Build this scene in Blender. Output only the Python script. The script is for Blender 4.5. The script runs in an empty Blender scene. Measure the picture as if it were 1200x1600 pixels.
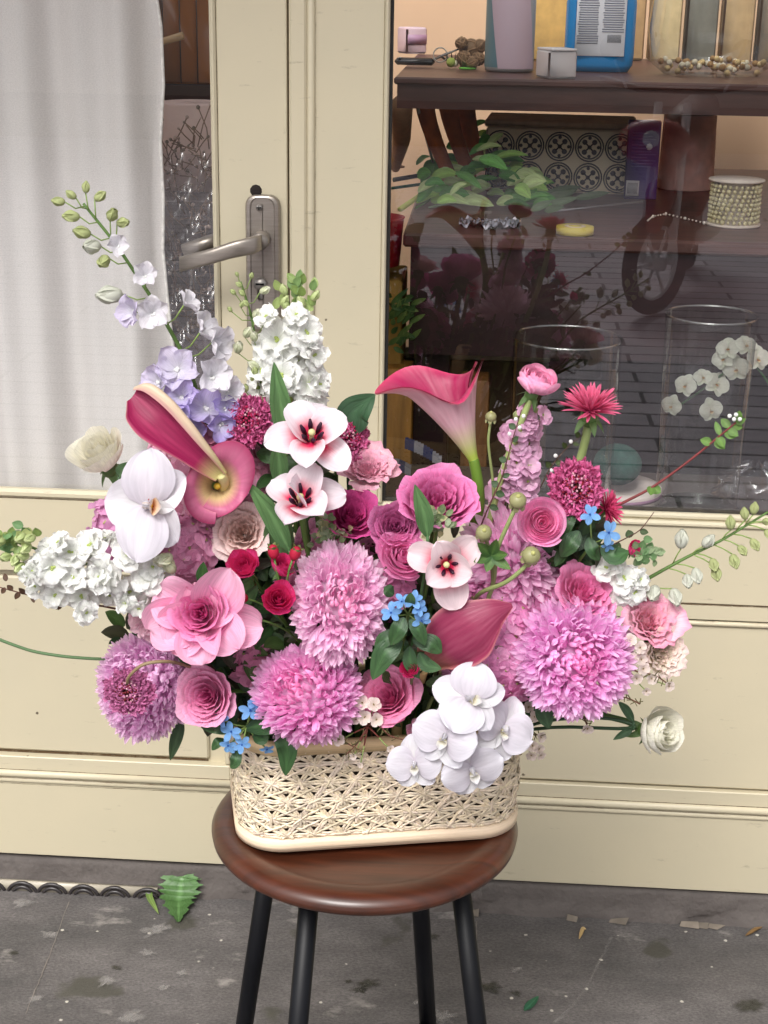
import bpy, math, random
import numpy as np
from mathutils import Matrix, Vector
random.seed(7); RNG = np.random.default_rng(7)
PI = math.pi
scn = bpy.context.scene
col = scn.collection

# ---------------------------------------------------------------- camera
CAM_H = 1.335
PITCH, YAW, ROLL, F = math.radians(19.33), math.radians(3.58), math.radians(1.0), 2400.0
def _axes():
    cp, sp = math.cos(PITCH), math.sin(PITCH)
    f = Vector((0, cp, -sp)); u = Vector((0, sp, cp)); r = Vector((1, 0, 0))
    Z = Matrix.Rotation(YAW, 3, 'Z')
    f, u, r = Z @ f, Z @ u, Z @ r
    cr, sr = math.cos(ROLL), math.sin(ROLL)
    return cr * r + sr * u, -sr * r + cr * u, f
CR, CU, CF = _axes()
camd = bpy.data.cameras.new('camera'); cam = bpy.data.objects.new('camera', camd); col.objects.link(cam)
camd.sensor_fit = 'HORIZONTAL'; camd.sensor_width = 36.0; camd.lens = 36.0 * F / 1200.0
camd.clip_start = 0.05; camd.clip_end = 300
M = Matrix.Identity(4)
for i in range(3):
    M[i][0] = CR[i]; M[i][1] = CU[i]; M[i][2] = -CF[i]
M[2][3] = CAM_H
cam.matrix_world = M
scn.camera = cam

# ---------------------------------------------------------------- world, sun, exposure
w = bpy.data.worlds.new('World'); scn.world = w; w.use_nodes = True
nt = w.node_tree; bg = nt.nodes['Background']
sky = nt.nodes.new('ShaderNodeTexSky'); sky.sky_type = 'NISHITA'; sky.sun_disc = False
SUN_EL, SUN_ROT = math.radians(50), math.radians(196)
sky.sun_elevation = SUN_EL; sky.sun_rotation = SUN_ROT
sky.dust_density = 6.0; sky.air_density = 1.0; sky.ozone_density = 1.0
hs = nt.nodes.new('ShaderNodeHueSaturation'); hs.inputs['Saturation'].default_value = 0.25
nt.links.new(sky.outputs[0], hs.inputs['Color']); nt.links.new(hs.outputs[0], bg.inputs['Color'])
bg.inputs['Strength'].default_value = 0.15
sd = bpy.data.lights.new('sun', 'SUN'); sun = bpy.data.objects.new('sun', sd); col.objects.link(sun)
sd.energy = 1.5; sd.angle = math.radians(24); sd.color = (1.0, 0.985, 0.96)
sdir = Vector((math.sin(SUN_ROT) * math.cos(SUN_EL), math.cos(SUN_ROT) * math.cos(SUN_EL), math.sin(SUN_EL)))
sun.rotation_euler = sdir.to_track_quat('Z', 'Y').to_euler()
scn.view_settings.view_transform = 'Standard'; scn.view_settings.look = 'None'
scn.view_settings.exposure = 0.45; scn.view_settings.gamma = 1.0
scn.cycles.max_bounces = 8; scn.cycles.transparent_max_bounces = 16
scn.cycles.caustics_reflective = False; scn.cycles.caustics_refractive = False

# ---------------------------------------------------------------- picture point -> place
CAMP = Vector((0, 0, CAM_H))
def ray(px, py): return (CF + CR * ((px - 600) / F) + CU * (-(py - 800) / F))
def P(px, py, Y):
    d = ray(px, py); return CAMP + d * (Y / d.y)
def PZ(px, py, z):
    d = ray(px, py); return CAMP + d * ((z - CAM_H) / d.z)
def m_per_px(p): return (p - CAMP).dot(CF) / F
def D(r, u, t): return (CR * r + CU * u - CF * t).normalized()

def C(r, g, b, k=1.0):
    def s(x):
        x /= 255.0
        return (x / 12.92 if x <= 0.04045 else ((x + 0.055) / 1.055) ** 2.4) * k
    return np.array([s(r), s(g), s(b)])
def mixc(a, b, t):
    t = np.clip(np.asarray(t, float), 0, 1)
    return a + (b - a) * t[..., None]

# ---------------------------------------------------------------- mesh builder
class MB:
    def __init__(s): s.v = []; s.f = []; s.c = []; s.uv = []; s.n = 0
    def raw(s, v, f, c, uv=None):
        v = np.asarray(v, float).reshape(-1, 3); n = len(v)
        c = np.asarray(c, float)
        c = np.broadcast_to(c, (n, 3)) if c.ndim == 1 else c.reshape(-1, 3)
        s.v.append(v); s.c.append(c); s.uv.append(np.zeros((n, 2)) if uv is None else np.asarray(uv, float).reshape(-1, 2))
        o = s.n
        for q in f: s.f.append(tuple(int(i) + o for i in q))
        s.n += n
    def grid(s, pts, c, uv=None, wrap=False):
        a, b = pts.shape[:2]
        idx = np.arange(a * b).reshape(a, b)
        if wrap: i0 = idx; i1 = np.roll(idx, -1, 0)
        else: i0 = idx[:-1]; i1 = idx[1:]
        q = np.stack([i0[:, :-1], i1[:, :-1], i1[:, 1:], i0[:, 1:]], -1).reshape(-1, 4)
        s.raw(pts, q.tolist(), c, uv)
    def box(s, x0, x1, y0, y1, z0, z1, c=(.5, .5, .5), b=0.0):
        if b > 0:
            b = min(b, .49 * min(x1 - x0, y1 - y0, z1 - z0))
            xs = [(x0, x0 + b, x1 - b, x1), (y0, y0 + b, y1 - b, y1), (z0, z0 + b, z1 - b, z1)]
            vid = {}; vs = []
            for ax in range(3):
                for sg in (0, 3):
                    for i in (1, 2):
                        for j in (1, 2):
                            k = [0, 0, 0]; k[ax] = sg; k[(ax + 1) % 3] = i; k[(ax + 2) % 3] = j
                            vid[tuple(k)] = len(vs); vs.append([xs[0][k[0]], xs[1][k[1]], xs[2][k[2]]])
            fs = []
            def nk(ax, sg, i, j):
                k = [0, 0, 0]; k[ax] = sg; k[(ax + 1) % 3] = i; k[(ax + 2) % 3] = j; return vid[tuple(k)]
            for ax in range(3):
                for sg in (0, 3):
                    q = [nk(ax, sg, 1, 1), nk(ax, sg, 2, 1), nk(ax, sg, 2, 2), nk(ax, sg, 1, 2)]
                    fs.append(q if sg == 3 else q[::-1])
            for ax in range(3):
                a1, a2 = (ax + 1) % 3, (ax + 2) % 3
                for s1 in (0, 3):
                    for s2 in (0, 3):
                        n1 = 1 if s1 == 0 else 2; n2 = 1 if s2 == 0 else 2
                        def kk(along, on1):
                            k = [0, 0, 0]; k[ax] = along
                            if on1: k[a1] = s1; k[a2] = n2
                            else: k[a1] = n1; k[a2] = s2
                            return vid[tuple(k)]
                        fs.append([kk(1, True), kk(2, True), kk(2, False), kk(1, False)])
            for sx in (0, 3):
                for sy in (0, 3):
                    for sz in (0, 3):
                        n = [1 if t == 0 else 2 for t in (sx, sy, sz)]
                        fs.append([vid[(sx, n[1], n[2])], vid[(n[0], sy, n[2])], vid[(n[0], n[1], sz)]])
            s.raw(vs, fs, c); return
        vs = [(x, y, z) for x in (x0, x1) for y in (y0, y1) for z in (z0, z1)]
        s.raw(vs, [(0, 1, 3, 2), (4, 6, 7, 5), (0, 4, 5, 1), (2, 3, 7, 6), (0, 2, 6, 4), (1, 5, 7, 3)], c)
    def lathe(s, prof, c, n=32, at=(0, 0, 0), axis=None, sx=1, sy=1):
        prof = np.array(prof, float); a = np.linspace(0, 2 * PI, n, endpoint=False)
        pts = np.zeros((n, len(prof), 3))
        pts[..., 0] = np.cos(a)[:, None] * prof[None, :, 0] * sx
        pts[..., 1] = np.sin(a)[:, None] * prof[None, :, 0] * sy
        pts[..., 2] = prof[None, :, 1]
        if axis is not None:
            m = np.array(frame(axis)); pts = pts @ m.T
        pts = pts + np.array(at)
        cc = np.asarray(c, float)
        if cc.ndim == 2: cc = np.broadcast_to(cc[None], (n, len(prof), 3))
        s.grid(pts, cc, wrap=True)
    def tube(s, path, r, c, n=8, cap=True):
        path = np.array([list(p) for p in path], float); m = len(path)
        r = np.broadcast_to(np.asarray(r, float), (m,)).copy()
        t = np.gradient(path, axis=0); t /= np.linalg.norm(t, axis=1)[:, None] + 1e-12
        up = np.array([0, 0, 1.0]) if abs(t[0][2]) < .9 else np.array([1.0, 0, 0])
        A = np.zeros_like(t); A[0] = np.cross(t[0], up); A[0] /= np.linalg.norm(A[0])
        for i in range(1, m):
            a = A[i - 1] - t[i] * np.dot(A[i - 1], t[i]); A[i] = a / (np.linalg.norm(a) + 1e-12)
        B = np.cross(t, A); an = np.linspace(0, 2 * PI, n, endpoint=False)
        if cap:
            path = np.vstack([path[:1], path, path[-1:]]); A = np.vstack([A[:1], A, A[-1:]]); B = np.vstack([B[:1], B, B[-1:]])
            r = np.concatenate([[1e-6], r, [1e-6]])
        pts = path[None] + r[None, :, None] * (np.cos(an)[:, None, None] * A[None] + np.sin(an)[:, None, None] * B[None])
        cc = np.asarray(c, float)
        if cc.ndim == 2:
            if cap: cc = np.vstack([cc[:1], cc, cc[-1:]])
            cc = np.broadcast_to(cc[None], (n, len(path), 3))
        s.grid(pts, cc, wrap=True)
    def ball(s, ctr, r, c, n=12, m=8, axis=None, sx=1, sy=1, sz=1):
        a = np.linspace(-PI / 2, PI / 2, m)
        s.lathe([(max(1e-6, math.cos(t)) * r, math.sin(t) * r * sz) for t in a], c, n, ctr, axis, sx, sy)
    def mesh(s, name, mat, smooth=True):
        me = bpy.data.meshes.new(name)
        v = np.concatenate(s.v); me.from_pydata(v.tolist(), [], s.f)
        c = np.concatenate(s.c); ca = me.color_attributes.new('Col', 'FLOAT_COLOR', 'POINT')
        c4 = np.ones((len(v), 4)); c4[:, :3] = c; ca.data.foreach_set('color', c4.ravel())
        uv = np.concatenate(s.uv); ul = me.uv_layers.new(name='UVMap')
        li = np.zeros(len(me.loops), int); me.loops.foreach_get('vertex_index', li)
        ul.data.foreach_set('uv', uv[li].ravel())
        if smooth: me.polygons.foreach_set('use_smooth', [True] * len(me.polygons))
        me.materials.append(mat); me.validate(); return me
    def build(s, name, mat, parent=None, smooth=True):
        o = bpy.data.objects.new(name, s.mesh(name, mat, smooth)); col.objects.link(o)
        if parent: o.parent = parent
        return o

def tag(o, label, cat, group=None):
    o['label'] = label; o['category'] = cat
    if group: o['group'] = group
    return o
def thing(name, label, cat, loc=(0, 0, 0), group=None):
    o = bpy.data.objects.new(name, None); col.objects.link(o); o.location = loc
    o.empty_display_size = .02
    return tag(o, label, cat, group)
def structure(o): o['kind'] = 'structure'; return o
def frame(n, spin=0.0):
    n = Vector(n).normalized(); x = CR - n * CR.dot(n)
    if x.length < .3: x = CU - n * CU.dot(n)
    x.normalize(); y = n.cross(x)
    if spin:
        c, s_ = math.cos(spin), math.sin(spin); x, y = x * c + y * s_, -x * s_ + y * c
    return Matrix(((x[0], y[0], n[0]), (x[1], y[1], n[1]), (x[2], y[2], n[2])))
def child(name, me, root, pos, n=None, scale=(1, 1, 1), spin=0.0):
    o = bpy.data.objects.new(name, me); col.objects.link(o); o.parent = root
    m = frame(n, spin).to_4x4() if n is not None else Matrix.Identity(4)
    if not hasattr(scale, '__len__'): scale = (scale,) * 3
    o.matrix_local = Matrix.Translation(Vector(pos) - root.location) @ m @ Matrix.Diagonal((*scale, 1))
    return o

# ---------------------------------------------------------------- materials
def newmat(name):
    m = bpy.data.materials.new(name); m.use_nodes = True
    return m, m.node_tree, m.node_tree.nodes['Principled BSDF'], m.node_tree.nodes['Material Output']
def N(nt, t, **kw):
    n = nt.nodes.new(t)
    for k, v in kw.items():
        if k in n.inputs: n.inputs[k].default_value = v
        else: setattr(n, k, v)
    return n
def petal_mat(name, transl=.3, rough=.5, vein=.12, vscale=26, bump=.15, spec=.3):
    m, nt, b, out = newmat(name); L = nt.links.new
    at = N(nt, 'ShaderNodeAttribute', attribute_name='Col')
    uv = N(nt, 'ShaderNodeUVMap'); mp = N(nt, 'ShaderNodeMapping'); mp.inputs['Scale'].default_value = (vscale, 2.2, 1)
    L(uv.outputs[0], mp.inputs[0])
    nz = N(nt, 'ShaderNodeTexNoise', Scale=1.0, Detail=3.0); L(mp.outputs[0], nz.inputs[0])
    mr = N(nt, 'ShaderNodeMapRange'); L(nz.outputs[0], mr.inputs[0])
    mr.inputs[1].default_value = .25; mr.inputs[2].default_value = .75; mr.inputs[3].default_value = 1 - vein; mr.inputs[4].default_value = 1 + vein * .6
    vm = N(nt, 'ShaderNodeVectorMath', operation='SCALE'); L(at.outputs[0], vm.inputs[0]); L(mr.outputs[0], vm.inputs['Scale'])
    L(vm.outputs[0], b.inputs['Base Color'])
    b.inputs['Roughness'].default_value = rough; b.inputs['Specular IOR Level'].default_value = spec
    bp = N(nt, 'ShaderNodeBump', Strength=bump, Distance=.002); L(nz.outputs[0], bp.inputs['Height']); L(bp.outputs[0], b.inputs['Normal'])
    tr = N(nt, 'ShaderNodeBsdfTranslucent'); L(vm.outputs[0], tr.inputs[0])
    mx = N(nt, 'ShaderNodeMixShader'); mx.inputs[0].default_value = transl
    L(b.outputs[0], mx.inputs[1]); L(tr.outputs[0], mx.inputs[2]); L(mx.outputs[0], out.inputs[0])
    return m
M_PETAL = petal_mat('petal', .36, .5, .20, 30, .45, .3)
M_POM = petal_mat('pompon_petal', .50, .55, .10, 20, .15, .2)
M_WAX = petal_mat('waxy_petal', .3, .42, .10, 16, .25, .4)
M_LEAF = petal_mat('leaf', .18, .42, .28, 12, .5, .5)
M_STEM = petal_mat('stem', .05, .5, .15, 4, .1, .4)

def mat(name, c=None, rough=.5, metal=0, var=0.0, vs=8, bump=0.0, bs=60, spec=.5, stretch=(1, 1, 1), c2=None, emis=None):
    m, nt, b, out = newmat(name); L = nt.links.new
    b.inputs['Roughness'].default_value = rough; b.inputs['Metallic'].default_value = metal; b.inputs['Specular IOR Level'].default_value = spec
    tc = N(nt, 'ShaderNodeTexCoord'); mp = N(nt, 'ShaderNodeMapping'); mp.inputs['Scale'].default_value = stretch; L(tc.outputs['Object'], mp.inputs[0])
    if c is None:
        at = N(nt, 'ShaderNodeAttribute', attribute_name='Col'); src = at.outputs[0]
    else:
        rg = N(nt, 'ShaderNodeRGB'); rg.outputs[0].default_value = (*c, 1); src = rg.outputs[0]
    nz = N(nt, 'ShaderNodeTexNoise', Scale=float(vs), Detail=6.0); L(mp.outputs[0], nz.inputs[0])
    if c2 is not None:
        cr = N(nt, 'ShaderNodeMapRange'); L(nz.outputs[0], cr.inputs[0]); cr.inputs[1].default_value = .4; cr.inputs[2].default_value = .62
        mx = N(nt, 'ShaderNodeMix', data_type='RGBA'); L(cr.outputs[0], mx.inputs['Factor']); L(src, mx.inputs['A']); mx.inputs['B'].default_value = (*c2, 1); src = mx.outputs['Result']
    if var:
        mr = N(nt, 'ShaderNodeMapRange'); L(nz.outputs[0], mr.inputs[0]); mr.inputs[1].default_value = .3; mr.inputs[2].default_value = .7
        mr.inputs[3].default_value = 1 - var; mr.inputs[4].default_value = 1 + var
        vm = N(nt, 'ShaderNodeVectorMath', operation='SCALE'); L(src, vm.inputs[0]); L(mr.outputs[0], vm.inputs['Scale']); src = vm.outputs[0]
    L(src, b.inputs['Base Color'])
    if bump:
        n2 = N(nt, 'ShaderNodeTexNoise', Scale=float(bs), Detail=5.0); L(mp.outputs[0], n2.inputs[0])
        bp = N(nt, 'ShaderNodeBump', Strength=bump, Distance=.003); L(n2.outputs[0], bp.inputs['Height']); L(bp.outputs[0], b.inputs['Normal'])
    return m
def glass_mat(name, refl=.5, base=.04, tint=(.95, .96, .95), rough=0.0, power=4.0):
    m, nt, b, out = newmat(name); L = nt.links.new; nt.nodes.remove(b)
    lw = N(nt, 'ShaderNodeLayerWeight', Blend=.5); pw = N(nt, 'ShaderNodeMath', operation='POWER'); L(lw.outputs['Facing'], pw.inputs[0]); pw.inputs[1].default_value = power
    ma = N(nt, 'ShaderNodeMath', operation='MULTIPLY_ADD'); L(pw.outputs[0], ma.inputs[0]); ma.inputs[1].default_value = refl; ma.inputs[2].default_value = base; ma.use_clamp = True
    t = N(nt, 'ShaderNodeBsdfTransparent'); t.inputs[0].default_value = (*tint, 1)
    g = N(nt, 'ShaderNodeBsdfGlossy'); g.inputs['Roughness'].default_value = rough
    mx = N(nt, 'ShaderNodeMixShader'); L(ma.outputs[0], mx.inputs[0]); L(t.outputs[0], mx.inputs[1]); L(g.outputs[0], mx.inputs[2]); L(mx.outputs[0], out.inputs[0])
    return m

def speck_paint(name, c):
    """cream gloss paint on timber: mottling, small chips and scuffs"""
    m, nt, b, out = newmat(name); L = nt.links.new
    tc = N(nt, 'ShaderNodeTexCoord')
    big = N(nt, 'ShaderNodeTexNoise', Scale=3.5, Detail=5.0); L(tc.outputs['Object'], big.inputs[0])
    fine = N(nt, 'ShaderNodeTexNoise', Scale=70.0, Detail=4.0); L(tc.outputs['Object'], fine.inputs[0])
    mr = N(nt, 'ShaderNodeMapRange'); L(big.outputs[0], mr.inputs[0]); mr.inputs[1].default_value = .3; mr.inputs[2].default_value = .7; mr.inputs[3].default_value = .93; mr.inputs[4].default_value = 1.05
    base = N(nt, 'ShaderNodeMix', data_type='RGBA'); L(big.outputs[0], base.inputs['Factor']); base.inputs['A'].default_value = (*c, 1); base.inputs['B'].default_value = (c[0] * 1.0, c[1] * .95, c[2] * .88, 1)
    vm = N(nt, 'ShaderNodeVectorMath', operation='SCALE'); L(base.outputs['Result'], vm.inputs[0]); L(mr.outputs[0], vm.inputs['Scale'])
    # chips
    vo = N(nt, 'ShaderNodeTexVoronoi', Scale=16.0); L(tc.outputs['Object'], vo.inputs[0])
    wn = N(nt, 'ShaderNodeTexNoise', Scale=140.0, Detail=2.0); L(tc.outputs['Object'], wn.inputs[0])
    a = N(nt, 'ShaderNodeMath', operation='MULTIPLY_ADD'); L(wn.outputs[0], a.inputs[0]); a.inputs[1].default_value = .09; L(vo.outputs['Distance'], a.inputs[2])
    th = N(nt, 'ShaderNodeMapRange'); L(a.outputs[0], th.inputs[0]); th.inputs[1].default_value = .078; th.inputs[2].default_value = .09; th.inputs[3].default_value = 1; th.inputs[4].default_value = 0
    sepc = N(nt, 'ShaderNodeSeparateColor'); L(vo.outputs['Color'], sepc.inputs[0])
    g = N(nt, 'ShaderNodeMath', operation='GREATER_THAN'); L(sepc.outputs[0], g.inputs[0]); g.inputs[1].default_value = .35
    mm = N(nt, 'ShaderNodeMath', operation='MULTIPLY'); L(th.outputs[0], mm.inputs[0]); L(g.outputs[0], mm.inputs[1])
    # fine scratches
    mp = N(nt, 'ShaderNodeMapping'); mp.inputs['Scale'].default_value = (14, 14, 60); mp.inputs['Rotation'].default_value = (0, .35, 0); L(tc.outputs['Object'], mp.inputs[0])
    sc = N(nt, 'ShaderNodeTexNoise', Scale=1.6, Detail=8.0, Roughness=.7); L(mp.outputs[0], sc.inputs[0])
    s2 = N(nt, 'ShaderNodeMapRange'); L(sc.outputs[0], s2.inputs[0]); s2.inputs[1].default_value = .63; s2.inputs[2].default_value = .72; s2.inputs[3].default_value = 0; s2.inputs[4].default_value = .35
    mx2 = N(nt, 'ShaderNodeMath', operation='MAXIMUM'); L(mm.outputs[0], mx2.inputs[0]); L(s2.outputs[0], mx2.inputs[1])
    mx = N(nt, 'ShaderNodeMix', data_type='RGBA'); L(mx2.outputs[0], mx.inputs['Factor']); L(vm.outputs[0], mx.inputs['A']); mx.inputs['B'].default_value = (.10, .075, .05, 1)
    L(mx.outputs['Result'], b.inputs['Base Color'])
    b.inputs['Roughness'].default_value = .42
    bp = N(nt, 'ShaderNodeBump', Strength=.12, Distance=.002); L(fine.outputs[0], bp.inputs['Height']); L(bp.outputs[0], b.inputs['Normal'])
    return m
CREAM = C(210, 202, 177, .83)
M_CREAM = speck_paint('cream_paint', CREAM)
M_GLASS = glass_mat('window_glass', .85, .095, (.97, .975, .97), 0.0, 5.0)
M_VASE = glass_mat('vase_glass', .75, .03, (.94, .955, .95), 0.0, 2.2)
M_CELLO = glass_mat('cellophane', .6, .07, (.93, .93, .95), .08)

def ground_mat():
    m, nt, b, out = newmat('worn_stone'); L = nt.links.new
    tc = N(nt, 'ShaderNodeTexCoord')
    mp = N(nt, 'ShaderNodeMapping'); mp.inputs['Scale'].default_value = (1, 1.6, 1); mp.inputs['Rotation'].default_value = (0, 0, -.25); L(tc.outputs['Object'], mp.inputs[0])
    n1 = N(nt, 'ShaderNodeTexNoise', Scale=4.0, Detail=8.0, Roughness=.65); L(mp.outputs[0], n1.inputs[0])
    r1 = N(nt, 'ShaderNodeValToRGB'); L(n1.outputs[0], r1.inputs[0])
    e = r1.color_ramp.elements
    e[0].position = .3; e[0].color = (*C(76, 74, 73), 1); e[1].position = .72; e[1].color = (*C(116, 111, 110), 1)
    x = e.new(.5); x.color = (*C(94, 90, 89), 1)
    # rusty / mossy tints
    n2 = N(nt, 'ShaderNodeTexNoise', Scale=2.3, Detail=4.0); L(tc.outputs['Object'], n2.inputs[0])
    t2 = N(nt, 'ShaderNodeMapRange'); L(n2.outputs[0], t2.inputs[0]); t2.inputs[1].default_value = .5; t2.inputs[2].default_value = .75; t2.inputs[4].default_value = .45
    m2 = N(nt, 'ShaderNodeMix', data_type='RGBA'); L(t2.outputs[0], m2.inputs['Factor']); L(r1.outputs[0], m2.inputs['A']); m2.inputs['B'].default_value = (*C(94, 87, 83), 1)
    # fine grain
    n3 = N(nt, 'ShaderNodeTexNoise', Scale=190.0, Detail=6.0, Roughness=.8); L(mp.outputs[0], n3.inputs[0])
    r3 = N(nt, 'ShaderNodeMapRange'); L(n3.outputs[0], r3.inputs[0]); r3.inputs[1].default_value = .3; r3.inputs[2].default_value = .7; r3.inputs[3].default_value = .42; r3.inputs[4].default_value = 1.50
    vm = N(nt, 'ShaderNodeVectorMath', operation='SCALE'); L(m2.outputs['Result'], vm.inputs[0]); L(r3.outputs[0], vm.inputs['Scale'])
    # slate streaks
    ms = N(nt, 'ShaderNodeMapping'); ms.inputs['Scale'].default_value = (8, 17, 1); ms.inputs['Rotation'].default_value = (0, 0, -.35); L(tc.outputs['Object'], ms.inputs[0])
    ns = N(nt, 'ShaderNodeTexNoise', Scale=1.6, Detail=7.0, Roughness=.7); L(ms.outputs[0], ns.inputs[0])
    rs_ = N(nt, 'ShaderNodeMapRange'); L(ns.outputs[0], rs_.inputs[0]); rs_.inputs[1].default_value = .3; rs_.inputs[2].default_value = .7; rs_.inputs[3].default_value = .76; rs_.inputs[4].default_value = 1.12
    v2 = N(nt, 'ShaderNodeVectorMath', operation='SCALE'); L(vm.outputs[0], v2.inputs[0]); L(rs_.outputs[0], v2.inputs['Scale']); vm = v2
    # pale plaster splashes
    n4 = N(nt, 'ShaderNodeTexNoise', Scale=8.5, Detail=9.0, Roughness=.62); L(mp.outputs[0], n4.inputs[0])
    r4 = N(nt, 'ShaderNodeMapRange'); L(n4.outputs[0], r4.inputs[0]); r4.inputs[1].default_value = .60; r4.inputs[2].default_value = .68; r4.inputs[4].default_value = .55
    m4 = N(nt, 'ShaderNodeMix', data_type='RGBA'); L(r4.outputs[0], m4.inputs['Factor']); L(vm.outputs[0], m4.inputs['A']); m4.inputs['B'].default_value = (*C(168, 162, 156), 1)
    # dark wet patches
    mo = N(nt, 'ShaderNodeMapping'); mo.inputs['Location'].default_value = (3.3, 1.7, 0); L(tc.outputs['Object'], mo.inputs[0])
    n5 = N(nt, 'ShaderNodeTexNoise', Scale=7.0, Detail=5.0); L(mo.outputs[0], n5.inputs[0])
    r5 = N(nt, 'ShaderNodeMapRange'); L(n5.outputs[0], r5.inputs[0]); r5.inputs[1].default_value = .64; r5.inputs[2].default_value = .68; r5.inputs[4].default_value = .75
    m5 = N(nt, 'ShaderNodeMix', data_type='RGBA'); L(r5.outputs[0], m5.inputs['Factor']); L(m4.outputs['Result'], m5.inputs['A']); m5.inputs['B'].default_value = (*C(64, 63, 55), 1)
    # small white crumbs of paint
    vo = N(nt, 'ShaderNodeTexVoronoi', Scale=38.0); L(tc.outputs['Object'], vo.inputs[0])
    w = N(nt, 'ShaderNodeMath', operation='MULTIPLY_ADD'); L(n3.outputs[0], w.inputs[0]); w.inputs[1].default_value = .25; L(vo.outputs['Distance'], w.inputs[2])
    r6 = N(nt, 'ShaderNodeMapRange'); L(w.outputs[0], r6.inputs[0]); r6.inputs[1].default_value = .20; r6.inputs[2].default_value = .24; r6.inputs[3].default_value = .8; r6.inputs[4].default_value = 0
    sepc = N(nt, 'ShaderNodeSeparateColor'); L(vo.outputs['Color'], sepc.inputs[0])
    g = N(nt, 'ShaderNodeMath', operation='GREATER_THAN'); L(sepc.outputs[0], g.inputs[0]); g.inputs[1].default_value = .74
    mm = N(nt, 'ShaderNodeMath', operation='MULTIPLY'); L(r6.outputs[0], mm.inputs[0]); L(g.outputs[0], mm.inputs[1])
    m6 = N(nt, 'ShaderNodeMix', data_type='RGBA'); L(mm.outputs[0], m6.inputs['Factor']); L(m5.outputs['Result'], m6.inputs['A']); m6.inputs['B'].default_value = (*C(205, 200, 188), 1)
    L(m6.outputs['Result'], b.inputs['Base Color'])
    rr = N(nt, 'ShaderNodeMapRange'); L(r5.outputs[0], rr.inputs[0]); rr.inputs[3].default_value = .8; rr.inputs[4].default_value = .35; L(rr.outputs[0], b.inputs['Roughness'])
    ad = N(nt, 'ShaderNodeMath', operation='MULTIPLY_ADD'); L(n3.outputs[0], ad.inputs[0]); ad.inputs[1].default_value = .35; L(n1.outputs[0], ad.inputs[2])
    bp = N(nt, 'ShaderNodeBump', Strength=.6, Distance=.006); L(ad.outputs[0], bp.inputs['Height']); L(bp.outputs[0], b.inputs['Normal'])
    return m
M_GROUND = ground_mat()
def street_mat():
    m, nt, b, out = newmat('street_planks'); L = nt.links.new
    tc = N(nt, 'ShaderNodeTexCoord')
    br = N(nt, 'ShaderNodeTexBrick', Scale=1.0); L(tc.outputs['Object'], br.inputs[0])
    br.inputs['Color1'].default_value = (.52, .48, .52, 1); br.inputs['Color2'].default_value = (.42, .39, .43, 1); br.inputs['Mortar'].default_value = (.08, .08, .09, 1)
    br.inputs['Mortar Size'].default_value = .008; br.inputs['Brick Width'].default_value = 1.1; br.inputs['Row Height'].default_value = .14
    L(br.outputs[0], b.inputs['Base Color']); b.inputs['Roughness'].default_value = .7
    return m

def stain_mat(name, c, rough=.8, sc=45.0, dens=.5):
    """a patch whose ragged edge thins out into the stone"""
    m, nt, b, out = newmat(name); L = nt.links.new
    b.inputs['Base Color'].default_value = (*c, 1); b.inputs['Roughness'].default_value = rough
    tc = N(nt, 'ShaderNodeTexCoord'); nz = N(nt, 'ShaderNodeTexNoise', Scale=sc, Detail=8.0, Roughness=.75); L(tc.outputs['Object'], nz.inputs[0])
    at = N(nt, 'ShaderNodeAttribute', attribute_name='Col'); sp = N(nt, 'ShaderNodeSeparateColor'); L(at.outputs[0], sp.inputs[0])
    ad = N(nt, 'ShaderNodeMath', operation='ADD'); L(nz.outputs[0], ad.inputs[0]); L(sp.outputs[0], ad.inputs[1])
    mr = N(nt, 'ShaderNodeMapRange'); L(ad.outputs[0], mr.inputs[0]); mr.inputs[1].default_value = .80; mr.inputs[2].default_value = 1.15; mr.inputs[4].default_value = dens
    tp = N(nt, 'ShaderNodeBsdfTransparent'); mx = N(nt, 'ShaderNodeMixShader'); L(mr.outputs[0], mx.inputs[0]); L(tp.outputs[0], mx.inputs[1]); L(b.outputs[0], mx.inputs[2]); L(mx.outputs[0], out.inputs[0]); return m

# ---------------------------------------------------------------- petals and flower heads
def petal(L, W, pa=1.0, pb=.6, cup=.0, bend0=0., bend1=0., ruf=0., rf=3., crease=0., nu=7, nv=9, basew=.0, seed=0, twist=0., notch=0.):
    """returns points (nu,nv,3): base at origin, along +y, upper face +z"""
    u = np.linspace(-1, 1, nu); s = np.linspace(0, 1, nv); v = 1 - (1 - s) ** 1.35
    v = np.clip(v, 0, 1)
    wv = np.sin(PI * np.clip(v, 1e-4, 1 - 1e-4) ** pa) ** pb; wv = np.maximum(wv, basew * (1 - v) ** .5 * (v < .9))
    th = bend0 + bend1 * v; dv = np.diff(v, prepend=0)
    y = np.cumsum(np.cos(th) * dv) * L; z = np.cumsum(np.sin(th) * dv) * L
    ny, nz = -np.sin(th), np.cos(th)
    Uu, Vv = np.meshgrid(u, v, indexing='ij')
    x = Uu * wv[None] * W / 2
    ph = seed * 1.7
    off = cup * W * (np.abs(Uu) ** 2) * wv[None] + crease * W * np.abs(Uu) * wv[None]
    off = off + ruf * W * (np.abs(Uu) ** 1.5 + .7 * Vv ** 4) * np.sin(rf * 2 * PI * Vv + ph + 2.5 * Uu) * np.minimum(1, Vv * 2)
    off = off + ruf * .5 * W * Vv * np.sin(rf * 4 * Uu + ph * 2.3)
    off = off + twist * W * Uu * Vv
    yy = y[None] + off * ny[None] - notch * L * (1 - np.abs(Uu)) ** 2 * (Vv ** 6)
    zz = z[None] + off * nz[None]
    return np.stack([x, yy, zz], -1), Uu, Vv
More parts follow.
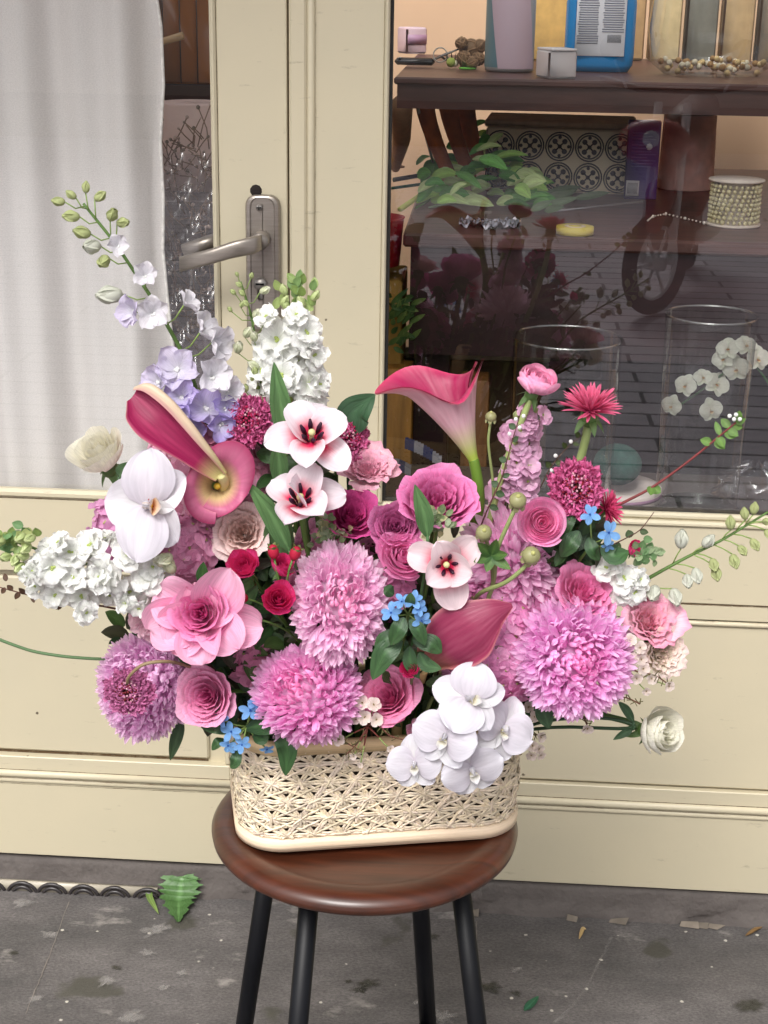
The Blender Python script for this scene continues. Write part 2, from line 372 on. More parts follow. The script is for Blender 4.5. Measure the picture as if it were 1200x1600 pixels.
def place(pts, phi, el, base=(0, 0, 0), roll=0.0, s=1.0):
    cp, sp, ce, se = math.cos(phi), math.sin(phi), math.cos(el), math.sin(el)
    y = np.array([cp * ce, sp * ce, se]); z = np.array([-cp * se, -sp * se, ce]); x = np.cross(y, z)
    if roll: x, z = x * math.cos(roll) + z * math.sin(roll), z * math.cos(roll) - x * math.sin(roll)
    return pts @ np.stack([x, y, z]) * s + np.array(base)
def pc(c0, c1, V, U=None, edge=None, ew=.0, p=1.0):
    c = mixc(c0, c1, V ** p)
    if edge is not None: c = mixc2(c, edge, np.clip(np.maximum(np.abs(U) ** 6, V ** 9) * ew, 0, 1))
    return c
def mixc2(c, d, t): return c + (d - c) * t[..., None]
def addp(b, pts, c, U, V):
    b.grid(pts, c * (1 + .05 * RNG.normal()), np.stack([U * .5 + .5 + RNG.random() * 7, V], -1))
def rp(t, ph, k=3):  # smooth periodic wobble
    return math.sin(t * k + ph) * .6 + math.sin(t * (k * 2 + 1) + ph * 1.7) * .4

def rose(R, cin, cout, n=30, H=.95, opn=.5, ruf=.03, rf=2, edge=None, ew=.4, closed=0.0, inner=.08, nu=13, nv=9, wid=1.0, dip=.3):
    """spiral of cupped petals: rim radius grows outwards, outer petals roll back"""
    b = MB(); ph0 = RNG.uniform(0, 6); ruf = ruf * 1.5
    cin, cout = np.asarray(cin) ** .70, np.asarray(cout) ** .66
    if cout[2] > cout[1] * 1.15: cin, cout = cin * [1, 1, 1.04], cout * [1, 1, 1.02]
    for i in range(n):
        t = i / (n - 1); phi = ph0 + i * 2.39996 + RNG.normal(0, .35)
        half = (1.45 - .62 * t) * wid * RNG.uniform(.78, 1.15); Rr = R * (inner + (1 - inner) * t ** .85); sd = RNG.uniform(0, 6)
        h = R * H * (1 - dip * (1 - t) ** 1.5 * opn - .22 * opn * t ** 3) * (1 + RNG.normal(0, .05))
        u = np.linspace(-1, 1, nu); v = np.linspace(0, 1, nv); U, V = np.meshgrid(u, v, indexing='ij')
        Ve = V * (1 - .28 * np.abs(U) ** 3.0) * (1 - .05 * np.exp(-(U / .25) ** 2) * (V ** 5) * (t < .8))
        prof = .30 * (1 - t) + (1 - .30 * (1 - t)) * np.sin(np.clip(Ve, 0, 1) * PI / 2 * (1.0 + .25 * closed)) ** (.62)
        rho = Rr * prof * (1 + .07 * U * (1 - .4 * t))
        lip = np.clip((Ve - .72) / .28, 0, 1) ** 2
        rho = rho + lip * R * (.30 * opn * t + .03) * (1 - .3 * np.abs(U)) - closed * lip * R * .25 * (1 - t * .3)
        z = h * Ve - .10 * R * (U ** 2) * t * Ve - lip * R * .20 * opn * t ** 1.5 * (1 + .4 * np.cos(3 * U + sd))
        w_ = np.sin(rf * 3 * U + sd) * .6 + np.sin(rf * 7 * U + 2 * sd) * .4
        rho = rho * (1 + RNG.normal(0, .03)) + ruf * R * w_ * Ve ** 2; z = z + ruf * R * .6 * np.sin(rf * 5 * U + sd * 1.3) * Ve ** 4
        an = phi + U * half
        c = mixc2(np.broadcast_to(cin + (cout - cin) * t ** .8, (nu, nv, 3)) * 1.0, cout, V * .25)
        if edge is not None: c = mixc2(c, np.asarray(edge), np.clip((Ve ** 6) * ew, 0, 1))
        ta, tm = RNG.uniform(0, 2 * PI), RNG.normal(0, .10) * R * (.4 + t); z = z + tm * np.cos(an - ta) * Ve
        addp(b, np.stack([rho * np.cos(an) + RNG.normal(0, .015) * R, rho * np.sin(an) + RNG.normal(0, .015) * R, z], -1), c, U, V)
    return b
def sepals(b, R, n=5, c=C(88, 120, 62), drop=-.5):
    b.lathe([(1e-5, -.55 * R), (.22 * R, -.5 * R), (.32 * R, -.25 * R), (.34 * R, 0), (.28 * R, .06 * R)], c, 12)
    for i in range(n):
        p, U, V = petal(R * .9, R * .32, .7, .8, .1, .2, -.7, nu=5, nv=7, basew=.4)
        addp(b, place(p, i * 2 * PI / n + RNG.normal(0, .1), drop + RNG.normal(0, .15), (0, 0, -.1 * R)), pc(c, c * .8, V), U, V)
    return b
def pom(R, cb, ct, cc, n=430, flat=.8, ln=.62, wd=.21, thmax=2.0, core=.45, incurve=1.1, ctr=.18, csize=.55):
    b = MB(); cb, ct, cc = (np.minimum(np.asarray(q) ** .42 * [1.0, .88, .96], 1.0) for q in (cb, ct, cc))
    for k in range(n):
        f = (k + .5) / n; th = thmax * f ** .56; ph = k * 2.39996 + RNG.normal(0, .15); th += RNG.normal(0, .05)
        near = min(1, th / (thmax * .45)); L = R * ln * (csize + (1 - csize) * near) * RNG.uniform(.78, 1.18); W = R * wd * (.55 + .45 * near) * RNG.uniform(.85, 1.15)
        el = PI / 2 - th * .92 + RNG.normal(0, .15)
        r0 = R * core; base = (r0 * math.sin(th) * math.cos(ph), r0 * math.sin(th) * math.sin(ph), r0 * flat * math.cos(th) * 1.0)
        p, U, V = petal(L, W, 1.25, .55, .38, -.25 + RNG.normal(0, .12), incurve * RNG.uniform(.6, 1.3), nu=5, nv=6, basew=.5)
        c0 = mixc(cc, cb, np.array(min(1, th / (thmax * ctr * 2.2)))); c1 = mixc(cc * .6 + ct * .4, ct, np.array(min(1, th / (thmax * ctr * 2.6))))
        addp(b, place(p, ph, el, base, RNG.normal(0, .45)), pc(c0, c1, V, p=1.1), U, V)
    b.ball((0, 0, 0), R * core * .9, cb * .8, 14, 9, sz=flat)
    return b
def scab(R, c0, c1, cc, n=230, cn=70):
    b = MB(); c0, c1 = c0 ** .75, c1 ** .75
    for k in range(n):
        f = (k + .5) / n; th = .35 + 1.35 * f ** .6; ph = k * 2.39996; L = R * (.30 + .28 * f) * RNG.uniform(.8, 1.2)
        p, U, V = petal(L, R * .26 * RNG.uniform(.8, 1.2), 1.7, .45, .1, -.2, .9, ruf=.22, rf=2, nu=6, nv=5, basew=.25, seed=k)
        r0 = R * .5; base = (r0 * math.sin(th) * math.cos(ph), r0 * math.sin(th) * math.sin(ph), r0 * .7 * math.cos(th))
        addp(b, place(p, ph, PI / 2 - th * .9 + RNG.normal(0, .2), base, RNG.normal(0, .4)), pc(c0, c1, V, p=1.2), U, V)
    d = MB()
    for k in range(cn):
        f = (k + .5) / cn; th = .75 * f ** .5; ph = k * 2.39996; r0 = R * .52
        v = np.array([math.sin(th) * math.cos(ph), math.sin(th) * math.sin(ph), math.cos(th) * .85]) * r0
        e = v * (1.35 + .2 * RNG.random()) + RNG.normal(0, .02 * R, 3)
        d.tube([v * .9, (v + e) / 2, e], [.018 * R, .02 * R, .045 * R], np.array([cc * .6, cc, cc * 1.6 if RNG.random() > .3 else C(225, 170, 185)]), 5)
    d.ball((0, 0, 0), R * .5, cc * .5, 14, 9, sz=.8)
    return b, d
def daisy(R, c0, c1, rings=((34, 1.0, .25), (30, .9, .55), (24, .7, .85), (18, .5, 1.1)), w=.11):
    b = MB()
    for ri, (n, l, el) in enumerate(rings):
        for i in range(n):
            p, U, V = petal(R * l * RNG.uniform(.88, 1.08), R * w * RNG.uniform(.8, 1.2), 1.2, .4, .3, .1, RNG.normal(-.1, .2), nu=4, nv=6, basew=.4)
            addp(b, place(p, (i + .5 * (ri % 2)) * 2 * PI / n + RNG.normal(0, .05), el + RNG.normal(0, .08), (0, 0, 0), RNG.normal(0, .3)), pc(c0, c1, V), U, V)
    b.ball((0, 0, 0), R * .18, c0 * .5, 10, 6)
    return b
def tulip(R, white, red, els=(.55, .35), L=1.15, W=1.0, star=0.0):
    b = MB()
    for i in range(6):
        o = i % 2; p, U, V = petal(R * L * (1 + .05 * RNG.normal()), R * W * RNG.uniform(.85, 1.0), 1.15, .55, .18 + .05 * RNG.random(), .55 - star + .12 * RNG.normal(), -.75 + .3 * RNG.normal(), ruf=.03, rf=1.5, nu=9, nv=12, basew=.3, seed=i * 3.1)
        t = np.clip(1 - (V - .18) / .52, 0, 1) * np.clip(1.25 - np.abs(U) * 1.0, 0, 1)
        c = mixc2(np.broadcast_to(white, (*U.shape, 3)), red, np.clip(t * 1.9 * (.8 + .2 * np.sin(U * 14)), 0, 1) ** 1.5)
        c = mixc2(c, C(235, 228, 190), np.clip(1 - V / .10, 0, 1) * .7)
        addp(b, place(p, i * PI / 3 + RNG.normal(0, .06), els[o] + RNG.normal(0, .2), (0, 0, .01 * R * o), RNG.normal(0, .12)), c, U, V)
    d = MB(); dk = C(52, 18, 42)
    d.tube([(0, 0, 0), (0, 0, R * .36)], [.06 * R, .05 * R], C(205, 205, 150), 8); d.ball((0, 0, R * .38), .09 * R, C(225, 220, 165), 8, 6)
    for i in range(6):
        a = i * PI / 3 + .4; e = np.array([math.cos(a), math.sin(a), 0]); p0 = e * .06 * R; p1 = e * .16 * R + [0, 0, .24 * R]; p2 = e * .27 * R + [0, 0, .52 * R]
        d.tube([p0, p1], [.025 * R, .02 * R], dk * 1.3, 6); d.tube([p1 * .97, (p1 + p2) / 2, p2], [.04 * R, .06 * R, .03 * R], dk, 7)
    return b, d
def calla(R, H, cin, cout, cbase, tip=.55, seed=0, rim=.35, r0=.12, tb=.3, nu=44, nv=22, ovl=.5, power=2.4, sway=0.0, rimc=None, tube_in=None, dip=0.0, seamdrop=.22):
    b = MB(); u = np.linspace(-PI - ovl, PI + ovl, nu); v = np.linspace(0, 1, nv); U, V = np.meshgrid(u, v, indexing='ij')
    k = (1 + np.cos(U)) / 2
    rr = R * (r0 + (1 - r0) * (V ** power)); rr = rr * (1 + .10 * (U / PI))
    lip = np.clip((V - .78) / .22, 0, 1) ** 1.7
    rr = rr + R * rim * lip * (.55 + .45 * np.sin(2.0 * U + seed)) * (.5 + .5 * k)
    z = H * V - lip * R * rim * .55 * (1 + 1.0 * np.sin(3 * U + seed * 2)) + tip * H * (k ** 2.5) * V ** 2.2 * .5 - seamdrop * H * ((1 - k) ** 2) * V ** 2 - dip * H * np.exp(-((U - 1.9) / .55) ** 2) * V ** 3
    rr = rr + tip * R * .8 * (k ** 5) * V ** 4
    x = rr * np.cos(U) + sway * H * V ** 2; y = rr * np.sin(U) * .92
    pts = np.stack([x, y, z], -1)
    du = np.gradient(pts, axis=0); dv = np.gradient(pts, axis=1); nn = np.cross(du, dv); nn /= np.linalg.norm(nn, axis=-1)[..., None] + 1e-12
    streak = (.5 + .5 * np.sin(U * 27 + 3 * np.sin(V * 5))) * (.6 + .4 * np.sin(U * 61 + V * 9)); g = np.clip(1 - V / tb, 0, 1)
    co = mixc2(mixc2(np.broadcast_to(cout, (*U.shape, 3)), cout * .4 + cin * .6, streak * .8 * V), cbase, np.clip(g * 1.2 + .0, 0, 1))
    co = mixc2(co, rimc if rimc is not None else cin, np.clip((V - .93) / .07, 0, 1) * .6)
    cI = mixc2(np.broadcast_to(cin, (*U.shape, 3)), cin * .6 + cout * .4, streak * .35)
    if tube_in is not None: cI = mixc2(cI, tube_in, np.clip(1 - (V - .45) / .35, 0, 1))
    if rimc is not None: cI = mixc2(cI, rimc, np.clip((V - .93) / .07, 0, 1))
    uv = np.stack([U / 2, V], -1)
    b.grid(pts + nn * .0006, co, uv); b.grid((pts - nn * .0006)[::-1], cI[::-1], uv[::-1])
    d = MB(); d.tube([(0, 0, H * .15), (sway * H * .1, 0, H * .4), (sway * H * .36, 0, H * .66)], [R * .10, R * .115, R * .07], C(214, 178, 60), 10)
    return b, d
def orchid(R, w=C(214, 211, 219), lipc=(C(240, 186, 50), C(165, 44, 40)), big=True):
    b = MB()
    for a, l, wd, el in ((PI / 2, 1.0, .85, .12), (-PI / 2 + .62, .95, .72, .05), (-PI / 2 - .62, .95, .72, .05)):
        p, U, V = petal(R * l, R * wd, .95, .6, .14, .1, -.45, crease=.04, ruf=.02, nu=9, nv=11, basew=.25, seed=a)
        addp(b, place(p, a, el, (0, 0, -.02 * R)), pc(w * np.array([.97, .99, .9]), w, V), U, V)
    for s_ in (0, 1):
        a = .10 if s_ == 0 else PI - .10
        p, U, V = petal(R * .98, R * 1.22, .86, .52, -.07, .25, -.75, ruf=.03, rf=1, nu=13, nv=12, basew=.2, seed=s_ * 2, crease=.05)
        addp(b, place(p, a, .30, (0, 0, .03 * R)), pc(w * np.array([.93, .86, .88]), w, V, p=.5) * (1 - .10 * (np.sin(U * 22) > .55) * (1 - V))[..., None], U, V)
    d = MB(); y, r_ = lipc
    d.tube([(0, 0, .02 * R), (0, .03 * R, .14 * R), (0, -.02 * R, .24 * R)], [.07 * R, .085 * R, .06 * R], w, 8)
    for sx in (-1, 1):
        p, U, V = petal(R * .34, R * .30, .9, .5, .35, .6, .9, nu=7, nv=7, basew=.3)
        addp(d, place(p, -PI / 2 + sx * 1.0, .5, (sx * .02 * R, -.05 * R, .05 * R)), pc(y, w, V, p=.7), U, V)
    p, U, V = petal(R * .46, R * .30, 1.2, .6, .35, -.1, 1.0, nu=7, nv=8, basew=.35); addp(d, place(p, -PI / 2, .30, (0, -.04 * R, .06 * R)), mixc2(pc(y, w, V), r_, np.clip(1 - np.abs(V - .25) / .25, 0, 1) * .8), U, V)
    d.ball((0, -.08 * R, .13 * R), .06 * R, y, 8, 6)
    for q in range(8): d.ball((RNG.normal(0, .05) * R, -.08 * R + RNG.normal(0, .04) * R, .17 * R), .018 * R, r_, 5, 4)
    return b, d
def floret(R, n, c0, c1, layers=1, L=1.0, W=.85, el=.3, pa=1.5, pb=.5, ruf=.06, eye=None, nu=5, nv=6, cup=.12, notch=0.0):
    b = MB()
    for l in range(layers):
        for i in range(n):
            s_ = 1 - .24 * l; p, U, V = petal(R * L * s_ * RNG.uniform(.9, 1.08), R * W * s_ * RNG.uniform(.9, 1.1), pa, pb, cup, .15, -.3, ruf=ruf, rf=1.5, nu=nu, nv=nv, basew=.2, seed=i * 2.3 + l, notch=notch)
            addp(b, place(p, (i + .5 * l) * 2 * PI / n + RNG.normal(0, .12), el + l * .38 + RNG.normal(0, .08), (0, 0, .03 * R * l), RNG.normal(0, .12)), pc(c0, c1, V, p=.6), U, V)
    if eye is not None:
        for q in range(5): b.ball((RNG.normal(0, .05) * R, RNG.normal(0, .05) * R, .10 * R), .07 * R, eye, 6, 5)
    return b
def bellbud(R, c0, c1, stretch=1.6):
    b = MB()
    for i in range(5):
        p, U, V = petal(R * stretch * 1.35, R * 1.35, .95, .6, .38, -.35, 1.0, nu=6, nv=7, basew=.25); addp(b, place(p, i * 2 * PI / 5, 1.25, (0, 0, 0)), pc(c0, c1, V), U, V)
    b.ball((0, 0, R * stretch * .55), R * .62, (c0 + c1) / 2, 8, 7, sz=stretch * .9); return b
def blade(b, pts, width, c0, c1, nrm=None, fold=.18, nu=7, nv=14, pa=.8, pb=.7, wav=.02, serr=0.0):
    """leaf following a polyline"""
    pts = np.array([list(p) for p in pts], float); s = np.linspace(0, 1, nv); m = len(pts)
    if m == 2: pts = np.array([pts[0], (pts[0] + pts[1]) / 2, pts[1]]); m = 3
    t0 = np.linspace(0, 1, m); cx = np.stack([np.interp(s, t0, pts[:, k]) for k in range(3)], -1)
    if m > 2:
        for _ in range(3): cx[1:-1] = (cx[:-2] + 2 * cx[1:-1] + cx[2:]) / 4
    t = np.gradient(cx, axis=0); t /= np.linalg.norm(t, axis=1)[:, None] + 1e-9
    nrm = np.array(list(-CF if nrm is None else nrm), float); n = nrm[None] - t * (t @ nrm)[:, None]; n /= np.linalg.norm(n, axis=1)[:, None] + 1e-9
    x = np.cross(t, n); u = np.linspace(-1, 1, nu); wv = np.sin(PI * np.clip(s, .02, .995) ** pa) ** pb * width / 2
    if serr: wv = wv * (1 + serr * np.sin(s * 60) + serr * .4 * np.sin(s * 140))
    ph = RNG.uniform(0, 6)
    U, V = np.meshgrid(u, s, indexing='ij')
    off = width * (fold * (np.abs(U) - .5) + wav * np.sin(V * 14 + ph + U) * np.abs(U)) * (wv[None] / (width / 2 + 1e-9))
    P_ = cx[None] + x[None] * (U * wv[None])[..., None] + n[None] * off[..., None]
    c = mixc2(mixc2(np.broadcast_to(c0, (nu, nv, 3)), c1, V), c1 * 1.5, np.exp(-(U / .12) ** 2) * .5)
    b.grid(P_, c * (1 + .06 * RNG.normal()), np.stack([np.abs(U) * .6 + V * .5, V], -1))
def bez(p0, p1, p2, p3, n=14):
    t = np.linspace(0, 1, n)[:, None]; p0, p1, p2, p3 = [np.array(list(p), float) for p in (p0, p1, p2, p3)]
    return (1 - t) ** 3 * p0 + 3 * (1 - t) ** 2 * t * p1 + 3 * (1 - t) * t * t * p2 + t ** 3 * p3
def poly(pts, n=24):
    pts = np.array([list(p) for p in pts], float); s = np.linspace(0, 1, n); t0 = np.linspace(0, 1, len(pts)); c = np.stack([np.interp(s, t0, pts[:, k]) for k in range(3)], -1)
    for _ in range(3): c[1:-1] = (c[:-2] + 2 * c[1:-1] + c[2:]) / 4
    return c
def wchild(b, name, m, root, smooth=True):
    """a part whose mesh was laid out in scene coordinates"""
    o = b.build(name, m, None, smooth); o.parent = root; o.matrix_local = Matrix.Translation(-root.location); return o
G1, G2, G3 = C(88, 118, 58), C(52, 88, 44), C(128, 152, 82)
DG, DG2 = C(44, 70, 44), C(62, 96, 54)

def rolled(path, hw, sec, cin, cout, cbase, toward, rimc=None, ns=26, nv=34, seed=0):
    """spathe laid along a path: sec is its rolled cross section (x, depth) in half widths"""
    b = MB(); pts = poly(path, nv); v = np.linspace(0, 1, nv); w = np.interp(v, np.linspace(0, 1, len(hw)), hw)
    for _ in range(3): w[1:-1] = (w[:-2] + 2 * w[1:-1] + w[2:]) / 4
    sec = np.array(sec, float); s = np.linspace(0, 1, ns); t0 = np.linspace(0, 1, len(sec)); sx = np.interp(s, t0, sec[:, 0]); sz = np.interp(s, t0, sec[:, 1])
    for _ in range(4):
        sx[1:-1] = (sx[:-2] + 2 * sx[1:-1] + sx[2:]) / 4; sz[1:-1] = (sz[:-2] + 2 * sz[1:-1] + sz[2:]) / 4
    t = np.gradient(pts, axis=0); t /= np.linalg.norm(t, axis=1)[:, None]; f = np.array(list(toward), float); n = f - t * (t @ f)[:, None]; n /= np.linalg.norm(n, axis=1)[:, None]; x = np.cross(t, n)
    S, V = np.meshgrid(s, v, indexing='ij'); wob = 1 + .07 * np.sin(V * 11 + seed) * (np.abs(S - .5) * 2) ** 2
    g = pts[None] + x[None] * (sx[:, None] * w[None] * wob)[..., None] + n[None] * (sz[:, None] * w[None])[..., None]
    du, dv = np.gradient(g, axis=0), np.gradient(g, axis=1); nn = np.cross(du, dv); nn /= np.linalg.norm(nn, axis=-1)[..., None] + 1e-12
    st = (.5 + .5 * np.sin(S * 70 + 3 * np.sin(V * 6))) * (.6 + .4 * np.sin(S * 131 + 5 * V)) * .8
    ci = mixc2(np.broadcast_to(cin, (*S.shape, 3)), cin * 1.9 + .03, st * .5); co = mixc2(np.broadcast_to(cout, (*S.shape, 3)), cin * .4 + cout * .6, st * .55); co = mixc2(co, cbase, np.clip(1 - V / .35, 0, 1)); ci = mixc2(ci, cbase, np.clip(1 - V / .2, 0, 1))
    if rimc is not None:
        e = np.clip((np.abs(S - .5) - .44) / .06, 0, 1); ci = mixc2(ci, rimc, e * .7); co = mixc2(co, rimc, e * .7)
    uv = np.stack([S * 2, V], -1); b.grid(g + nn * .0005, co if seed >= 0 else ci, uv); b.grid((g - nn * .0005)[::-1], (ci if seed >= 0 else co)[::-1], uv[::-1]); return b

# ================================================================ SETTING
def plane(name, x0, x1, y0, y1, z, m, nx=1, ny=1):
    b = MB(); X, Y = np.meshgrid(np.linspace(x0, x1, nx + 1), np.linspace(y0, y1, ny + 1), indexing='ij')
    b.grid(np.stack([X, Y, np.full_like(X, z)], -1), (.5, .5, .5)); return structure(b.build(name, m, smooth=False))
plane('pavement', -8, 8, .35, 2.1, 0, M_GROUND)
plane('street', -40, 40, -60, .35, -.004, street_mat())
plane('ground', -60, 60, 2.1, 60, -.03, mat('earth', C(120, 115, 108), .9))
# pavement joints and scratches: fine raised mortar lines
def strip(pts, w, z, c):
    b = MB(); pts = np.array(pts, float); t = np.gradient(pts, axis=0); n = np.stack([-t[:, 1], t[:, 0]], -1); n /= np.linalg.norm(n, axis=1)[:, None]
    ww = (w * (0.5 + .8 * RNG.random(len(pts))))[:, None]
    L_ = np.c_[pts + n * ww, np.full(len(pts), z)]; R_ = np.c_[pts - n * ww, np.full(len(pts), z)]
    b.grid(np.stack([L_, R_]), c); return b
def gpts(pl, n=24, j=.002):
    pts = [PZ(x, y, 0)[:2] for x, y in pl]; d = np.array(pts); s = np.linspace(0, len(d) - 1, n)
    o = np.stack([np.interp(s, range(len(d)), d[:, k]) for k in (0, 1)], -1); return o + RNG.normal(0, j, o.shape)
M_MARK = stain_mat('dried_plaster', C(150, 146, 143), .9, 50.0, .6)
for i, (pl, w_, zz) in enumerate([([(955, 1465), (930, 1520), (905, 1560), (865, 1600)], .0025, .0012)]):
    structure(strip(gpts(pl, 40, .0012), w_, zz, (.42, .42, .42)).build('pavement_scratch', M_MARK))
M_JOINT = mat('joint_line', C(120, 113, 107), .9)
structure(strip(gpts([(108, 1410), (75, 1500), (40, 1585)], 30, .0004), .0007, .0012, (.5, .5, .5)).build('pavement_joint', M_JOINT))
structure(strip(gpts([(745, 1440), (744, 1530), (742, 1600)], 30, .0003), .0006, .0012, (.5, .5, .5)).build('pavement_joint', M_JOINT))
def splash(px, py, r, m, z, name, el=1.6, ang=0.3, n=40, jag=.35):
    b = MB(); c = PZ(px, py, 0); a = np.linspace(0, 2 * PI, n, endpoint=False)
    r = r * 1.35; rr = r * (1 + jag * np.convolve(np.r_[RNG.normal(0, 1, n)], [.3, .5, .3], 'same') * .8); rr = np.clip(rr, .25 * r, 2 * r)
    x = np.cos(a) * rr * el; y = np.sin(a) * rr; X = c[0] + x * math.cos(ang) - y * math.sin(ang); Yv = c[1] + x * math.sin(ang) + y * math.cos(ang)
    q_ = np.c_[X, Yv, np.full(n, z)]; cc_ = np.array([c[0], c[1], z]); b.grid(np.stack([cc_ + (q_ - cc_) * f for f in (.02, .45, .8, 1.15)], 1), np.broadcast_to(np.array([.62, .55, .30, .0])[None, :, None], (n, 4, 3)), wrap=True); return structure(b.build(name, m, smooth=False))
M_WET = stain_mat('damp_stain', C(52, 52, 44), .4, 30.0, .75)
for px, py, r in [(575, 1538, .012), (560, 1548, .008), (675, 1465, .008), (1170, 1572, .017), (545, 1535, .005), (765, 1545, .014), (805, 1553, .007), (20, 1490, .006), (183, 1513, .006)]:
    splash(px, py, r, M_WET, .0016, 'damp_patch', 1.5, RNG.uniform(-.3, .3))
for px, py, r, e_ in [(35, 1412, .012, 1.3), (75, 1462, .011, 1.4), (245, 1455, .013, 2.0), (170, 1535, .011, 1.5), (232, 1490, .008, 1.8), (55, 1562, .007, 1.2), (205, 1590, .014, 1.3), (255, 1545, .006, 1.6), (282, 1523, .006, 1.6), (690, 1590, .014, 1.4), (652, 1568, .006, 1.2), (808, 1516, .006, 1.2)]:
    splash(px, py, r, M_MARK, .0024, 'plaster_splash', e_, RNG.uniform(-.1, .6), jag=.5)

# sill under the doors
M_SILL = mat('sill_stone', C(96, 89, 85), .8, var=.30, vs=18, bump=.9, bs=110, c2=C(74, 68, 65))
b = MB(); n = 160; xs = np.linspace(-1.4, 1.3, n)
prof = [(2.06, .050), (2.014, .050), (2.006, .048), (2.002, .040), (2.001, .024), (1.998, .016), (1.995, .010), (1.991, -.002)]
pts = np.zeros((n, len(prof), 3))
for j, (yy, zz) in enumerate(prof):
    wob = (np.sin(xs * 37 + j) * .0012 + np.sin(xs * 91 + 2 * j) * .0009 + RNG.normal(0, .0005, n)) * (2.2 if j > 3 else .5)
    pts[:, j] = np.c_[xs, yy + wob, zz + wob * .6]
b.grid(pts, (.5, .5, .5)); structure(b.build('door_sill', M_SILL))
# sliver of a black and white tile band along the foot of the sill
bl, wh = C(48, 44, 44), C(168, 160, 144)
def tileband(x0, x1):
    b = MB(); b.box(x0, x1, 1.9865, 1.993, -.002, .016, wh)
    x = x0 + .012
    while x < x1 - .004:
        for k in range(2):
            r = .017 - .006 * k; a = np.linspace(.1, PI - .1, 14)
            pth = [(x + r * math.cos(t) * 1.3, 1.9858 - .0006 * k, -.004 + r * 1.1 * math.sin(t)) for t in a]
            b.tube(pth, .0030, bl, 6)
        x += .050 + RNG.uniform(-.004, .004)
    return b
structure(tileband(-.78, -.46).build('tile_border', mat('tile_glaze', None, .35)))
b = MB()
for x in np.arange(-.05, .75, .021):
    if RNG.random() < .45:
        w_ = RNG.uniform(.008, .034); p = [(x, 1.9835, .0015), (x + w_ * RNG.uniform(.3, 1.), 1.9795, .0015), (x + w_ * .9, 1.989, RNG.uniform(.0035, .010)), (x + w_ * .1, 1.990, RNG.uniform(.0035, .010))]
        b.raw(p, [(0, 1, 2, 3)], C(128, 118, 106) * RNG.uniform(.6, 1.0))
structure(b.build('mortar_chips', mat('mortar', None, .9, var=.2, vs=60)))

# ================================================================ DOORS
YF = 2.0
def frame_part(b, x0, x1, z0, z1, y0=YF, y1=YF + .045, bev=.0012): b.box(x0, x1, y0, y1, z0, z1, CREAM, bev)
ld = thing('shop_door', 'cream painted door leaf with steel lever handle and curtained glass', 'door', (-.63, YF + .02, .056))
def bp(b, name, m, root, smooth=False):
    o = b.build(name, m, None, smooth); o.parent = root; o.matrix_local = Matrix.Translation(-root.location); return o
b = MB(); frame_part(b, -.347, -.2575, .056, 2.06); bp(b, 'stile', M_CREAM, ld)
b = MB(); frame_part(b, -1.0, -.905, .056, 2.06); bp(b, 'stile', M_CREAM, ld)
b = MB(); frame_part(b, -.905, -.347, .056, .224); bp(b, 'bottom_rail', M_CREAM, ld)
b = MB(); frame_part(b, -.905, -.347, .522, .633); bp(b, 'middle_rail', M_CREAM, ld)
b = MB(); frame_part(b, -.905, -.347, 1.97, 2.06); bp(b, 'top_rail', M_CREAM, ld)
b = MB(); b.box(-.905, -.347, YF + .014, YF + .03, .224, .522, CREAM); 
b.box(-.890, -.379, YF + .007, YF + .016, .2305, .511, CREAM, .003)
bp(b, 'panel', M_CREAM, ld)
b = MB(); frame_part(b, -.355, -.380 + .033, .2245, .5215, YF + .003, YF + .02, .002); bp(b, 'panel_trim', M_CREAM, ld)
def roundbar(b, x0, x1, zc, r, y): b.tube([(x0, y, zc), (x1, y, zc)], r, CREAM, 14)
b = MB(); roundbar(b, -1.0, -.262, .1955, .0062, YF + .001); roundbar(b, -1.0, -.262, .1845, .0048, YF + .002); bp(b, 'moulding', M_CREAM, ld, True)
b = MB(); b.box(-.905, -.3475, YF - .004, YF + .012, .633, .646, CREAM, .004); b.box(-.3555, -.3475, YF - .004, YF + .0125, .646, 1.97, CREAM, .003)
bp(b, 'glazing_bead', M_CREAM, ld)
b = MB(); b.raw([(-.905, YF + .014, .64), (-.3555, YF + .014, .64), (-.3555, YF + .014, 1.97), (-.905, YF + .014, 1.97)], [(0, 1, 2, 3)], (.9, .9, .9)); bp(b, 'glass_pane', M_GLASS, ld)
# hand plate
M_STEEL = mat('brushed_steel', C(150, 142, 134), .36, .7, var=.12, vs=30, stretch=(1, 1, 12), bump=.05, bs=150)
M_DARK = mat('dark_metal', C(30, 28, 27), .5, .3)
def rounded_plate(x0, x1, z0, z1, yb, yf, r, inset, c):
    cx = (x0 + x1) / 2; hw = (x1 - x0) / 2; out = []
    for k in range(13):
        a = PI * k / 12; ca, sa = math.cos(a), math.sin(a); e = .55
        out.append((cx + hw * math.copysign(abs(ca) ** e, ca), z1 - r + r * abs(sa) ** .8))
    out += [(x0, z0 + r * .3), (x0 + hw * .15, z0), (x1 - hw * .15, z0), (x1, z0 + r * .3)]
    out = np.array(out); n = len(out); ctr = out.mean(0); b = MB()
    l0 = np.c_[out[:, 0], np.full(n, yb), out[:, 1]]
    l1 = np.c_[out[:, 0], np.full(n, yf + .003), out[:, 1]]
    sc = lambda d, y: np.c_[ctr[0] + (out[:, 0] - ctr[0]) * (1 - d / hw), np.full(n, y), ctr[1] + (out[:, 1] - ctr[1]) * (1 - d / ((z1 - z0) / 2))]
    b.grid(np.stack([l0, l1, sc(.002, yf), sc(inset, yf - .001), sc(inset + .0018, yf + .001), sc(hw * .98, yf + .001)]).swapaxes(0, 1), c, wrap=True); return b
zt = P(405, 303, YF).z; zb = P(410, 515, YF).z
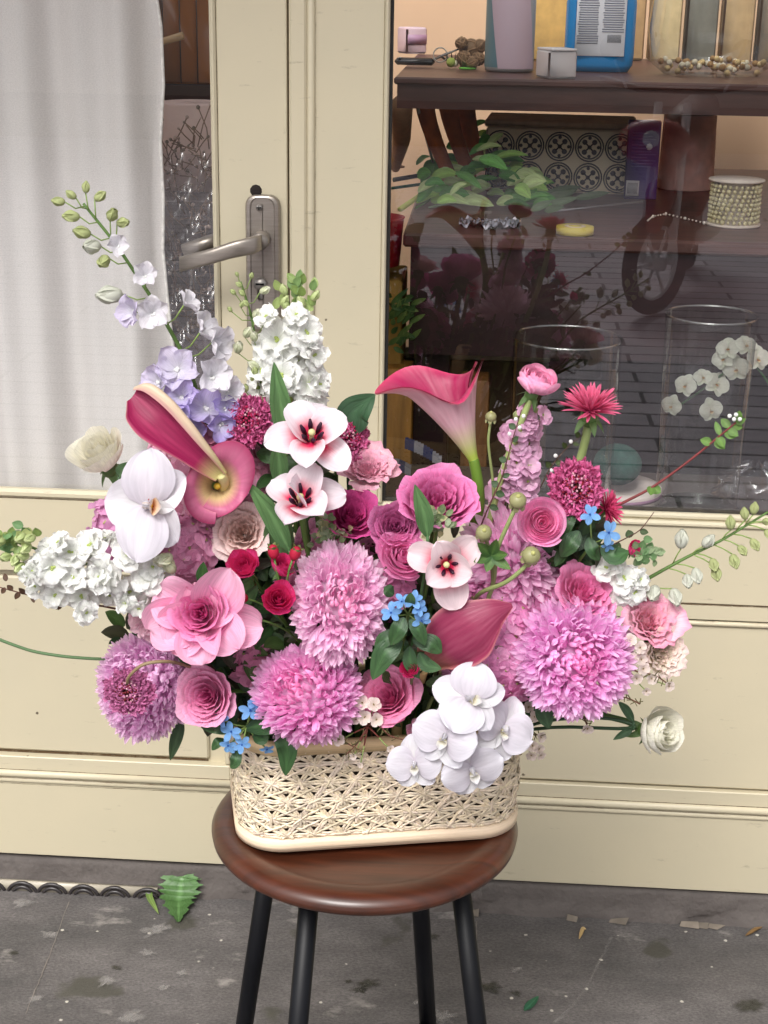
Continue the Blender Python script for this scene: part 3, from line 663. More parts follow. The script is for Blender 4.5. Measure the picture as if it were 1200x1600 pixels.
pl = rounded_plate(-.3115, -.2665, zb, zt, YF - .001, YF - .011, .017, .006, C(150, 145, 140)); 
pl = bp(pl, 'handle_plate', M_STEEL, ld)
def sub(b, name, m, par, smooth=True):
    o = b.build(name, m, None, smooth); o.parent = par; return o
pv = P(406, 377, YF - .03)
b = MB(); b.tube([(pv.x, YF - .008, pv.z), (pv.x, YF - .035, pv.z)], .0115, C(150, 145, 140), 20); sub(b, 'spindle', M_STEEL, pl)
pe = P(281, 413, YF - .055); b = MB()
pth = [Vector((pv.x + .004, YF - .040, pv.z)), Vector((pv.x - .004, YF - .052, pv.z - .001)), Vector((pv.x - .03, YF - .056, pv.z - .007)).lerp(pe, .05), pv.lerp(pe, .55), pe]
pth[3].y = YF - .056
pts = []
for i, p in enumerate(pth):
    h = [.010, .0115, .0108, .0100, .0100][i]; d = [.006, .008, .007, .006, .0055][i]
    a = np.linspace(0, 2 * PI, 16, endpoint=False)
    ca, sa = np.cos(a), np.sin(a); e = .6
    pts.append(np.c_[p.x + 0 * a, p.y + d * np.sign(ca) * abs(ca) ** e, p.z + h * np.sign(sa) * abs(sa) ** e])
pts = np.stack([pts[0] * 0 + pts[0].mean(0)] + pts + [pts[-1] * 0 + pts[-1].mean(0)])
b.grid(pts.swapaxes(0, 1), C(155, 150, 142), wrap=True); sub(b, 'lever', M_STEEL, pl)
p0, p1 = P(287, 392, YF + .075), P(345, 372, YF + .075)
b = MB(); b.tube([p0, p0.lerp(p1, .5), p1], .0095, C(150, 145, 140), 12); bp(b, 'inner_lever', M_STEEL, ld, True)
sc_ = P(405, 324, YF - .011); b = MB(); b.tube([(sc_.x, YF - .009, sc_.z), (sc_.x, YF - .0135, sc_.z)], .0042, C(150, 145, 140), 14); b.box(sc_.x - .003, sc_.x + .003, YF - .0142, YF - .0133, sc_.z - .0006, sc_.z + .0006, C(30, 30, 30)); b.box(sc_.x - .0006, sc_.x + .0006, YF - .0143, YF - .0132, sc_.z - .003, sc_.z + .003, C(30, 30, 30)); sub(b, 'screw', mat('screw_steel', None, .35, .7), pl)
kc = P(407, 443, YF - .011); b = MB(); b.tube([(kc.x, YF - .009, kc.z), (kc.x, YF - .0165, kc.z)], .0083, C(150, 145, 140), 20); b.box(kc.x - .0042, kc.x + .0042, YF - .014, YF - .009, kc.z - .022, kc.z - .004, C(120, 115, 110), .002)
b.box(kc.x - .0055, kc.x + .0055, YF - .0172, YF - .0163, kc.z - .0012, kc.z + .0012, C(12, 12, 12)); sub(b, 'lock_cylinder', mat('lock_metal', None, .35, .7), pl)
hc = P(400, 298, YF); b = MB(); b.ball((hc.x, YF, hc.z), .008, C(25, 18, 15), 10, 6, sy=.35); bp(b, 'old_screw_hole', mat('bare_wood_hole', C(28, 20, 16), .9), ld)

rd = thing('shop_window_door', 'cream fixed door leaf with the wide glass showing the shop bench', 'door', (.3, YF + .02, .056))
b = MB(); frame_part(b, -.232, -.1345, .056, 2.06, YF + .001); bp(b, 'stile', M_CREAM, rd)
b = MB(); frame_part(b, -.2545, -.232, .056, 2.06, YF - .006, YF + .045, .003); bp(b, 'meeting_strip', M_CREAM, rd)
b = MB(); b.tube([(-.227, YF - .0005, .056), (-.227, YF - .0005, 2.06)], .0052, CREAM, 12); bp(b, 'astragal', M_CREAM, rd, True)
b = MB(); frame_part(b, .82, .93, .056, 2.06); bp(b, 'stile', M_CREAM, rd)
b = MB(); frame_part(b, -.1345, .82, .054, .221); bp(b, 'bottom_rail', M_CREAM, rd)
b = MB(); frame_part(b, -.1345, .82, .5145, .627); bp(b, 'middle_rail', M_CREAM, rd)
b = MB(); frame_part(b, -.1345, .82, .490, .5125, YF + .001, YF + .04, .001); bp(b, 'panel_trim', M_CREAM, rd)
b = MB(); frame_part(b, -.1345, .82, 1.97, 2.06); bp(b, 'top_rail', M_CREAM, rd)
b = MB(); b.box(-.1345, .82, YF + .012, YF + .03, .221, .49, CREAM); b.box(-.08, .76, YF + .005, YF + .014, .2235, .481, CREAM, .003); bp(b, 'panel', M_CREAM, rd)
b = MB(); roundbar(b, -.21, .93, .484, .0038, YF + .004); roundbar(b, -.23, .93, .1925, .0062, YF + .001); roundbar(b, -.23, .93, .1815, .0048, YF + .002); bp(b, 'moulding', M_CREAM, rd, True)
b = MB(); b.box(-.1345, .82, YF - .004, YF + .012, .627, .6355, CREAM, .003); b.box(-.1345, .82, YF + .002, YF + .013, .6357, .645, CREAM, .003)
b.box(-.1342, -.1285, YF - .003, YF + .0125, .645, 1.97, CREAM, .002); bp(b, 'glazing_bead', M_CREAM, rd)
b = MB(); b.raw([(-.1285, YF + .014, .64), (.82, YF + .014, .64), (.82, YF + .014, 1.97), (-.1285, YF + .014, 1.97)], [(0, 1, 2, 3)], (.9, .9, .9)); bp(b, 'glass_pane', M_GLASS, rd)
b = MB(); b.box(-.1284, -.1245, YF + .010, YF + .020, .645, 1.97, C(40, 38, 36)); b.box(-.1245, .82, YF + .012, YF + .020, .6452, .6485, C(60, 55, 48)); bp(b, 'putty_line', mat('putty', None, .7, var=.4, vs=80), rd)

# moulding dirt, plus painted shade lines along faint grooves and the leaf gap
M_DIRT_SHADE = stain_mat('groove_dirt_shade', C(92, 70, 46), .9, 30.0, .85)
def dirt_shade_lines(root, lines):
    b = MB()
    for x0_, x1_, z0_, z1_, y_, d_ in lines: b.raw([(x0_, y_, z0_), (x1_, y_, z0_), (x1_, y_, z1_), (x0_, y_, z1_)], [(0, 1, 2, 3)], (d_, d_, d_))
    bp(b, 'dirt_shade_lines', M_DIRT_SHADE, root)
dirt_shade_lines(ld, [(-1.0, -.262, .2012, .2026, YF - .0004, .62), (-1.0, -.262, .1893, .1905, YF - .0046, .58), (-1.0, -.262, .1778, .1788, YF - .0004, .50), (-.905, -.356, .6318, .6330, YF - .0004, .58), (-.890, -.381, .2245, .2285, YF + .0128, .62), (-.383, -.3795, .2285, .5190, YF + .0128, .40), (-.2625, -.2585, .30, 2.0, YF - .0004, .22), (-.3475, -.3462, .646, 1.97, YF - .0004, .34)])
dirt_shade_lines(rd, [(-.23, .93, .1985, .1998, YF - .0002, .55), (-.23, .93, .1868, .1878, YF - .0044, .50), (-.21, .93, .4880, .4893, YF - .0002, .35), (-.1345, .82, .5126, .5144, YF + .0002, .62), (-.1345, .82, .6265, .6272, YF - .0004, .45), (-.08, .82, .2212, .2228, YF + .0112, .60), (-.2215, -.2203, .30, 2.0, YF - .0002, .30), (-.2560, -.2548, .10, 2.0, YF - .0002, .5)])
# shop front wall around the doors (mostly beyond the picture)
fw = MB()
fw.box(-3.2, -1.003, 2.0, 2.16, 0, 2.3, CREAM); fw.box(.933, 3.2, 2.0, 2.16, 0, 2.3, CREAM); fw.box(-1.003, .933, 2.0, 2.16, 2.064, 2.3, CREAM)
tag(fw.build('shop_front_wall', M_CREAM, smooth=False), 'cream painted timber shop front framing the two door leaves', 'wall')

b = MB(); b.box(-1.9, 1.9, 1.1, 1.998, 2.22, 2.28, C(200, 196, 188)); tag(b.build('shade_canopy', mat('canopy', None, .8), smooth=False), 'flat pale canopy out of view, added to shade the upper doors', 'canopy')  # unseen canopy, added so the upper door falls in shade
# ================================================================ SHOP INTERIOR
rm = thing('shop_room', 'dim beige shop room seen through the window glass', 'building', (0, 3, 0))
M_INW = mat('interior_plaster', C(222, 186, 152), .8, var=.06, vs=3)
def ip(b, name, m, smooth=False): return bp(b, name, m, rm, smooth)
b = MB(); b.box(-2.4, 2.4, 3.75, 3.85, 0, 2.3); ip(b, 'back_wall', M_INW)
b = MB(); b.box(-2.5, -2.4, 2.17, 3.85, 0, 2.3); ip(b, 'side_wall', M_INW)
b = MB(); b.box(2.4, 2.5, 2.17, 3.85, 0, 2.3); ip(b, 'side_wall', M_INW)
b = MB(); b.box(-2.4, 2.4, 2.165, 3.75, 0, .04); ip(b, 'floor', mat('interior_floor', C(95, 75, 60), .6, var=.2, vs=5))
M_WOODD = mat('dark_bench_wood', C(86, 54, 46), .42, var=.35, vs=9, stretch=(1, 6, 6), bump=.1)
# upper shelf
ZS = P(700, 122, 2.70).z; zs2 = P(700, 172, 2.70).z
t = thing('work_shelf', 'dark brown shelf board holding keys, tin and blue bottle', 'shelf', (.3, 3.1, ZS))
b = MB(); b.box(-.165, 1.4, 2.70, 3.5, ZS - .012, ZS, bev_ := C(72, 44, 36), .003); bp(b, 'shelf_top', M_WOODD, t)
b = MB(); b.box(-.16, 1.39, 2.715, 2.74, zs2, ZS - .0125, C(72, 44, 36)); bp(b, 'apron', M_WOODD, t)
# lower table
ZT = P(900, 372, 2.45).z
t = thing('work_table', 'dark wood table covered in cut leaves under the shelf', 'table', (.4, 2.75, .04))
x0 = P(630, 350, 2.45).x
b = MB(); b.box(x0, 1.4, 2.45, 3.45, ZT - .022, ZT, C(72, 44, 36), .004); bp(b, 'tabletop', M_WOODD, t)
M_WOODK = mat('near_black_wood', C(44, 22, 24), .4, var=.4, vs=8, stretch=(1, 5, 5))
b = MB(); b.box(x0 + .012, 1.38, 2.47, 2.50, ZT - .20, ZT - .0225, C(50, 25, 25)); bp(b, 'apron', M_WOODK, t)
for lx, ly in ((x0 + .02, 2.505), (x0 + .02, 3.35), (1.3, 2.505), (1.3, 3.35)):
    b = MB(); b.box(lx, lx + .06, ly, ly + .06, .041, ZT - .0226, C(50, 25, 25), .002); bp(b, 'leg', M_WOODK, t)
b = MB(); b.box(x0 + .09, 1.28, 3.30, 3.32, .2, ZT - .03, C(40, 22, 20)); bp(b, 'back_board', M_WOODK, t)
# display ledge right behind the glass
ZL = .565
b = MB(); b.box(-.155, 1.5, 2.08, 2.44, .041, ZL, C(90, 80, 72), .004); tag(b.build('display_ledge', mat('ledge_top', C(92, 82, 76), .5, var=.3, vs=7), smooth=False), 'low grey brown window ledge carrying the glass vases', 'ledge')
def on(px, py, z): # point on a horizontal level at a picture point
    return PZ(px, py, z)
# vases
def vase(cx, cy, r0, r1, z0, z1, label):
    t = thing('glass_vase', label, 'vase', (cx, cy, z0), 'clear glass cylinder vases on the ledge')
    b = MB(); th = .003
    b.lathe([(1e-5, .001), (r0 - .004, .001), (r0, .006), (r1, z1 - z0 - .003), (r1 - th / 2, z1 - z0)], (.9, .9, .9), 48); child('wall', b.mesh('vase_wall', M_VASE), t, (cx, cy, z0))
    b = MB(); a = np.linspace(0, 2 * PI, 49); b.tube(np.c_[r1 * np.cos(a), r1 * np.sin(a), 0 * a + z1 - z0], .0018, (.8, .85, .8), 6, cap=False); child('rim', b.mesh('vase_rim', glass_mat('rim_glass', .7, .30, (.9, .92, .9), .05)), t, (cx, cy, z0))
    b = MB(); b.lathe([(1e-5, .0), (r0 - .006, .0), (r0 - .003, .004), (r0 - .006, .010), (1e-5, .010)], (.9, .9, .9), 48); child('base', b.mesh('vase_base', glass_mat('base_glass', .7, .15, (.85, .88, .85), .02)), t, (cx, cy, z0 + .0005))
p = P(887, 527, 2.24); vase(p.x, p.y, .079, .080, ZL + .001, p.z, 'squat clear glass cylinder vase behind the pink gerbera')
p = P(1118, 492, 2.25); vase(p.x - .005, p.y, .062, .067, ZL + .001, p.z, 'taller clear glass cylinder vase at the right of the window')
# tape roll with a green ball
p = on(965, 778, ZL); t = thing('tape_roll', 'wide roll of white tape lying flat behind the squat vase', 'tape', (p.x, p.y, ZL + .001))
b = MB(); b.lathe([(.030, 0), (.066, 0), (.067, .004), (.067, .018), (.066, .020), (.030, .020), (.030, 0)], C(200, 188, 182), 40); child('roll', b.mesh('roll', mat('paper_white', None, .7)), t, t.location)
b = MB(); b.lathe([(.0668, .008), (.0676, .008), (.0676, .014), (.0668, .014)], C(140, 105, 130), 40); child('stripe', b.mesh('stripe', mat('tape_stripe', None, .6)), t, t.location)
b = MB(); b.ball((0, 0, 0), .038, C(42, 78, 70), 20, 14, sz=.85); o = b.build('floral_ball', mat('green_foam', None, .9, var=.25, vs=60, bump=.6, bs=200)); q = Vector(t.location) + Vector((-.004, 0, .021 + .033)); o.location = q
tag(o, 'dark green foam ball resting on the white tape roll', 'foam ball')
# plastic bag
b = MB(); n_, m_ = 26, 18; U, V = np.meshgrid(np.linspace(0, 2 * PI, n_, endpoint=False), np.linspace(0, 1, m_), indexing='ij')
R_ = .055 * np.sin(PI * (V * .93 + .05)) ** .6 * (1 + .18 * np.sin(5 * U + 6 * V) + .12 * np.sin(11 * U - 9 * V)); 
b.grid(np.stack([R_ * np.cos(U), R_ * np.sin(U) * .7, V * .075 * (1 + .1 * np.sin(7 * U))], -1), (.9, .9, .9), wrap=True); o = b.build('plastic_bag', M_CELLO); o.location = on(1175, 800, ZL) + Vector((0, 0, .001))
tag(o, 'crumpled clear plastic bag in the lower right window corner', 'bag')
# --- shelf items
def item(name, label, cat, loc, parts, rz=0):
    t = thing(name, label, cat, loc)
    for nm, mb, m in parts:
        o = mb.build(nm, m, t)
    t.rotation_euler = (0, 0, rz); return t
M_COL = mat('coloured', None, .45); M_COLR = mat('coloured_rough', None, .8, var=.15, vs=40); M_COLG = mat('coloured_gloss', None, .18, spec=.8)
p = on(795, 112, ZS); r = 38 * m_per_px(p)
b = MB(); b.lathe([(1e-5, .001), (r * .98, .001), (r, .006), (r, .15), (r * .97, .153), (1e-5, .153)], C(170, 175, 178), 40)
b2 = MB(); a = np.linspace(PI, 1.45 * PI, 14); b2.grid(np.stack([np.c_[(r + .0006) * np.cos(a), (r + .0006) * np.sin(a), .008 + 0 * a + z * .13] for z in np.linspace(0, 1, 6)], 1), C(98, 138, 150))
b3 = MB(); a = np.linspace(1.35 * PI, 1.9 * PI, 14); Zb = np.linspace(.0, .135, 8); A, Zg = np.meshgrid(a, Zb, indexing='ij'); b3.grid(np.stack([(r + .0009) * np.cos(A + 5 * (Zg - .05) * 0 - .5 * Zg / .135), (r + .0009) * np.sin(A - .5 * Zg / .135), .006 + Zg], -1), C(206, 186, 200))
b4 = MB(); th = np.linspace(0, 1, 30); aa = 1.25 * PI + th * .9; b4.tube(np.c_[(r + .0015) * np.cos(aa), (r + .0015) * np.sin(aa), .138 + .006 * np.sin(th * 24)], .0006, C(40, 60, 80), 5)
item('paint_tin', 'tall tin with blue and lilac paper wrap standing on the shelf', 'tin', (p.x, p.y, ZS + .001), [('can', b, mat('tin_metal', None, .4, .2)), ('blue_paper', b2, M_COL), ('lilac_paper', b3, M_COL), ('handwriting', b4, M_COL)])
# blue bottle
p = on(934, 112, ZS); k = m_per_px(p); hw = 54 * k
prof = [(1e-5, 0), (.85, 0), (.98, .012), (1.0, .03), (1.0, .12), (.9, .17), (.5, .20), (.22, .22), (.22, .25)]
b = MB(); a = np.linspace(0, 2 * PI, 36, endpoint=False); ca, sa = np.cos(a), np.sin(a); e = .7
pts = np.stack([np.c_[hw * q * np.sign(ca) * abs(ca) ** e, .028 * q * np.sign(sa) * abs(sa) ** e, 0 * a + z] for q, z in prof], 1); b.grid(pts, C(20, 140, 210), wrap=True)
lb = MB(); lw = 38 * k
lb.box(-lw, lw, -.0300, -.0288, .028, .15, C(206, 208, 214), .0005)
for row in range(24):
    for cx_ in (-.5, .5):
        if cx_ > 0 and row < 5: continue
        wd = RNG.uniform(.36, .44)
        lb.box(lw * (cx_ - wd), lw * (cx_ + wd), -.0306, -.0301, .05 + row * .0041, .0514 + row * .0041, C(120, 128, 150))
for k2 in range(16): lb.box(lw * (.3 + k2 * .035), lw * (.3 + k2 * .035 + .016), -.0306, -.0301, .052, .066, C(50, 52, 60))
item('spray_bottle', 'blue cleaning bottle with a white printed back label', 'bottle', (p.x, p.y, ZS + .001), [('bottle_body', b, mat('blue_plastic', None, .12, spec=.7)), ('label', lb, M_COL)], -.05)
p = on(868, 122, ZS); b = MB(); b.box(-.026, .026, -.03, .03, 0, .045, C(222, 220, 222), .003); b2 = MB(); b2.box(-.024, .024, -.032, .032, .045, .049, C(235, 233, 235), .001)
item('white_box', 'small white card box beside the blue bottle', 'box', (p.x, p.y, ZS + .001), [('box_body', b, M_COL), ('lid', b2, M_COL)], .35)
# keys
p = on(650, 105, ZS); b = MB(); b.box(-.04, .035, -.012, .012, .003, .016, C(22, 22, 24), .005); b2 = MB(); b2.box(-.033, -.028, -.0125, .0125, .0155, .0165, C(190, 190, 190)); 
b3 = MB()
for i in range(5):
    a = i * .5; b3.tube([(.03, 0, .012), (.045 + .01 * i, .01 * math.sin(a * 3), .02 + .004 * i), (.06 + .004 * i, .012 * math.cos(a * 5), .010)], .0022, C(150, 148, 145) if i % 2 else C(30, 30, 32), 6)
a = np.linspace(0, 2 * PI, 20); b3.tube(np.c_[.045 + .013 * np.cos(a), .004 * np.sin(a), .022 + .013 * np.sin(a)], .0012, C(180, 178, 170), 6)
b4 = MB(); b4.ball((.066, -.02, .010), .009, C(170, 190, 90), 10, 8); b4.ball((.074, -.018, .008), .006, C(225, 220, 190), 10, 8); b4.tube([(.085, -.02, .006), (.095, -.025, .004), (.10, -.012, .005)], .004, C(140, 110, 150), 6); b4.lathe([(1e-5, 0), (.016, 0), (.016, .003), (1e-5, .003)], C(110, 190, 70), 18, (.098, -.045, 0))
item('car_keys', 'black car key fob with key ring and green tag', 'keys', (p.x, p.y, ZS + .001), [('fob', b, M_COLG), ('fob_trim', b2, M_COL), ('key_ring', b3, M_COLG), ('charm', b4, M_COLR)], 0)
p = on(735, 108, ZS); t = thing('rattan_balls', 'bunch of brown twine balls next to the tall tin', 'ornament', (p.x, p.y, ZS + .001))
for i, (dx, dy, dz, rr) in enumerate([(0, .02, .03, .022), (-.018, 0, .045, .011), (.014, -.01, .018, .012), (.004, -.02, .012, .011), (-.012, .0, .018, .014), (.016, .01, .04, .012)]):
    b = MB(); b.ball((0, 0, 0), rr, C(120, 95, 68), 14, 10)
    for q in range(7):
        ax = RNG.normal(0, 1, 3); ax /= np.linalg.norm(ax); m3 = np.array(frame(ax)); a = np.linspace(0, 2 * PI, 20); b.tube((np.c_[np.cos(a), np.sin(a), 0 * a] * rr * 1.02) @ m3.T, .0012, C(150, 120, 88), 5)
    child('ball', b.mesh('ball', M_COLR), t, t.location + Vector((dx, dy, dz)))
# pale bust shape at left and pinkish box behind
p = on(618, 88, ZS); b = MB(); b.box(-.03, .02, -.02, .03, 0, .055, C(215, 190, 200), .004); b2 = MB(); b2.box(-.028, .018, -.0215, -.0202, .02, .04, C(190, 150, 180))
item('pink_box', 'small pinkish box at the left end of the shelf behind the keys', 'box', (p.x + .035, p.y + .12, ZS + .001), [('box_body', b, M_COL), ('label', b2, M_COL)], .5)
# big cellophane / glass bowl at the upper right
p = on(1110, 118, ZS); b = MB(); b.lathe([(.01, .001), (.085, .001), (.11, .02), (.118, .08), (.112, .14)], (.9, .9, .9), 40); b2 = MB()
for i in range(60):
    a = RNG.uniform(0, 2 * PI); rr = RNG.uniform(.02, .1); b2.ball((rr * math.cos(a), rr * math.sin(a), .006 + RNG.uniform(0, .02)), .006, C(*[(205, 180, 130), (165, 130, 85), (225, 215, 190)][i % 3]), 6, 5)
item('glass_bowl', 'big clear glass bowl of dried pieces at the shelf right', 'bowl', (p.x, p.y, ZS + .001), [('bowl_wall', b, M_VASE), ('dried_filling', b2, M_COLR)])
p = P(1080, 40, 3.4); b = MB()
for i in range(5):
    b.box(-.16 + i * .075, -.095 + i * .075, 0, .05, 0, .3, C(*[(170, 138, 96), (205, 184, 140), (112, 110, 100), (180, 152, 112), (104, 102, 92)][i]), .004)
o = b.build('book_row', M_COLR); o.location = (p.x, p.y, ZS + .001); tag(o, 'row of upright tan and grey folders behind the glass bowl', 'folders')
p = P(850, 40, 3.3); b = MB(); b.box(-.09, .11, 0, .06, 0, .28, C(205, 165, 95), .004); o = b.build('cardboard_box', M_COLR); o.location = (p.x, 3.3, ZS + .001); tag(o, 'yellow ochre cardboard box behind the blue bottle', 'box')
# --- table items
p = on(865, 282, ZT); b = MB(); hw = 108 * m_per_px(p); b.box(-hw, hw, 0, .16, 0, .118, C(232, 218, 190), .004)
pt = MB(); ink = C(52, 46, 52)
for i in range(5):
    for j in range(2):
        cx, cz = -hw + hw * .2 + i * hw * .4, .03 + j * .056
        for q in range(8):
            an = q * PI / 4; rr_ = .013 if q % 2 else .017; pt.ball((cx + rr_ * math.cos(an), -.0005, cz + rr_ * math.sin(an)), .0052 if q % 2 else .0034, ink, 8, 5, sy=.2)
            if q % 2: pt.tube([(cx, -.001, cz), (cx + .010 * math.cos(an), -.001, cz + .010 * math.sin(an))], .0014, ink, 4)
        for r_q in (.026, .0215): a = np.linspace(0, 2 * PI, 24); pt.tube(np.c_[cx + r_q * np.cos(a), -.001 + 0 * a, cz + r_q * np.sin(a)], .0013, ink, 4)
        pt.ball((cx, -.0005, cz), .004, ink, 8, 5, sy=.2)
ld_ = MB(); ld_.box(-hw - .003, hw + .003, -.003, .163, .1185, .132, C(196, 172, 136), .003)
item('patterned_box', 'cream box with black ornamental tile pattern behind the leaves', 'box', (p.x, 2.98, ZT + .001), [('box_body', b, M_COL), ('tile_pattern', pt, M_COL), ('lid', ld_, M_COLR)], -.06)
p = on(995, 304, ZT); p.y = min(p.y, 2.93); b = MB(); hw = 25 * m_per_px(p); hh = 118 * m_per_px(p); b.box(-hw, hw, -.015, .015, 0, hh, C(84, 62, 130), .0015)
b2 = MB(); b2.box(-hw * .9, -hw * .1, -.0162, -.0152, .006, .034, C(205, 200, 205))
for q in range(9): b2.box(-hw * .8 + q * hw * .07, -hw * .8 + q * hw * .07 + hw * .035, -.0166, -.0163, .01, .03, C(40, 40, 44))
for q in range(12): b2.box(-hw * .7, hw * RNG.uniform(.2, .8), -.0162, -.0154, hh * .42 + q * .0055, hh * .42 + q * .0055 + .0012, C(122, 105, 165))
b2.ball((hw * .35, -.0155, hh * .68), .006, C(210, 205, 215), 10, 6, sy=.2)
item('purple_carton', 'upright purple carton with white barcode beside the patterned box', 'carton', (p.x, p.y, ZT + .001), [('carton_body', b, M_COL), ('print', b2, M_COL)], -.06)
p = on(1075, 300, ZT); b = MB(); r = 44 * m_per_px(p); b.lathe([(1e-5, 0), (r, 0), (r * 1.0, .003), (r * .93, .14), (r * .88, .143), (r * .86, .12), (r * .9, .01), (1e-5, .01)], C(232, 188, 178), 36)
item('pink_bucket', 'dusty pink cylinder bucket behind the pearl garland spool', 'bucket', (p.x, p.y + r, ZT + .001), [('bucket_body', b, M_COLR)])
# pearl spool
p = on(1145, 352, ZT); k = m_per_px(p); t = thing('pearl_garland_spool', 'spool wound with cream pearl garland at the table edge', 'spool', (p.x, p.y, ZT + .001))
R1 = 42 * k
b = MB(); b.lathe([(1e-5, 0), (R1, 0), (R1, .003), (R1 * .6, .004), (R1 * .6, .072), (R1 * 1.02, .073), (R1 * 1.02, .076), (1e-5, .076)], C(226, 214, 200), 36); child('reel', b.mesh('reel', M_COL), t, t.location)
b = MB()
for layer in range(9):
    for q in range(26):
        a = q / 26 * 2 * PI + layer * .3; b.ball((R1 * .88 * math.cos(a), R1 * .88 * math.sin(a), .008 + layer * .0072), .0036 * RNG.uniform(.8, 1.3), C(214, 206, 160), 6, 5)
child('pearls', b.mesh('pearls', mat('pearl', None, .2, spec=.8)), t, t.location)
b = MB(); pp = [on(1100, 352, ZT), on(1070, 345, ZT), on(1040, 338, ZT), on(1020, 342, ZT), on(1010, 350, ZT)]
for i in range(4):
    for q in range(5):
        z = pp[i].lerp(pp[i + 1], q / 5); b.ball((z.x, z.y, ZT + .004), .0032 if q == 0 else .0018, C(225, 218, 205), 6, 5)
o = b.build('loose_pearls', mat('pearl_strand', None, .2, spec=.8)); o.parent = t; o.matrix_local = Matrix.Translation(-t.location)
p = on(898, 366, ZT); b = MB(); b.lathe([(.012, 0), (.030, 0), (.030, .012), (.012, .012), (.012, 0)], C(216, 198, 90), 30); b2 = MB(); b2.lathe([(.011, .0125), (.017, .0125), (.017, .0005), (.011, .0005)], C(225, 205, 175), 24)
item('yellow_tape', 'small roll of yellow tape on the front edge of the table', 'tape', (p.x, p.y, ZT + .001), [('tape_ring', b, M_COL), ('core', b2, M_COL)])
b = MB(); U, V = np.meshgrid(np.linspace(0, 1, 24), np.linspace(0, 1, 12), indexing='ij'); b.grid(np.stack([(U - .5) * .1, (V - .5) * .05 + .008 * np.sin(9 * U), .006 + .004 * np.sin(40 * U + 9 * V) + .004 * np.sin(23 * V - 17 * U)], -1), (.9, .9, .9))
o = b.build('foil_scrap', mat('foil', C(190, 185, 190), .15, .9)); o.location = on(765, 355, ZT) + Vector((0, 0, .001)); tag(o, 'crinkled silver foil scrap lying in front of the leaves', 'foil')
# scissors-like stick
p0, p1 = on(870, 335, ZT), on(1003, 322, ZT); b = MB(); b.tube([p0 + Vector((0, 0, .006)), p1 + Vector((0, 0, .008))], .0018, C(150, 148, 150), 6); o = b.build('florist_stick', mat('stick_metal', None, .3, .6)); tag(o, 'thin grey stick lying across the table behind the yellow tape', 'stick')

# --- cut leaves heap on the table
t = thing('cut_leaves', 'heap of cut green leaves and stems lying on the work table', 'leaves', on(735, 320, ZT))
b = MB()
for i in range(170):
    px, py = RNG.uniform(650, 848), RNG.uniform(262, 332); q = on(px, py, ZT); z = ZT + RNG.uniform(.006, .105) * (1 - abs(px - 740) / 130)
    a = RNG.normal(.35, .5); L_ = RNG.uniform(.03, .065); d = Vector((math.cos(a), math.sin(a) * .4, math.sin(a) * .8 * RNG.uniform(.2, 1)))
    q.z = max(z, ZT + .006); c = [C(70, 140, 50), C(104, 176, 76), C(160, 206, 100), C(196, 220, 150)][RNG.integers(4)]
    q2 = q + d * L_; q2.z = max(q2.z, ZT + .005)
    blade(b, [q, q.lerp(q2, .5) + Vector((0, 0, .008)), q2], RNG.uniform(.012, .026), c * .8, c, nrm=(RNG.normal(0, .4), -1, .8), nv=8, nu=5)
for i in range(16):
    px, py = RNG.uniform(800, 900), RNG.uniform(285, 335); q = on(px, py, ZT); q.z += .006; q2 = q + Vector((RNG.uniform(.03, .07), RNG.normal(0, .02), RNG.uniform(0, .02)))
    blade(b, [q, q2], .016, C(110, 130, 95), C(90, 115, 80), nrm=(0, -1, .8), nv=7, nu=5)
wchild(b, 'leaves', M_LEAF, t)
b = MB()
for (x0_, y0_, x1_, y1_, r_, c_) in [(625, 335, 700, 287, .0048, C(214, 218, 120)), (650, 330, 760, 270, .002, G1), (612, 300, 670, 297, .003, C(40, 110, 90)), (615, 288, 672, 283, .0045, C(52, 54, 56)), (670, 330, 740, 320, .002, C(120, 140, 110)), (820, 290, 905, 270, .002, C(110, 130, 90)), (700, 318, 780, 295, .002, DG2)]:
    b.tube([on(x0_, y0_, ZT) + Vector((0, 0, r_ + .004)), on(x1_, y1_, ZT) + Vector((0, 0, r_ + .010))], r_, c_, 7)
wchild(b, 'cut_stems', M_STEM, t)
b = MB(); q = on(800, 290, ZT) + Vector((0, 0, .03))
for i in range(26): p_, U, V = petal(.018, .012, 1.2, .5, .2, 0, .5, nu=4, nv=5); addp(b, place(p_, RNG.uniform(0, 6.3), RNG.uniform(-.3, 1.4), q), pc(C(150, 160, 60), C(206, 202, 96), V), U, V)
q = on(685, 312, ZT) + Vector((0, 0, .02))
for i in range(8): p_, U, V = petal(.022, .016, 1.2, .5, .2, 0, .5, nu=4, nv=5); addp(b, place(p_, RNG.uniform(0, 6.3), RNG.uniform(-.2, 1.0), q), pc(C(215, 190, 160), C(228, 210, 188), V), U, V)
wchild(b, 'loose_petals', M_PETAL, t)
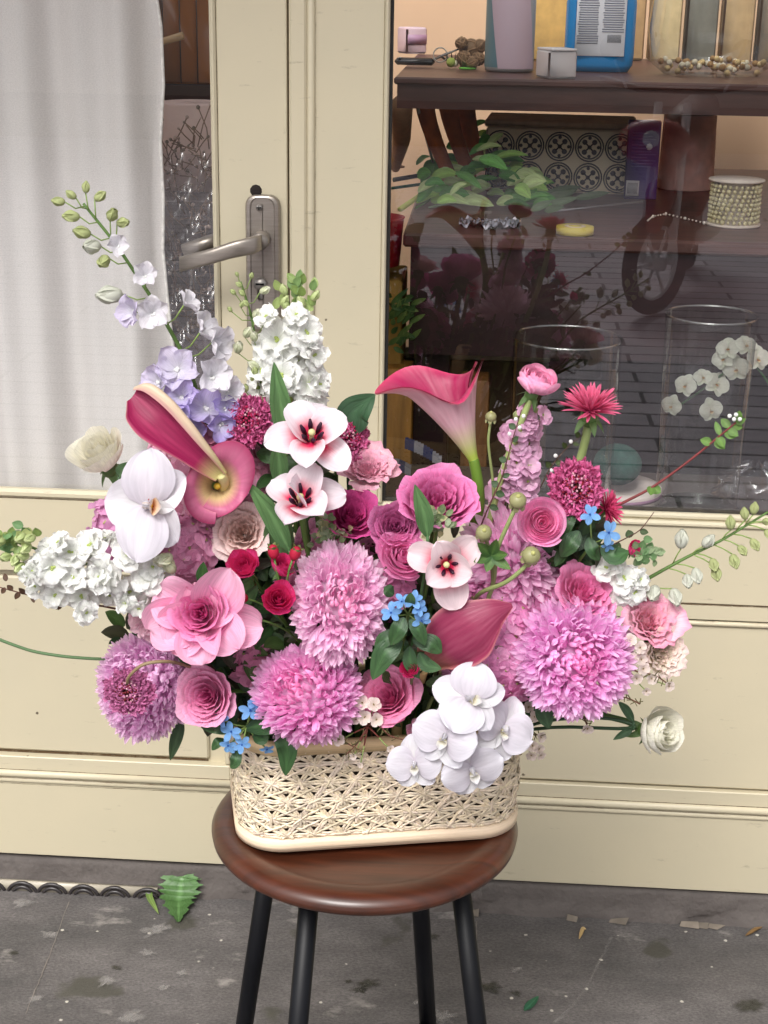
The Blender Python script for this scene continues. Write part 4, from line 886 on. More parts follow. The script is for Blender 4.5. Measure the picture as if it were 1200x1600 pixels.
# brown folded cloth / pampas behind
t = thing('brown_felt_bags', 'rust brown felt folds leaning behind the heap of cut leaves', 'fabric', on(690, 285, ZT))
for i, (xa, xb, ya, yb) in enumerate([(664, 708, 165, 285), (700, 735, 165, 275), (728, 752, 168, 262)]):
    b = MB(); Y_ = 2.93 + i * .03; q0, q1 = P(xa, ya, Y_), P(xb, yb, Y_); n_ = 14
    pts = []
    for k in range(n_):
        f = k / (n_ - 1); x = q0.x + (q1.x - q0.x) * f ** 1.3; z = q0.z + (q1.z - q0.z) * f; a = np.linspace(0, 2 * PI, 16, endpoint=False); w_ = .018 * (1 - .35 * f); pts.append(np.c_[x + w_ * np.cos(a), Y_ + .012 * np.sin(a), np.full(16, max(z, ZT + .003)) + .004 * np.sin(3 * a)])
    b.grid(np.stack(pts, 1), C(156, 84, 34), wrap=True); wchild(b, 'fold', mat('felt', C(152, 80, 32), .95, var=.3, vs=40, bump=.5, bs=160) if i == 0 else bpy.data.materials['felt'], t)
b = MB(); b.tube([P(652, 165, 2.9), on(683, 280, ZT) + Vector((0, 0, .004))], .0028, C(170, 165, 158), 8); o = b.build('steel_rod', mat('rod', None, .35, .6)); tag(o, 'thin pale rod leaning between the felt and dark corner', 'rod')
b = MB(); q0, q1 = P(628, 165, 2.85), on(618, 262, ZT); b.tube([q0, q0.lerp(q1, .5) + Vector((.006, 0, 0)), q1], [.020, .018, .010], C(176, 140, 104), 12); b.tube([q1 + Vector((0, 0, .004)), q1 + Vector((0, 0, .001))], .02, C(140, 110, 85), 10)
tag(b.build('kraft_roll', M_COLR), 'tan rolled paper leaning at the left edge behind the glass', 'paper roll')
# things under the table at the left of the window
p = P(618, 385, 2.52); b = MB(); b.lathe([(1e-5, 0), (.042, 0), (.048, .075), (.05, .078), (.046, .078), (.04, .004), (1e-5, .004)], C(170, 14, 34), 24); o = b.build('red_tub', M_COL); o.location = (p.x - .035, 2.52, p.z - .03); tag(o, 'red plastic tub at the left edge beneath the table', 'tub')
zc = P(618, 440, 2.55).z; b = MB(); b.box(-.27, x0 - .001, 2.5, 2.64, zc - .35, zc + .012, C(170, 130, 58), .003); tag(b.build('yellow_crate', M_COLR), 'ochre yellow crate standing under the red tub', 'crate')
b = MB()
for i in range(34):
    q = P(RNG.uniform(605, 642), RNG.uniform(465, 545), 2.46); q2 = q + Vector((RNG.uniform(.0, .03), -.01, RNG.uniform(-.01, .035))); blade(b, [q, q2], .009, G1, G3 if i % 2 else DG2, nv=7, nu=4)
tag(b.build('cut_greens', M_LEAF), 'small bunch of cut greenery in front of the yellow crate', 'greenery')
zr = P(700, 555, 2.6).z; b = MB(); b.box(-.2, .12, 2.6, 2.63, zr - .008, zr + .006, C(176, 160, 138), .002); b.box(-.2, .12, 2.605, 2.625, zr - .2, zr - .0085, C(70, 48, 28), .002); tag(b.build('low_rail', M_COLR), 'pale low rail under the table seen behind the calla lily', 'rail')
b = MB(); q = P(625, 650, 2.5); b.box(q.x - .06, q.x + .022, 2.47, 2.53, ZL - .1, q.z + .09, C(172, 122, 52), .003); q = P(745, 650, 2.5); b.box(q.x - .028, q.x + .02, 2.47, 2.53, ZL - .1, q.z + .07, C(120, 78, 38), .003)
tag(b.build('wood_trestle', mat('trestle_wood', None, .6, var=.3, vs=10, stretch=(8, 8, 1))), 'ochre wooden trestle legs behind the window ledge', 'trestle')
t = thing('ribbon_roll', 'blue and white checked ribbon roll lying on the ledge left', 'ribbon', on(655, 735, ZL))
for nm, (xa, ya, xb, yb) in {'ribbon_loop': (633, 690, 690, 722), 'ribbon_tail': (605, 722, 642, 735)}.items():
    b = MB(); q0, q1 = P(xa, ya, 2.3), P(xb, yb, 2.3); n_ = 13; s = np.linspace(0, 1, n_); z = q0.z + (q1.z - q0.z) * s + .004 * np.sin(s * PI); x = q0.x + (q1.x - q0.x) * s
    for k in range(n_ - 1):
        c = C(44, 56, 104) if (k // 3) % 2 == 0 else C(150, 150, 158)
        b.box(x[k], x[k + 1], 2.29, 2.31, z[k] - .009, z[k] + .004, c)
    wchild(b, nm, M_COLR, t, False)
# orchid sprig behind the tall vase
t = thing('white_orchid', 'small white orchid sprig standing inside behind the tall vase', 'orchid', P(1200, 800, 2.38))
t.location.z = ZL + .001
fm, fd = orchid(.03, C(226, 226, 212)); fm = fm.mesh('orchid_bloom', M_WAX); fd = fd.mesh('orchid_lip', M_WAX)
for (px, py, s, n_) in [(1050, 383 + 250, .75, (-.5, -.2, 1)), (1072, 602, .8, (-.4, .1, 1)), (1110, 640, .85, (.1, -.2, 1)), (1120, 600, .9, (.2, .2, 1)), (1098, 590, .7, (0, .5, 1)), (1138, 545, .85, (-.3, .4, 1)), (1150, 575, .95, (-.3, -.2, 1)), (1165, 540, .8, (.2, .5, 1)), (1183, 560, .9, (.3, 0, 1)), (1130, 560, .8, (-.5, .1, 1))]:
    o = child('bloom', fm, t, P(px, py, 2.38), D(*n_), s * .8, RNG.uniform(-.5, .5)); l = bpy.data.objects.new('lip', fd); col.objects.link(l); l.parent = o
b = MB(); b.tube(poly([P(1052, 640, 2.385), P(1110, 600, 2.385), P(1165, 555, 2.385), P(1205, 600, 2.385), P(1225, 700, 2.385), (P(1230, 790, 2.385).x, 2.385, ZL + .002)], 30), .0018, G2, 6); wchild(b, 'stem', M_STEM, t)
# left window: curtain, wrapped gypsophila, paper roll, lantern
b = MB(); n_, m_ = 120, 20; x0c, x1c = -1.0, P(252, 380, 2.07).x; U = np.linspace(0, 1, n_); X = x0c + (x1c - x0c) * U
Zc = np.linspace(.60, 2.0, m_); pts = np.zeros((n_, m_, 3))
for j, z in enumerate(Zc):
    s = .7 + .3 * math.sin(z * 3); pts[:, j] = np.c_[X + .004 * np.sin(z * 17) * (U > .97) + .003 * np.sin(z * 31 + 1) * (U > .98), 2.085 + .016 * s * np.sin(X * 42 + .5 * z) + .007 * np.sin(X * 97 + 1.2 * z), 0 * X + z]
b.grid(pts, (.8, .8, .8))
def curtain_mat():
    m, nt, b_, out = newmat('sheer_voile'); L = nt.links.new; b_.inputs['Base Color'].default_value = (*C(232, 228, 225), 1); b_.inputs['Roughness'].default_value = .9
    tr = N(nt, 'ShaderNodeBsdfTranslucent'); tr.inputs[0].default_value = (*C(226, 220, 216), 1); tp = N(nt, 'ShaderNodeBsdfTransparent')
    m1 = N(nt, 'ShaderNodeMixShader'); m1.inputs[0].default_value = .12; L(b_.outputs[0], m1.inputs[1]); L(tr.outputs[0], m1.inputs[2])
    tc = N(nt, 'ShaderNodeTexCoord'); mp = N(nt, 'ShaderNodeMapping'); mp.inputs['Scale'].default_value = (500, 1, 700); L(tc.outputs['Object'], mp.inputs[0]); nz = N(nt, 'ShaderNodeTexNoise', Scale=1.0, Detail=1.0); L(mp.outputs[0], nz.inputs[0])
    mr = N(nt, 'ShaderNodeMapRange'); L(nz.outputs[0], mr.inputs[0]); mr.inputs[3].default_value = .0; mr.inputs[4].default_value = .30
    m2 = N(nt, 'ShaderNodeMixShader'); L(mr.outputs[0], m2.inputs[0]); L(m1.outputs[0], m2.inputs[1]); L(tp.outputs[0], m2.inputs[2]); L(m2.outputs[0], out.inputs[0]); return m
o = b.build('curtain', curtain_mat()); b = MB(); b.tube(np.c_[pts[-1, :, 0], pts[-1, :, 1], pts[-1, :, 2]], .0022, C(225, 222, 218), 6); h = b.build('hem', mat('hem_cloth', None, .9, var=.2, vs=120), o)
tag(o, 'sheer white voile curtain hanging behind the left door glass', 'curtain')
b = MB(); b.box(-1.1, -.2, 2.75, 2.78, .04, 2.0, C(120, 92, 84)); tag(b.build('brown_screen', mat('screen_brown', C(96, 66, 56), .8, var=.4, vs=5), smooth=False), 'brown partition behind the curtain in the left window', 'partition')
b = MB(); b.box(-.52, -.3, 2.2, 2.6, .04, P(300, 300, 2.3).z, C(80, 70, 70)); tag(b.build('side_stand', mat('stand_dark', C(92, 84, 82), .6, var=.4, vs=9), smooth=False), 'dark stand inside carrying the paper roll in the left window', 'stand')
p = P(298, 160, 2.34); b = MB(); zz = P(300, 300, 2.3).z; b.lathe([(1e-5, 0), (.05, 0), (.052, p.z - zz - .002), (.048, p.z - zz), (.014, p.z - zz), (.012, p.z - zz - .03), (1e-5, p.z - zz - .03)], C(226, 205, 200), 30); o = b.build('paper_towel_roll', mat('towel', None, .9, bump=.3, bs=200)); o.location = (p.x + .004, 2.34, zz + .001); tag(o, 'white paper roll standing between curtain and door stile', 'paper roll')
q = P(292, 70, 2.5); b = MB(); b.box(-.04, .05, 0, .06, -.06, .09, C(150, 92, 40), .003)
for k in range(4): b.box(-.038 + k * .027, -.0365 + k * .027, -.003, -.0005, -.058, .088, C(60, 34, 20))
b.tube([(-.05, -.02, -.0), (.0, -.03, .015)], .006, C(205, 175, 130), 8)
o = b.build('wood_lantern', M_COLG); o.location = q; b = MB(); b.box(q.x - .05, q.x + .06, 2.48, 2.58, .04, q.z - .061, C(60, 40, 34)); tag(o, 'amber brown wooden lantern at the top of the narrow gap', 'lantern'); tag(b.build('narrow_cupboard', M_COLR, smooth=False), 'narrow brown cupboard beneath the amber lantern', 'cupboard')
t = thing('wrapped_dried_bunch', 'dried grey gypsophila bunch wrapped in crinkled clear film behind the lever', 'dried flowers', P(300, 480, 2.2))
b = MB()
for i in range(200):
    q = P(RNG.uniform(255, 345), RNG.uniform(215, 560), RNG.uniform(2.14, 2.19)); d = Vector((RNG.normal(0, .02), RNG.normal(0, .005), RNG.normal(.015, .02))); b.tube([q, q + d * .5 + Vector((RNG.normal(0, .004), 0, 0)), q + d], .0008, C(120, 100, 84), 4); b.ball(q + d, RNG.uniform(.0015, .0036), C(*[(150, 138, 128), (120, 110, 100), (178, 160, 150)][i % 3]), 5, 4)
wchild(b, 'twigs', M_COLR, t)
b = MB(); U, V = np.meshgrid(np.linspace(0, 1, 30), np.linspace(0, 1, 44), indexing='ij'); q0, q1 = P(250, 580, 2.125), P(350, 240, 2.125); b.grid(np.stack([q0.x + (q1.x - q0.x) * U, 2.12 + .007 * np.sin(13 * U + 9 * V) + .006 * np.sin(31 * V - 15 * U) + .003 * np.sin(47 * U + 31 * V), q0.z + (q1.z - q0.z) * V], -1), (.9, .9, .9)); wchild(b, 'clear_wrap', M_CELLO, t)
b = MB(); q0 = P(300, 480, 2.2); b.box(q0.x - .06, q0.x + .05, 2.155, 2.198, .05, q0.z - .03, C(90, 80, 84), .003); wchild(b, 'wrap_base', M_COLR, t)

# ================================================================ STREET BEHIND THE VIEWPOINT (seen only as reflections)
b = MB(); b.box(-9, 9, -9.3, -9, 0, 3.2, C(205, 198, 190)); b.box(-9, 9, -8.99, -8.85, 0, .35, C(120, 115, 112), .01)
tag(b.build('opposite_wall', mat('opposite_plaster', None, .9, var=.15, vs=1), smooth=False), 'pale wall across the street mirrored in the window glass', 'wall')
wc = P(1027, 385, 6.4); Ry = 4 - 6.4
t = thing('motorcycle', 'dark red motorcycle parked on the street mirrored in the window', 'motorcycle', (wc.x, Ry, 0)); t.rotation_euler = (0, 0, math.radians(14))
red, blk, sil = C(150, 34, 34), C(24, 22, 24), C(235, 235, 235)
Rw = .215
def wheel(y):
    # local: the motorcycle runs along local -y .. +y, wheel axle along x
    b = MB(); a = np.linspace(0, 2 * PI, 41); b.tube(np.c_[0 * a, y + (Rw - .03) * np.cos(a), Rw + .002 + (Rw - .03) * np.sin(a)], .032, blk, 10, cap=False); w_ = b.build('wheel', mat('tyre', None, .8), t) if y == 0 else b.build('wheel', bpy.data.materials['tyre'], t)
    b = MB(); b.tube(np.c_[0 * a, y + (Rw - .065) * np.cos(a), Rw + .002 + (Rw - .065) * np.sin(a)], .010, sil, 8, cap=False)
    for k in range(6): q = k * PI / 3; b.tube([(0, y + .02 * math.cos(q), Rw + .02 * math.sin(q)), (0, y + (Rw - .07) * math.cos(q), Rw + (Rw - .07) * math.sin(q))], .008, sil, 6)
    b.tube([(-.04, y, Rw), (.04, y, Rw)], .03, sil, 12); b.build('rim', M_COLG, w_)
    if y == 0: w_.rotation_euler = (0, 0, math.radians(26))
wheel(0); wheel(-1.15)
b = MB(); 
for sx in (-.06, .06): b.tube([(sx, 0, Rw), (sx, -.10, .55), (sx, -.18, .85)], .018, sil, 8)
b.build('fork', M_COLG, t)
b = MB(); b.tube([(0, .06 - .30, .47), (0, -.02, .50), (0, .14, .38)], [.05, .065, .03], red, 10); b.build('mudguard', M_COLG, t)
b = MB(); b.ball((-.05, -.06, .70), .10, red, 18, 12, sx=1.5, sz=1.0); b.ball((0, -.40, .60), .13, red, 16, 10, sx=.9, sy=1.6, sz=.8); b.tube([(0, -.45, .35), (0, -.8, .42), (0, -1.25, .62)], [.10, .13, .07], red, 12); b.build('body', M_COLG, t)
b = MB(); b.tube([(0, -.5, .68), (0, -.85, .70), (0, -1.25, .76)], [.09, .12, .08], blk, 12); b.build('seat', M_COL, t)
b = MB(); b.ball((-.05, 0.035, .72), .035, C(220, 220, 215), 14, 8, sy=.5); b.build('headlight', M_COLG, t)
b = MB(); b.tube([(-.32, -.28, .93), (-.15, -.2, .9), (.15, -.2, .9), (.32, -.28, .93)], .014, blk, 8)
for sx in (-1, 1): b.tube([(sx * .2, -.2, .9), (sx * .27, -.18, 1.04)], .006, sil, 6); b.ball((sx * .27, -.18, 1.06), .05, blk, 10, 8, sy=.3)
b.build('handlebar', M_COL, t)
b = MB(); b.tube([(.1, -.5, .25), (.13, -.9, .24), (.13, -1.3, .3)], [.03, .04, .04], sil, 10); b.box(-.1, .1, -.75, -.4, .2, .42, C(60, 58, 58), .02); b.build('engine', M_COLG, t)

# ================================================================ STOOL
SC = Vector((-.106, 1.457, 0)); SZ = .475
t = thing('bar_stool', 'round dark brown wooden stool with black splayed metal legs', 'stool', (SC.x, SC.y, 0))
def stool_mat():
    m, nt, b_, out = newmat('varnished_wood'); L = nt.links.new
    tc = N(nt, 'ShaderNodeTexCoord'); mp = N(nt, 'ShaderNodeMapping'); mp.inputs['Scale'].default_value = (1.4, 14, 3); mp.inputs['Rotation'].default_value = (0, 0, .6); L(tc.outputs['Object'], mp.inputs[0])
    nz = N(nt, 'ShaderNodeTexNoise', Scale=5.0, Detail=8.0, Roughness=.6, Distortion=.6); L(mp.outputs[0], nz.inputs[0]); cr = N(nt, 'ShaderNodeValToRGB'); L(nz.outputs[0], cr.inputs[0])
    cr.color_ramp.elements[0].position = .3; cr.color_ramp.elements[0].color = (*C(46, 23, 13), 1); cr.color_ramp.elements[1].position = .75; cr.color_ramp.elements[1].color = (*C(86, 42, 24), 1)
    L(cr.outputs[0], b_.inputs['Base Color']); b_.inputs['Roughness'].default_value = .36; b_.inputs['Coat Weight'].default_value = .25; b_.inputs['Coat Roughness'].default_value = .15
    bp_ = N(nt, 'ShaderNodeBump', Strength=.08, Distance=.002); L(nz.outputs[0], bp_.inputs['Height']); L(bp_.outputs[0], b_.inputs['Normal']); return m
R = .1655
b = MB(); b.lathe([(1e-5, -.025), (R - .020, -.025), (R - .008, -.022), (R - .001, -.016), (R, -.010), (R - .004, -.004), (R - .012, -.0005), (R - .024, 0), (R - .034, -.003), (R - .046, -.0055), (R - .07, -.0062), (1e-5, -.0062)], C(90, 46, 26), 96)
M_STOOL = stool_mat(); child('seat', b.mesh('seat', M_STOOL), t, (SC.x, SC.y, SZ))
M_LEGS = mat('black_enamel', C(13, 14, 18), .45, .0, var=.3, vs=20, spec=.22)
b = MB(); b.lathe([(1e-5, -.031), (.125, -.031), (.125, -.0252), (1e-5, -.0252)], C(20, 20, 24), 40); child('mounting_plate', b.mesh('plate', M_LEGS), t, (SC.x, SC.y, SZ))
ends = []
for (dx, dy) in ((-70, -150), (150, -70), (70, 150), (-150, 70)):
    v = Vector((dx, dy, 0)) * .00074; top = SC + v * .93 + Vector((0, 0, SZ - .032)); bot = SC + v * 1.50 + Vector((0, 0, .002)); ends.append((top, bot))
    b = MB(); b.tube([top, bot], .0106, C(20, 22, 28), 18); wchild(b, 'leg', M_LEGS, t)
    b = MB(); b.tube([bot + Vector((0, 0, .012)), bot + Vector((0, 0, -.0015))], .0145, C(15, 15, 16), 14); wchild(b, 'foot_cap', M_COL, t)
for i, j in ((0, 2), (1, 3)):
    f = .80 if i == 0 else .86; a, c = ends[i][0].lerp(ends[i][1], f), ends[j][0].lerp(ends[j][1], f); b = MB(); b.tube([a, c], .0085, C(20, 22, 28), 12); wchild(b, 'cross_brace', M_LEGS, t)

# ================================================================ BASKET
BC = Vector((-.1005, 1.484, 0)); BA = math.radians(12.5); BZ = SZ + .0005
BW, BD, BH = .1465, .086, .126      # half width, half depth, height
t = thing('wicker_basket', 'pale woven cane basket with bamboo rim holding the flowers on the stool', 'basket', (BC.x, BC.y, BZ)); t.rotation_euler = (0, 0, BA); BASK = t
def perim(s, grow=0.0):
    """point and normal on a rounded rectangle, s in metres along the outline"""
    hw, hd, r = BW + grow, BD + grow, .045 + grow; sl = [2 * (hw - r), PI / 2 * r, 2 * (hd - r), PI / 2 * r] * 2; tot = sum(sl); s = np.mod(s, tot)
    x = np.zeros_like(s); y = np.zeros_like(s); nx = np.zeros_like(s); ny = np.zeros_like(s); acc = 0
    segs = [('l', (-(hw - r), -hd), (1, 0)), ('a', (hw - r, -(hd - r)), -PI / 2), ('l', (hw, -(hd - r)), (0, 1)), ('a', (hw - r, hd - r), 0), ('l', (hw - r, hd), (-1, 0)), ('a', (-(hw - r), hd - r), PI / 2), ('l', (-hw, hd - r), (0, -1)), ('a', (-(hw - r), -(hd - r)), PI)]
    for (k, o_, d), ln in zip(segs, sl):
        m = (s >= acc) & (s < acc + ln + 1e-12); q = s[m] - acc
        if k == 'l': x[m] = o_[0] + d[0] * q; y[m] = o_[1] + d[1] * q; nx[m] = d[1]; ny[m] = -d[0]
        else: a = d + q / r; x[m] = o_[0] + r * np.cos(a); y[m] = o_[1] + r * np.sin(a); nx[m] = np.cos(a); ny[m] = np.sin(a)
        acc += ln
    return x, y, nx, ny, tot
_, _, _, _, TOT = perim(np.zeros(1))
def strand(b, s0, z0, s1, z1, off, w, c, wob=.0008):
    ln = math.hypot(s1 - s0, z1 - z0); n = max(3, int(ln / .006)); q = np.linspace(0, 1, n); s = s0 + (s1 - s0) * q; z = z0 + (z1 - z0) * q
    x, y, nx, ny, _ = perim(s); ds, dz = (s1 - s0) / ln, (z1 - z0) / ln
    wave = off + wob * np.sin(q * ln / .0118 * PI * 2 + RNG.uniform(0, 6)); bul = .004 * np.sin(np.clip(z / BH, 0, 1) * PI)
    tx, ty = -ny, nx; P0 = np.stack([x + nx * (wave + bul), y + ny * (wave + bul), z], -1); W_ = np.stack([-dz * tx, -dz * ty, np.full(n, ds)], -1) * w * .70; Nn = np.stack([nx, ny, 0 * nx], -1) * .0005
    b.grid(np.stack([P0 + W_ - Nn, P0 + W_ * .85 + Nn * .6, P0 - W_ * .85 + Nn * .6, P0 - W_ - Nn]), c)
b = MB(); a0 = TOT / round(TOT / .0285); rowh = .0247; zlo, zhi = .016, BH - .012; ncol = round(TOT / a0)
def cane(): return C(230, 214, 190) * RNG.uniform(.78, 1.08) * np.array([1, RNG.uniform(.97, 1.02), RNG.uniform(.9, 1.04)])
def clipline(s0, z0, slope_s, jit):
    sA = s0 + (zlo - z0) * slope_s; sB = s0 + (zhi - z0) * slope_s; return sA + jit, zlo, sB + jit, zhi
for r_ in range(6):
    z = zlo + .002 + r_ * rowh * .83 * 1.0
    for dz in (-.0012, .0012): strand(b, 0, min(z + dz, zhi), TOT, min(z + dz, zhi), .0015, .0019, cane())
    for k in range(2): strand(b, 0, min(z + rowh * .42, zhi), TOT, min(z + rowh * .42, zhi), -.0004, .0022, cane()) if k == 0 else None
rh = rowh * .83
for c_ in range(ncol):
    for sg in (-1, 1):
        sl = sg * (a0 / 2) / rh
        for j in (-.0021, 0.0009): s0, z0, s1, z1 = clipline(c_ * a0, zlo + .002, sl, j); strand(b, s0, z0, s1, z1, .0006 * sg + RNG.uniform(-.0004, .0012), .0020 * RNG.uniform(.8, 1.3), cane())
        sl = sg * (a0 * 1.5) / rh
        s0, z0, s1, z1 = clipline(c_ * a0, zlo + .002, sl, .0006); strand(b, s0, z0, s1, z1, .0002, .0018, cane()); s0, z0, s1, z1 = clipline(c_ * a0, zlo + .002, sl, -.0012); strand(b, s0, z0, s1, z1, .0012, .0015, cane())
    for rr in range(6):  # little star ties at the crossings
        z = zlo + .002 + rr * rh; s0 = c_ * a0 + (a0 / 2 if rr % 2 else 0)
        for q in range(6):
            an = q * PI / 6 + RNG.normal(0, .12); L_ = .0075 * RNG.uniform(.7, 1.15); strand(b, s0 - L_ * math.cos(an), np.clip(z - L_ * math.sin(an), zlo, zhi), s0 + L_ * math.cos(an), np.clip(z + L_ * math.sin(an), zlo, zhi), .0024 + RNG.uniform(-.0004, .0008), .0017, cane(), .0003)
M_CANE = mat('cane', None, .55, var=.22, vs=90, bump=.3, bs=300); b.build('cane_weave', M_CANE, t)
def band(z0, z1, g0, g1, c, name, m, lean=0.0):
    b = MB(); s = np.linspace(0, TOT, 121)[:-1]; rows = []
    for z, g in ((z0, g0), (z0 + .001, g1), ((z0 + z1) / 2, g1 + .0006), (z1 - .001, g1 + lean), (z1, g0 + lean), (z1 - .002, g0 - .003), (z0 + .002, g0 - .003)): x, y, nx, ny, _ = perim(s); rows.append(np.stack([x + nx * g, y + ny * g, np.full(120, z)], -1))
    b.grid(np.stack(rows, 1), c, wrap=True); return b.build(name, m, t)
M_BAMB = mat('split_bamboo', None, .5, var=.2, vs=5, stretch=(1, 1, 60), bump=.2, bs=12)
band(0, .0150, .001, .0058, C(228, 206, 178), 'bottom_band', M_BAMB)
band(BH - .016, BH, .0, .0045, C(212, 186, 142), 'rim', M_BAMB)
b = MB(); x, y, nx, ny, _ = perim(np.linspace(0, TOT, 61)[:-1]); 
rows = [np.stack([x - nx * .0045, y - ny * .0045, np.full(60, z)], -1) for z in (.004, BH - .02)]; b.grid(np.stack(rows, 1), C(62, 48, 36), wrap=True); cen = np.array([[0, 0, .004]]); b.raw(np.r_[cen, rows[0]], [(0, 1 + i, 1 + (i + 1) % 60) for i in range(60)], C(62, 48, 36)); b.build('dark_liner', M_COLR, t)
b = MB()
hp = [np.array([.045, -BD - .002 + 0 * 1, BH - .02])]
hp = poly([(.075, -BD + .0, BH - .014), (.075, -BD + .004, BH + .05), (.075, -BD * .75, BH + .11), (.075, 0, BH + .15), (.075, BD * .75, BH + .11), (.075, BD - .004, BH + .05), (.075, BD, BH - .014)], 40)
b.grid(np.stack([hp + [-.0105, 0, 0], hp + [-.0105, -.0, .0] + np.c_[np.zeros(40), -np.gradient(hp[:, 2]), np.gradient(hp[:, 1])] * .4, hp + [.0105, 0, .0] + np.c_[np.zeros(40), -np.gradient(hp[:, 2]), np.gradient(hp[:, 1])] * .4, hp + [.0105, 0, 0]]), C(188, 152, 108), wrap=True); b.build('handle', M_BAMB, t)
b = MB(); b.box(-BW + .02, BW - .02, -BD + .018, BD - .018, .006, BH - .025, C(36, 60, 38), .01); o = b.build('floral_foam', mat('foam', None, .95, var=.2, vs=80)); o.location = (BC.x, BC.y, BZ); o.rotation_euler = (0, 0, BA); tag(o, 'dark green floral foam block inside the cane basket', 'floral foam')
# leaves fallen on the pavement
def floorblade(name, label, segs, cat='leaf'):
    b = MB()
    for pl, w_, c0, c1, f, *sr_ in segs:
        pts = [PZ(x, y, z) for x, y, z in pl]; 
        if f == 'tube': b.tube(poly(pts, 10), w_, c0, 6)
        else: blade(b, pts, w_, c0, c1, nrm=(0, -.3, 1), fold=f, nv=80 if sr_ else 16, pa=1.1 if sr_ else .8, pb=.75, nu=11 if sr_ else 7, serr=.17 if sr_ else 0, wav=.05 if sr_ else .02)
    o = b.build(name, M_LEAF); return tag(o, label, cat)
lf = [([(279, 1440, .003), (279, 1405, .010), (284, 1372, .028), (288, 1352, .045)], .058, C(58, 92, 44), C(92, 128, 76), .10, 1)]
floorblade('weed_leaf', 'broad lobed green weed leaf fallen against the door sill', lf)
floorblade('cut_weed_stem', 'pale green cut stems with a narrow leaf left of the lobed leaf', [([(212, 1392, .004), (238, 1368, .02), (265, 1345, .04)], .0018, C(128, 146, 90), 0, 'tube'), ([(222, 1390, .005), (246, 1366, .022), (268, 1347, .036)], .0022, C(118, 138, 80), 0, 'tube'), ([(236, 1378, .016), (232, 1400, .008), (248, 1428, .003)], .010, G1, G3, .1)], 'stem')
floorblade('small_leaf', 'small glossy green leaf lying alone on the pavement at lower right', [([(819, 1579, .003), (830, 1568, .006), (842, 1556, .004)], .011, C(36, 84, 60), C(46, 104, 74), .15)])
floorblade('dry_petal', 'tiny dry tan petal on the pavement near the right scratch', [([(905, 1467, .003), (911, 1450, .006), (916, 1452, .003)], .006, C(190, 160, 110), C(205, 180, 130), .3)])
floorblade('dry_seed_pod', 'brown dry twig bit at the right edge of the pavement', [([(1165, 1462, .003), (1180, 1452, .006), (1192, 1448, .003)], .006, C(110, 84, 50), C(140, 110, 70), .3)])

# ================================================================ BOUQUET
def root_at(x, Y):
    return Vector((BC.x + max(-.115, min(.115, (x - BC.x) * .5)), BC.y + max(-.05, min(.05, (Y - 1.487) * .5)) + RNG.uniform(-.01, .01), BZ + .06))
def stem_to(root, p0, n, r, c, h1=.07, h2=.12, nm='stem', mid=None):
    p0 = Vector(p0); n = Vector(n); pts = bez(p0, p0 - n * h1, root.location + Vector((0, 0, h2)), root.location, 20) if mid is None else poly([p0] + list(mid) + [root.location + Vector((0, 0, .08)), root.location], 30)
    b = MB(); b.tube(pts, np.linspace(r, r * 1.15, len(pts)), c, 8); return wchild(b, nm, M_STEM, root)
def bloom(name, label, cat, px, py, Y, face, rpx, maker, scale=(1, 1, 1), spin=0.0, stem=.0022, sc=G1, group=None, extra=None, mt=None, sep=True, off=.0, h1=.07, mid=None):
    p = P(px, py, Y); R = rpx * m_per_px(p); n = D(*face); t = thing(name, label, cat, root_at(p.x, Y), group)
    made = maker(R); made = made if isinstance(made, tuple) else (made, None)
    o = child('bloom', made[0].mesh('bloom', mt or M_PETAL), t, p - n * R * off, n, scale, spin)
    if made[1]:
        q = bpy.data.objects.new('flower_centre', made[1].mesh('flower_centre', mt or M_PETAL)); col.objects.link(q); q.parent = o
    if sep:
        b = sepals(MB(), R * .8); q = b.build('calyx', M_LEAF, o)
    stem_to(t, p - n * R * (off + .35), n, stem, sc, h1, mid=mid)
    if extra: extra(t, p, R, n)
    return t
WH = C(243, 243, 241)
# ---- chrysanthemums
def chry(rp_, cb, ct, cc, **k): return lambda R: pom(R, cb, ct, cc, **k)

bloom('chrysanthemum', 'tall oval pale pink chrysanthemum directly right of the red spray roses', 'chrysanthemum', 532, 938, 1.345, (.10, .22, 1), 88, chry(0, C(248, 176, 222), C(252, 224, 242), C(250, 120, 180), n=700, incurve=1.0, thmax=2.1, ln=.46, core=.60, wd=.15), (.86, 1.12, .9), off=.35, group='pink pompom chrysanthemums', sep=False, mt=M_POM)
bloom('chrysanthemum', 'vivid pink chrysanthemum hanging over the basket rim above the blue flowers', 'chrysanthemum', 470, 1078, 1.335, (-.32, .38, .9), 92, chry(0, C(248, 140, 214), C(250, 190, 238), C(250, 90, 170), n=900, wd=.12, ln=.40, core=.65, thmax=2.1), (1.0, .88, .9), off=.3, group='pink pompom chrysanthemums', sep=False, mt=M_POM)
bloom('chrysanthemum', 'lilac pink chrysanthemum at the lower left with the burgundy bloom on it', 'chrysanthemum', 216, 1076, 1.36, (-.15, .02, 1), 85, chry(0, C(232, 150, 216), C(246, 212, 242), C(240, 150, 210), n=850, incurve=1.3, wd=.12, ln=.42, core=.64), (.88, 1.02, .8), off=.35, group='pink pompom chrysanthemums', sep=False, mt=M_POM)
bloom('chrysanthemum', 'largest round pink chrysanthemum at the lower right facing front', 'chrysanthemum', 905, 1030, 1.345, (.12, .04, 1), 96, chry(0, C(248, 140, 222), C(250, 196, 244), C(250, 70, 170), n=950, incurve=1.1, ctr=.16, wd=.12, ln=.44, core=.61), (1, 1, .85), off=.3, group='pink pompom chrysanthemums', sep=False, mt=M_POM)
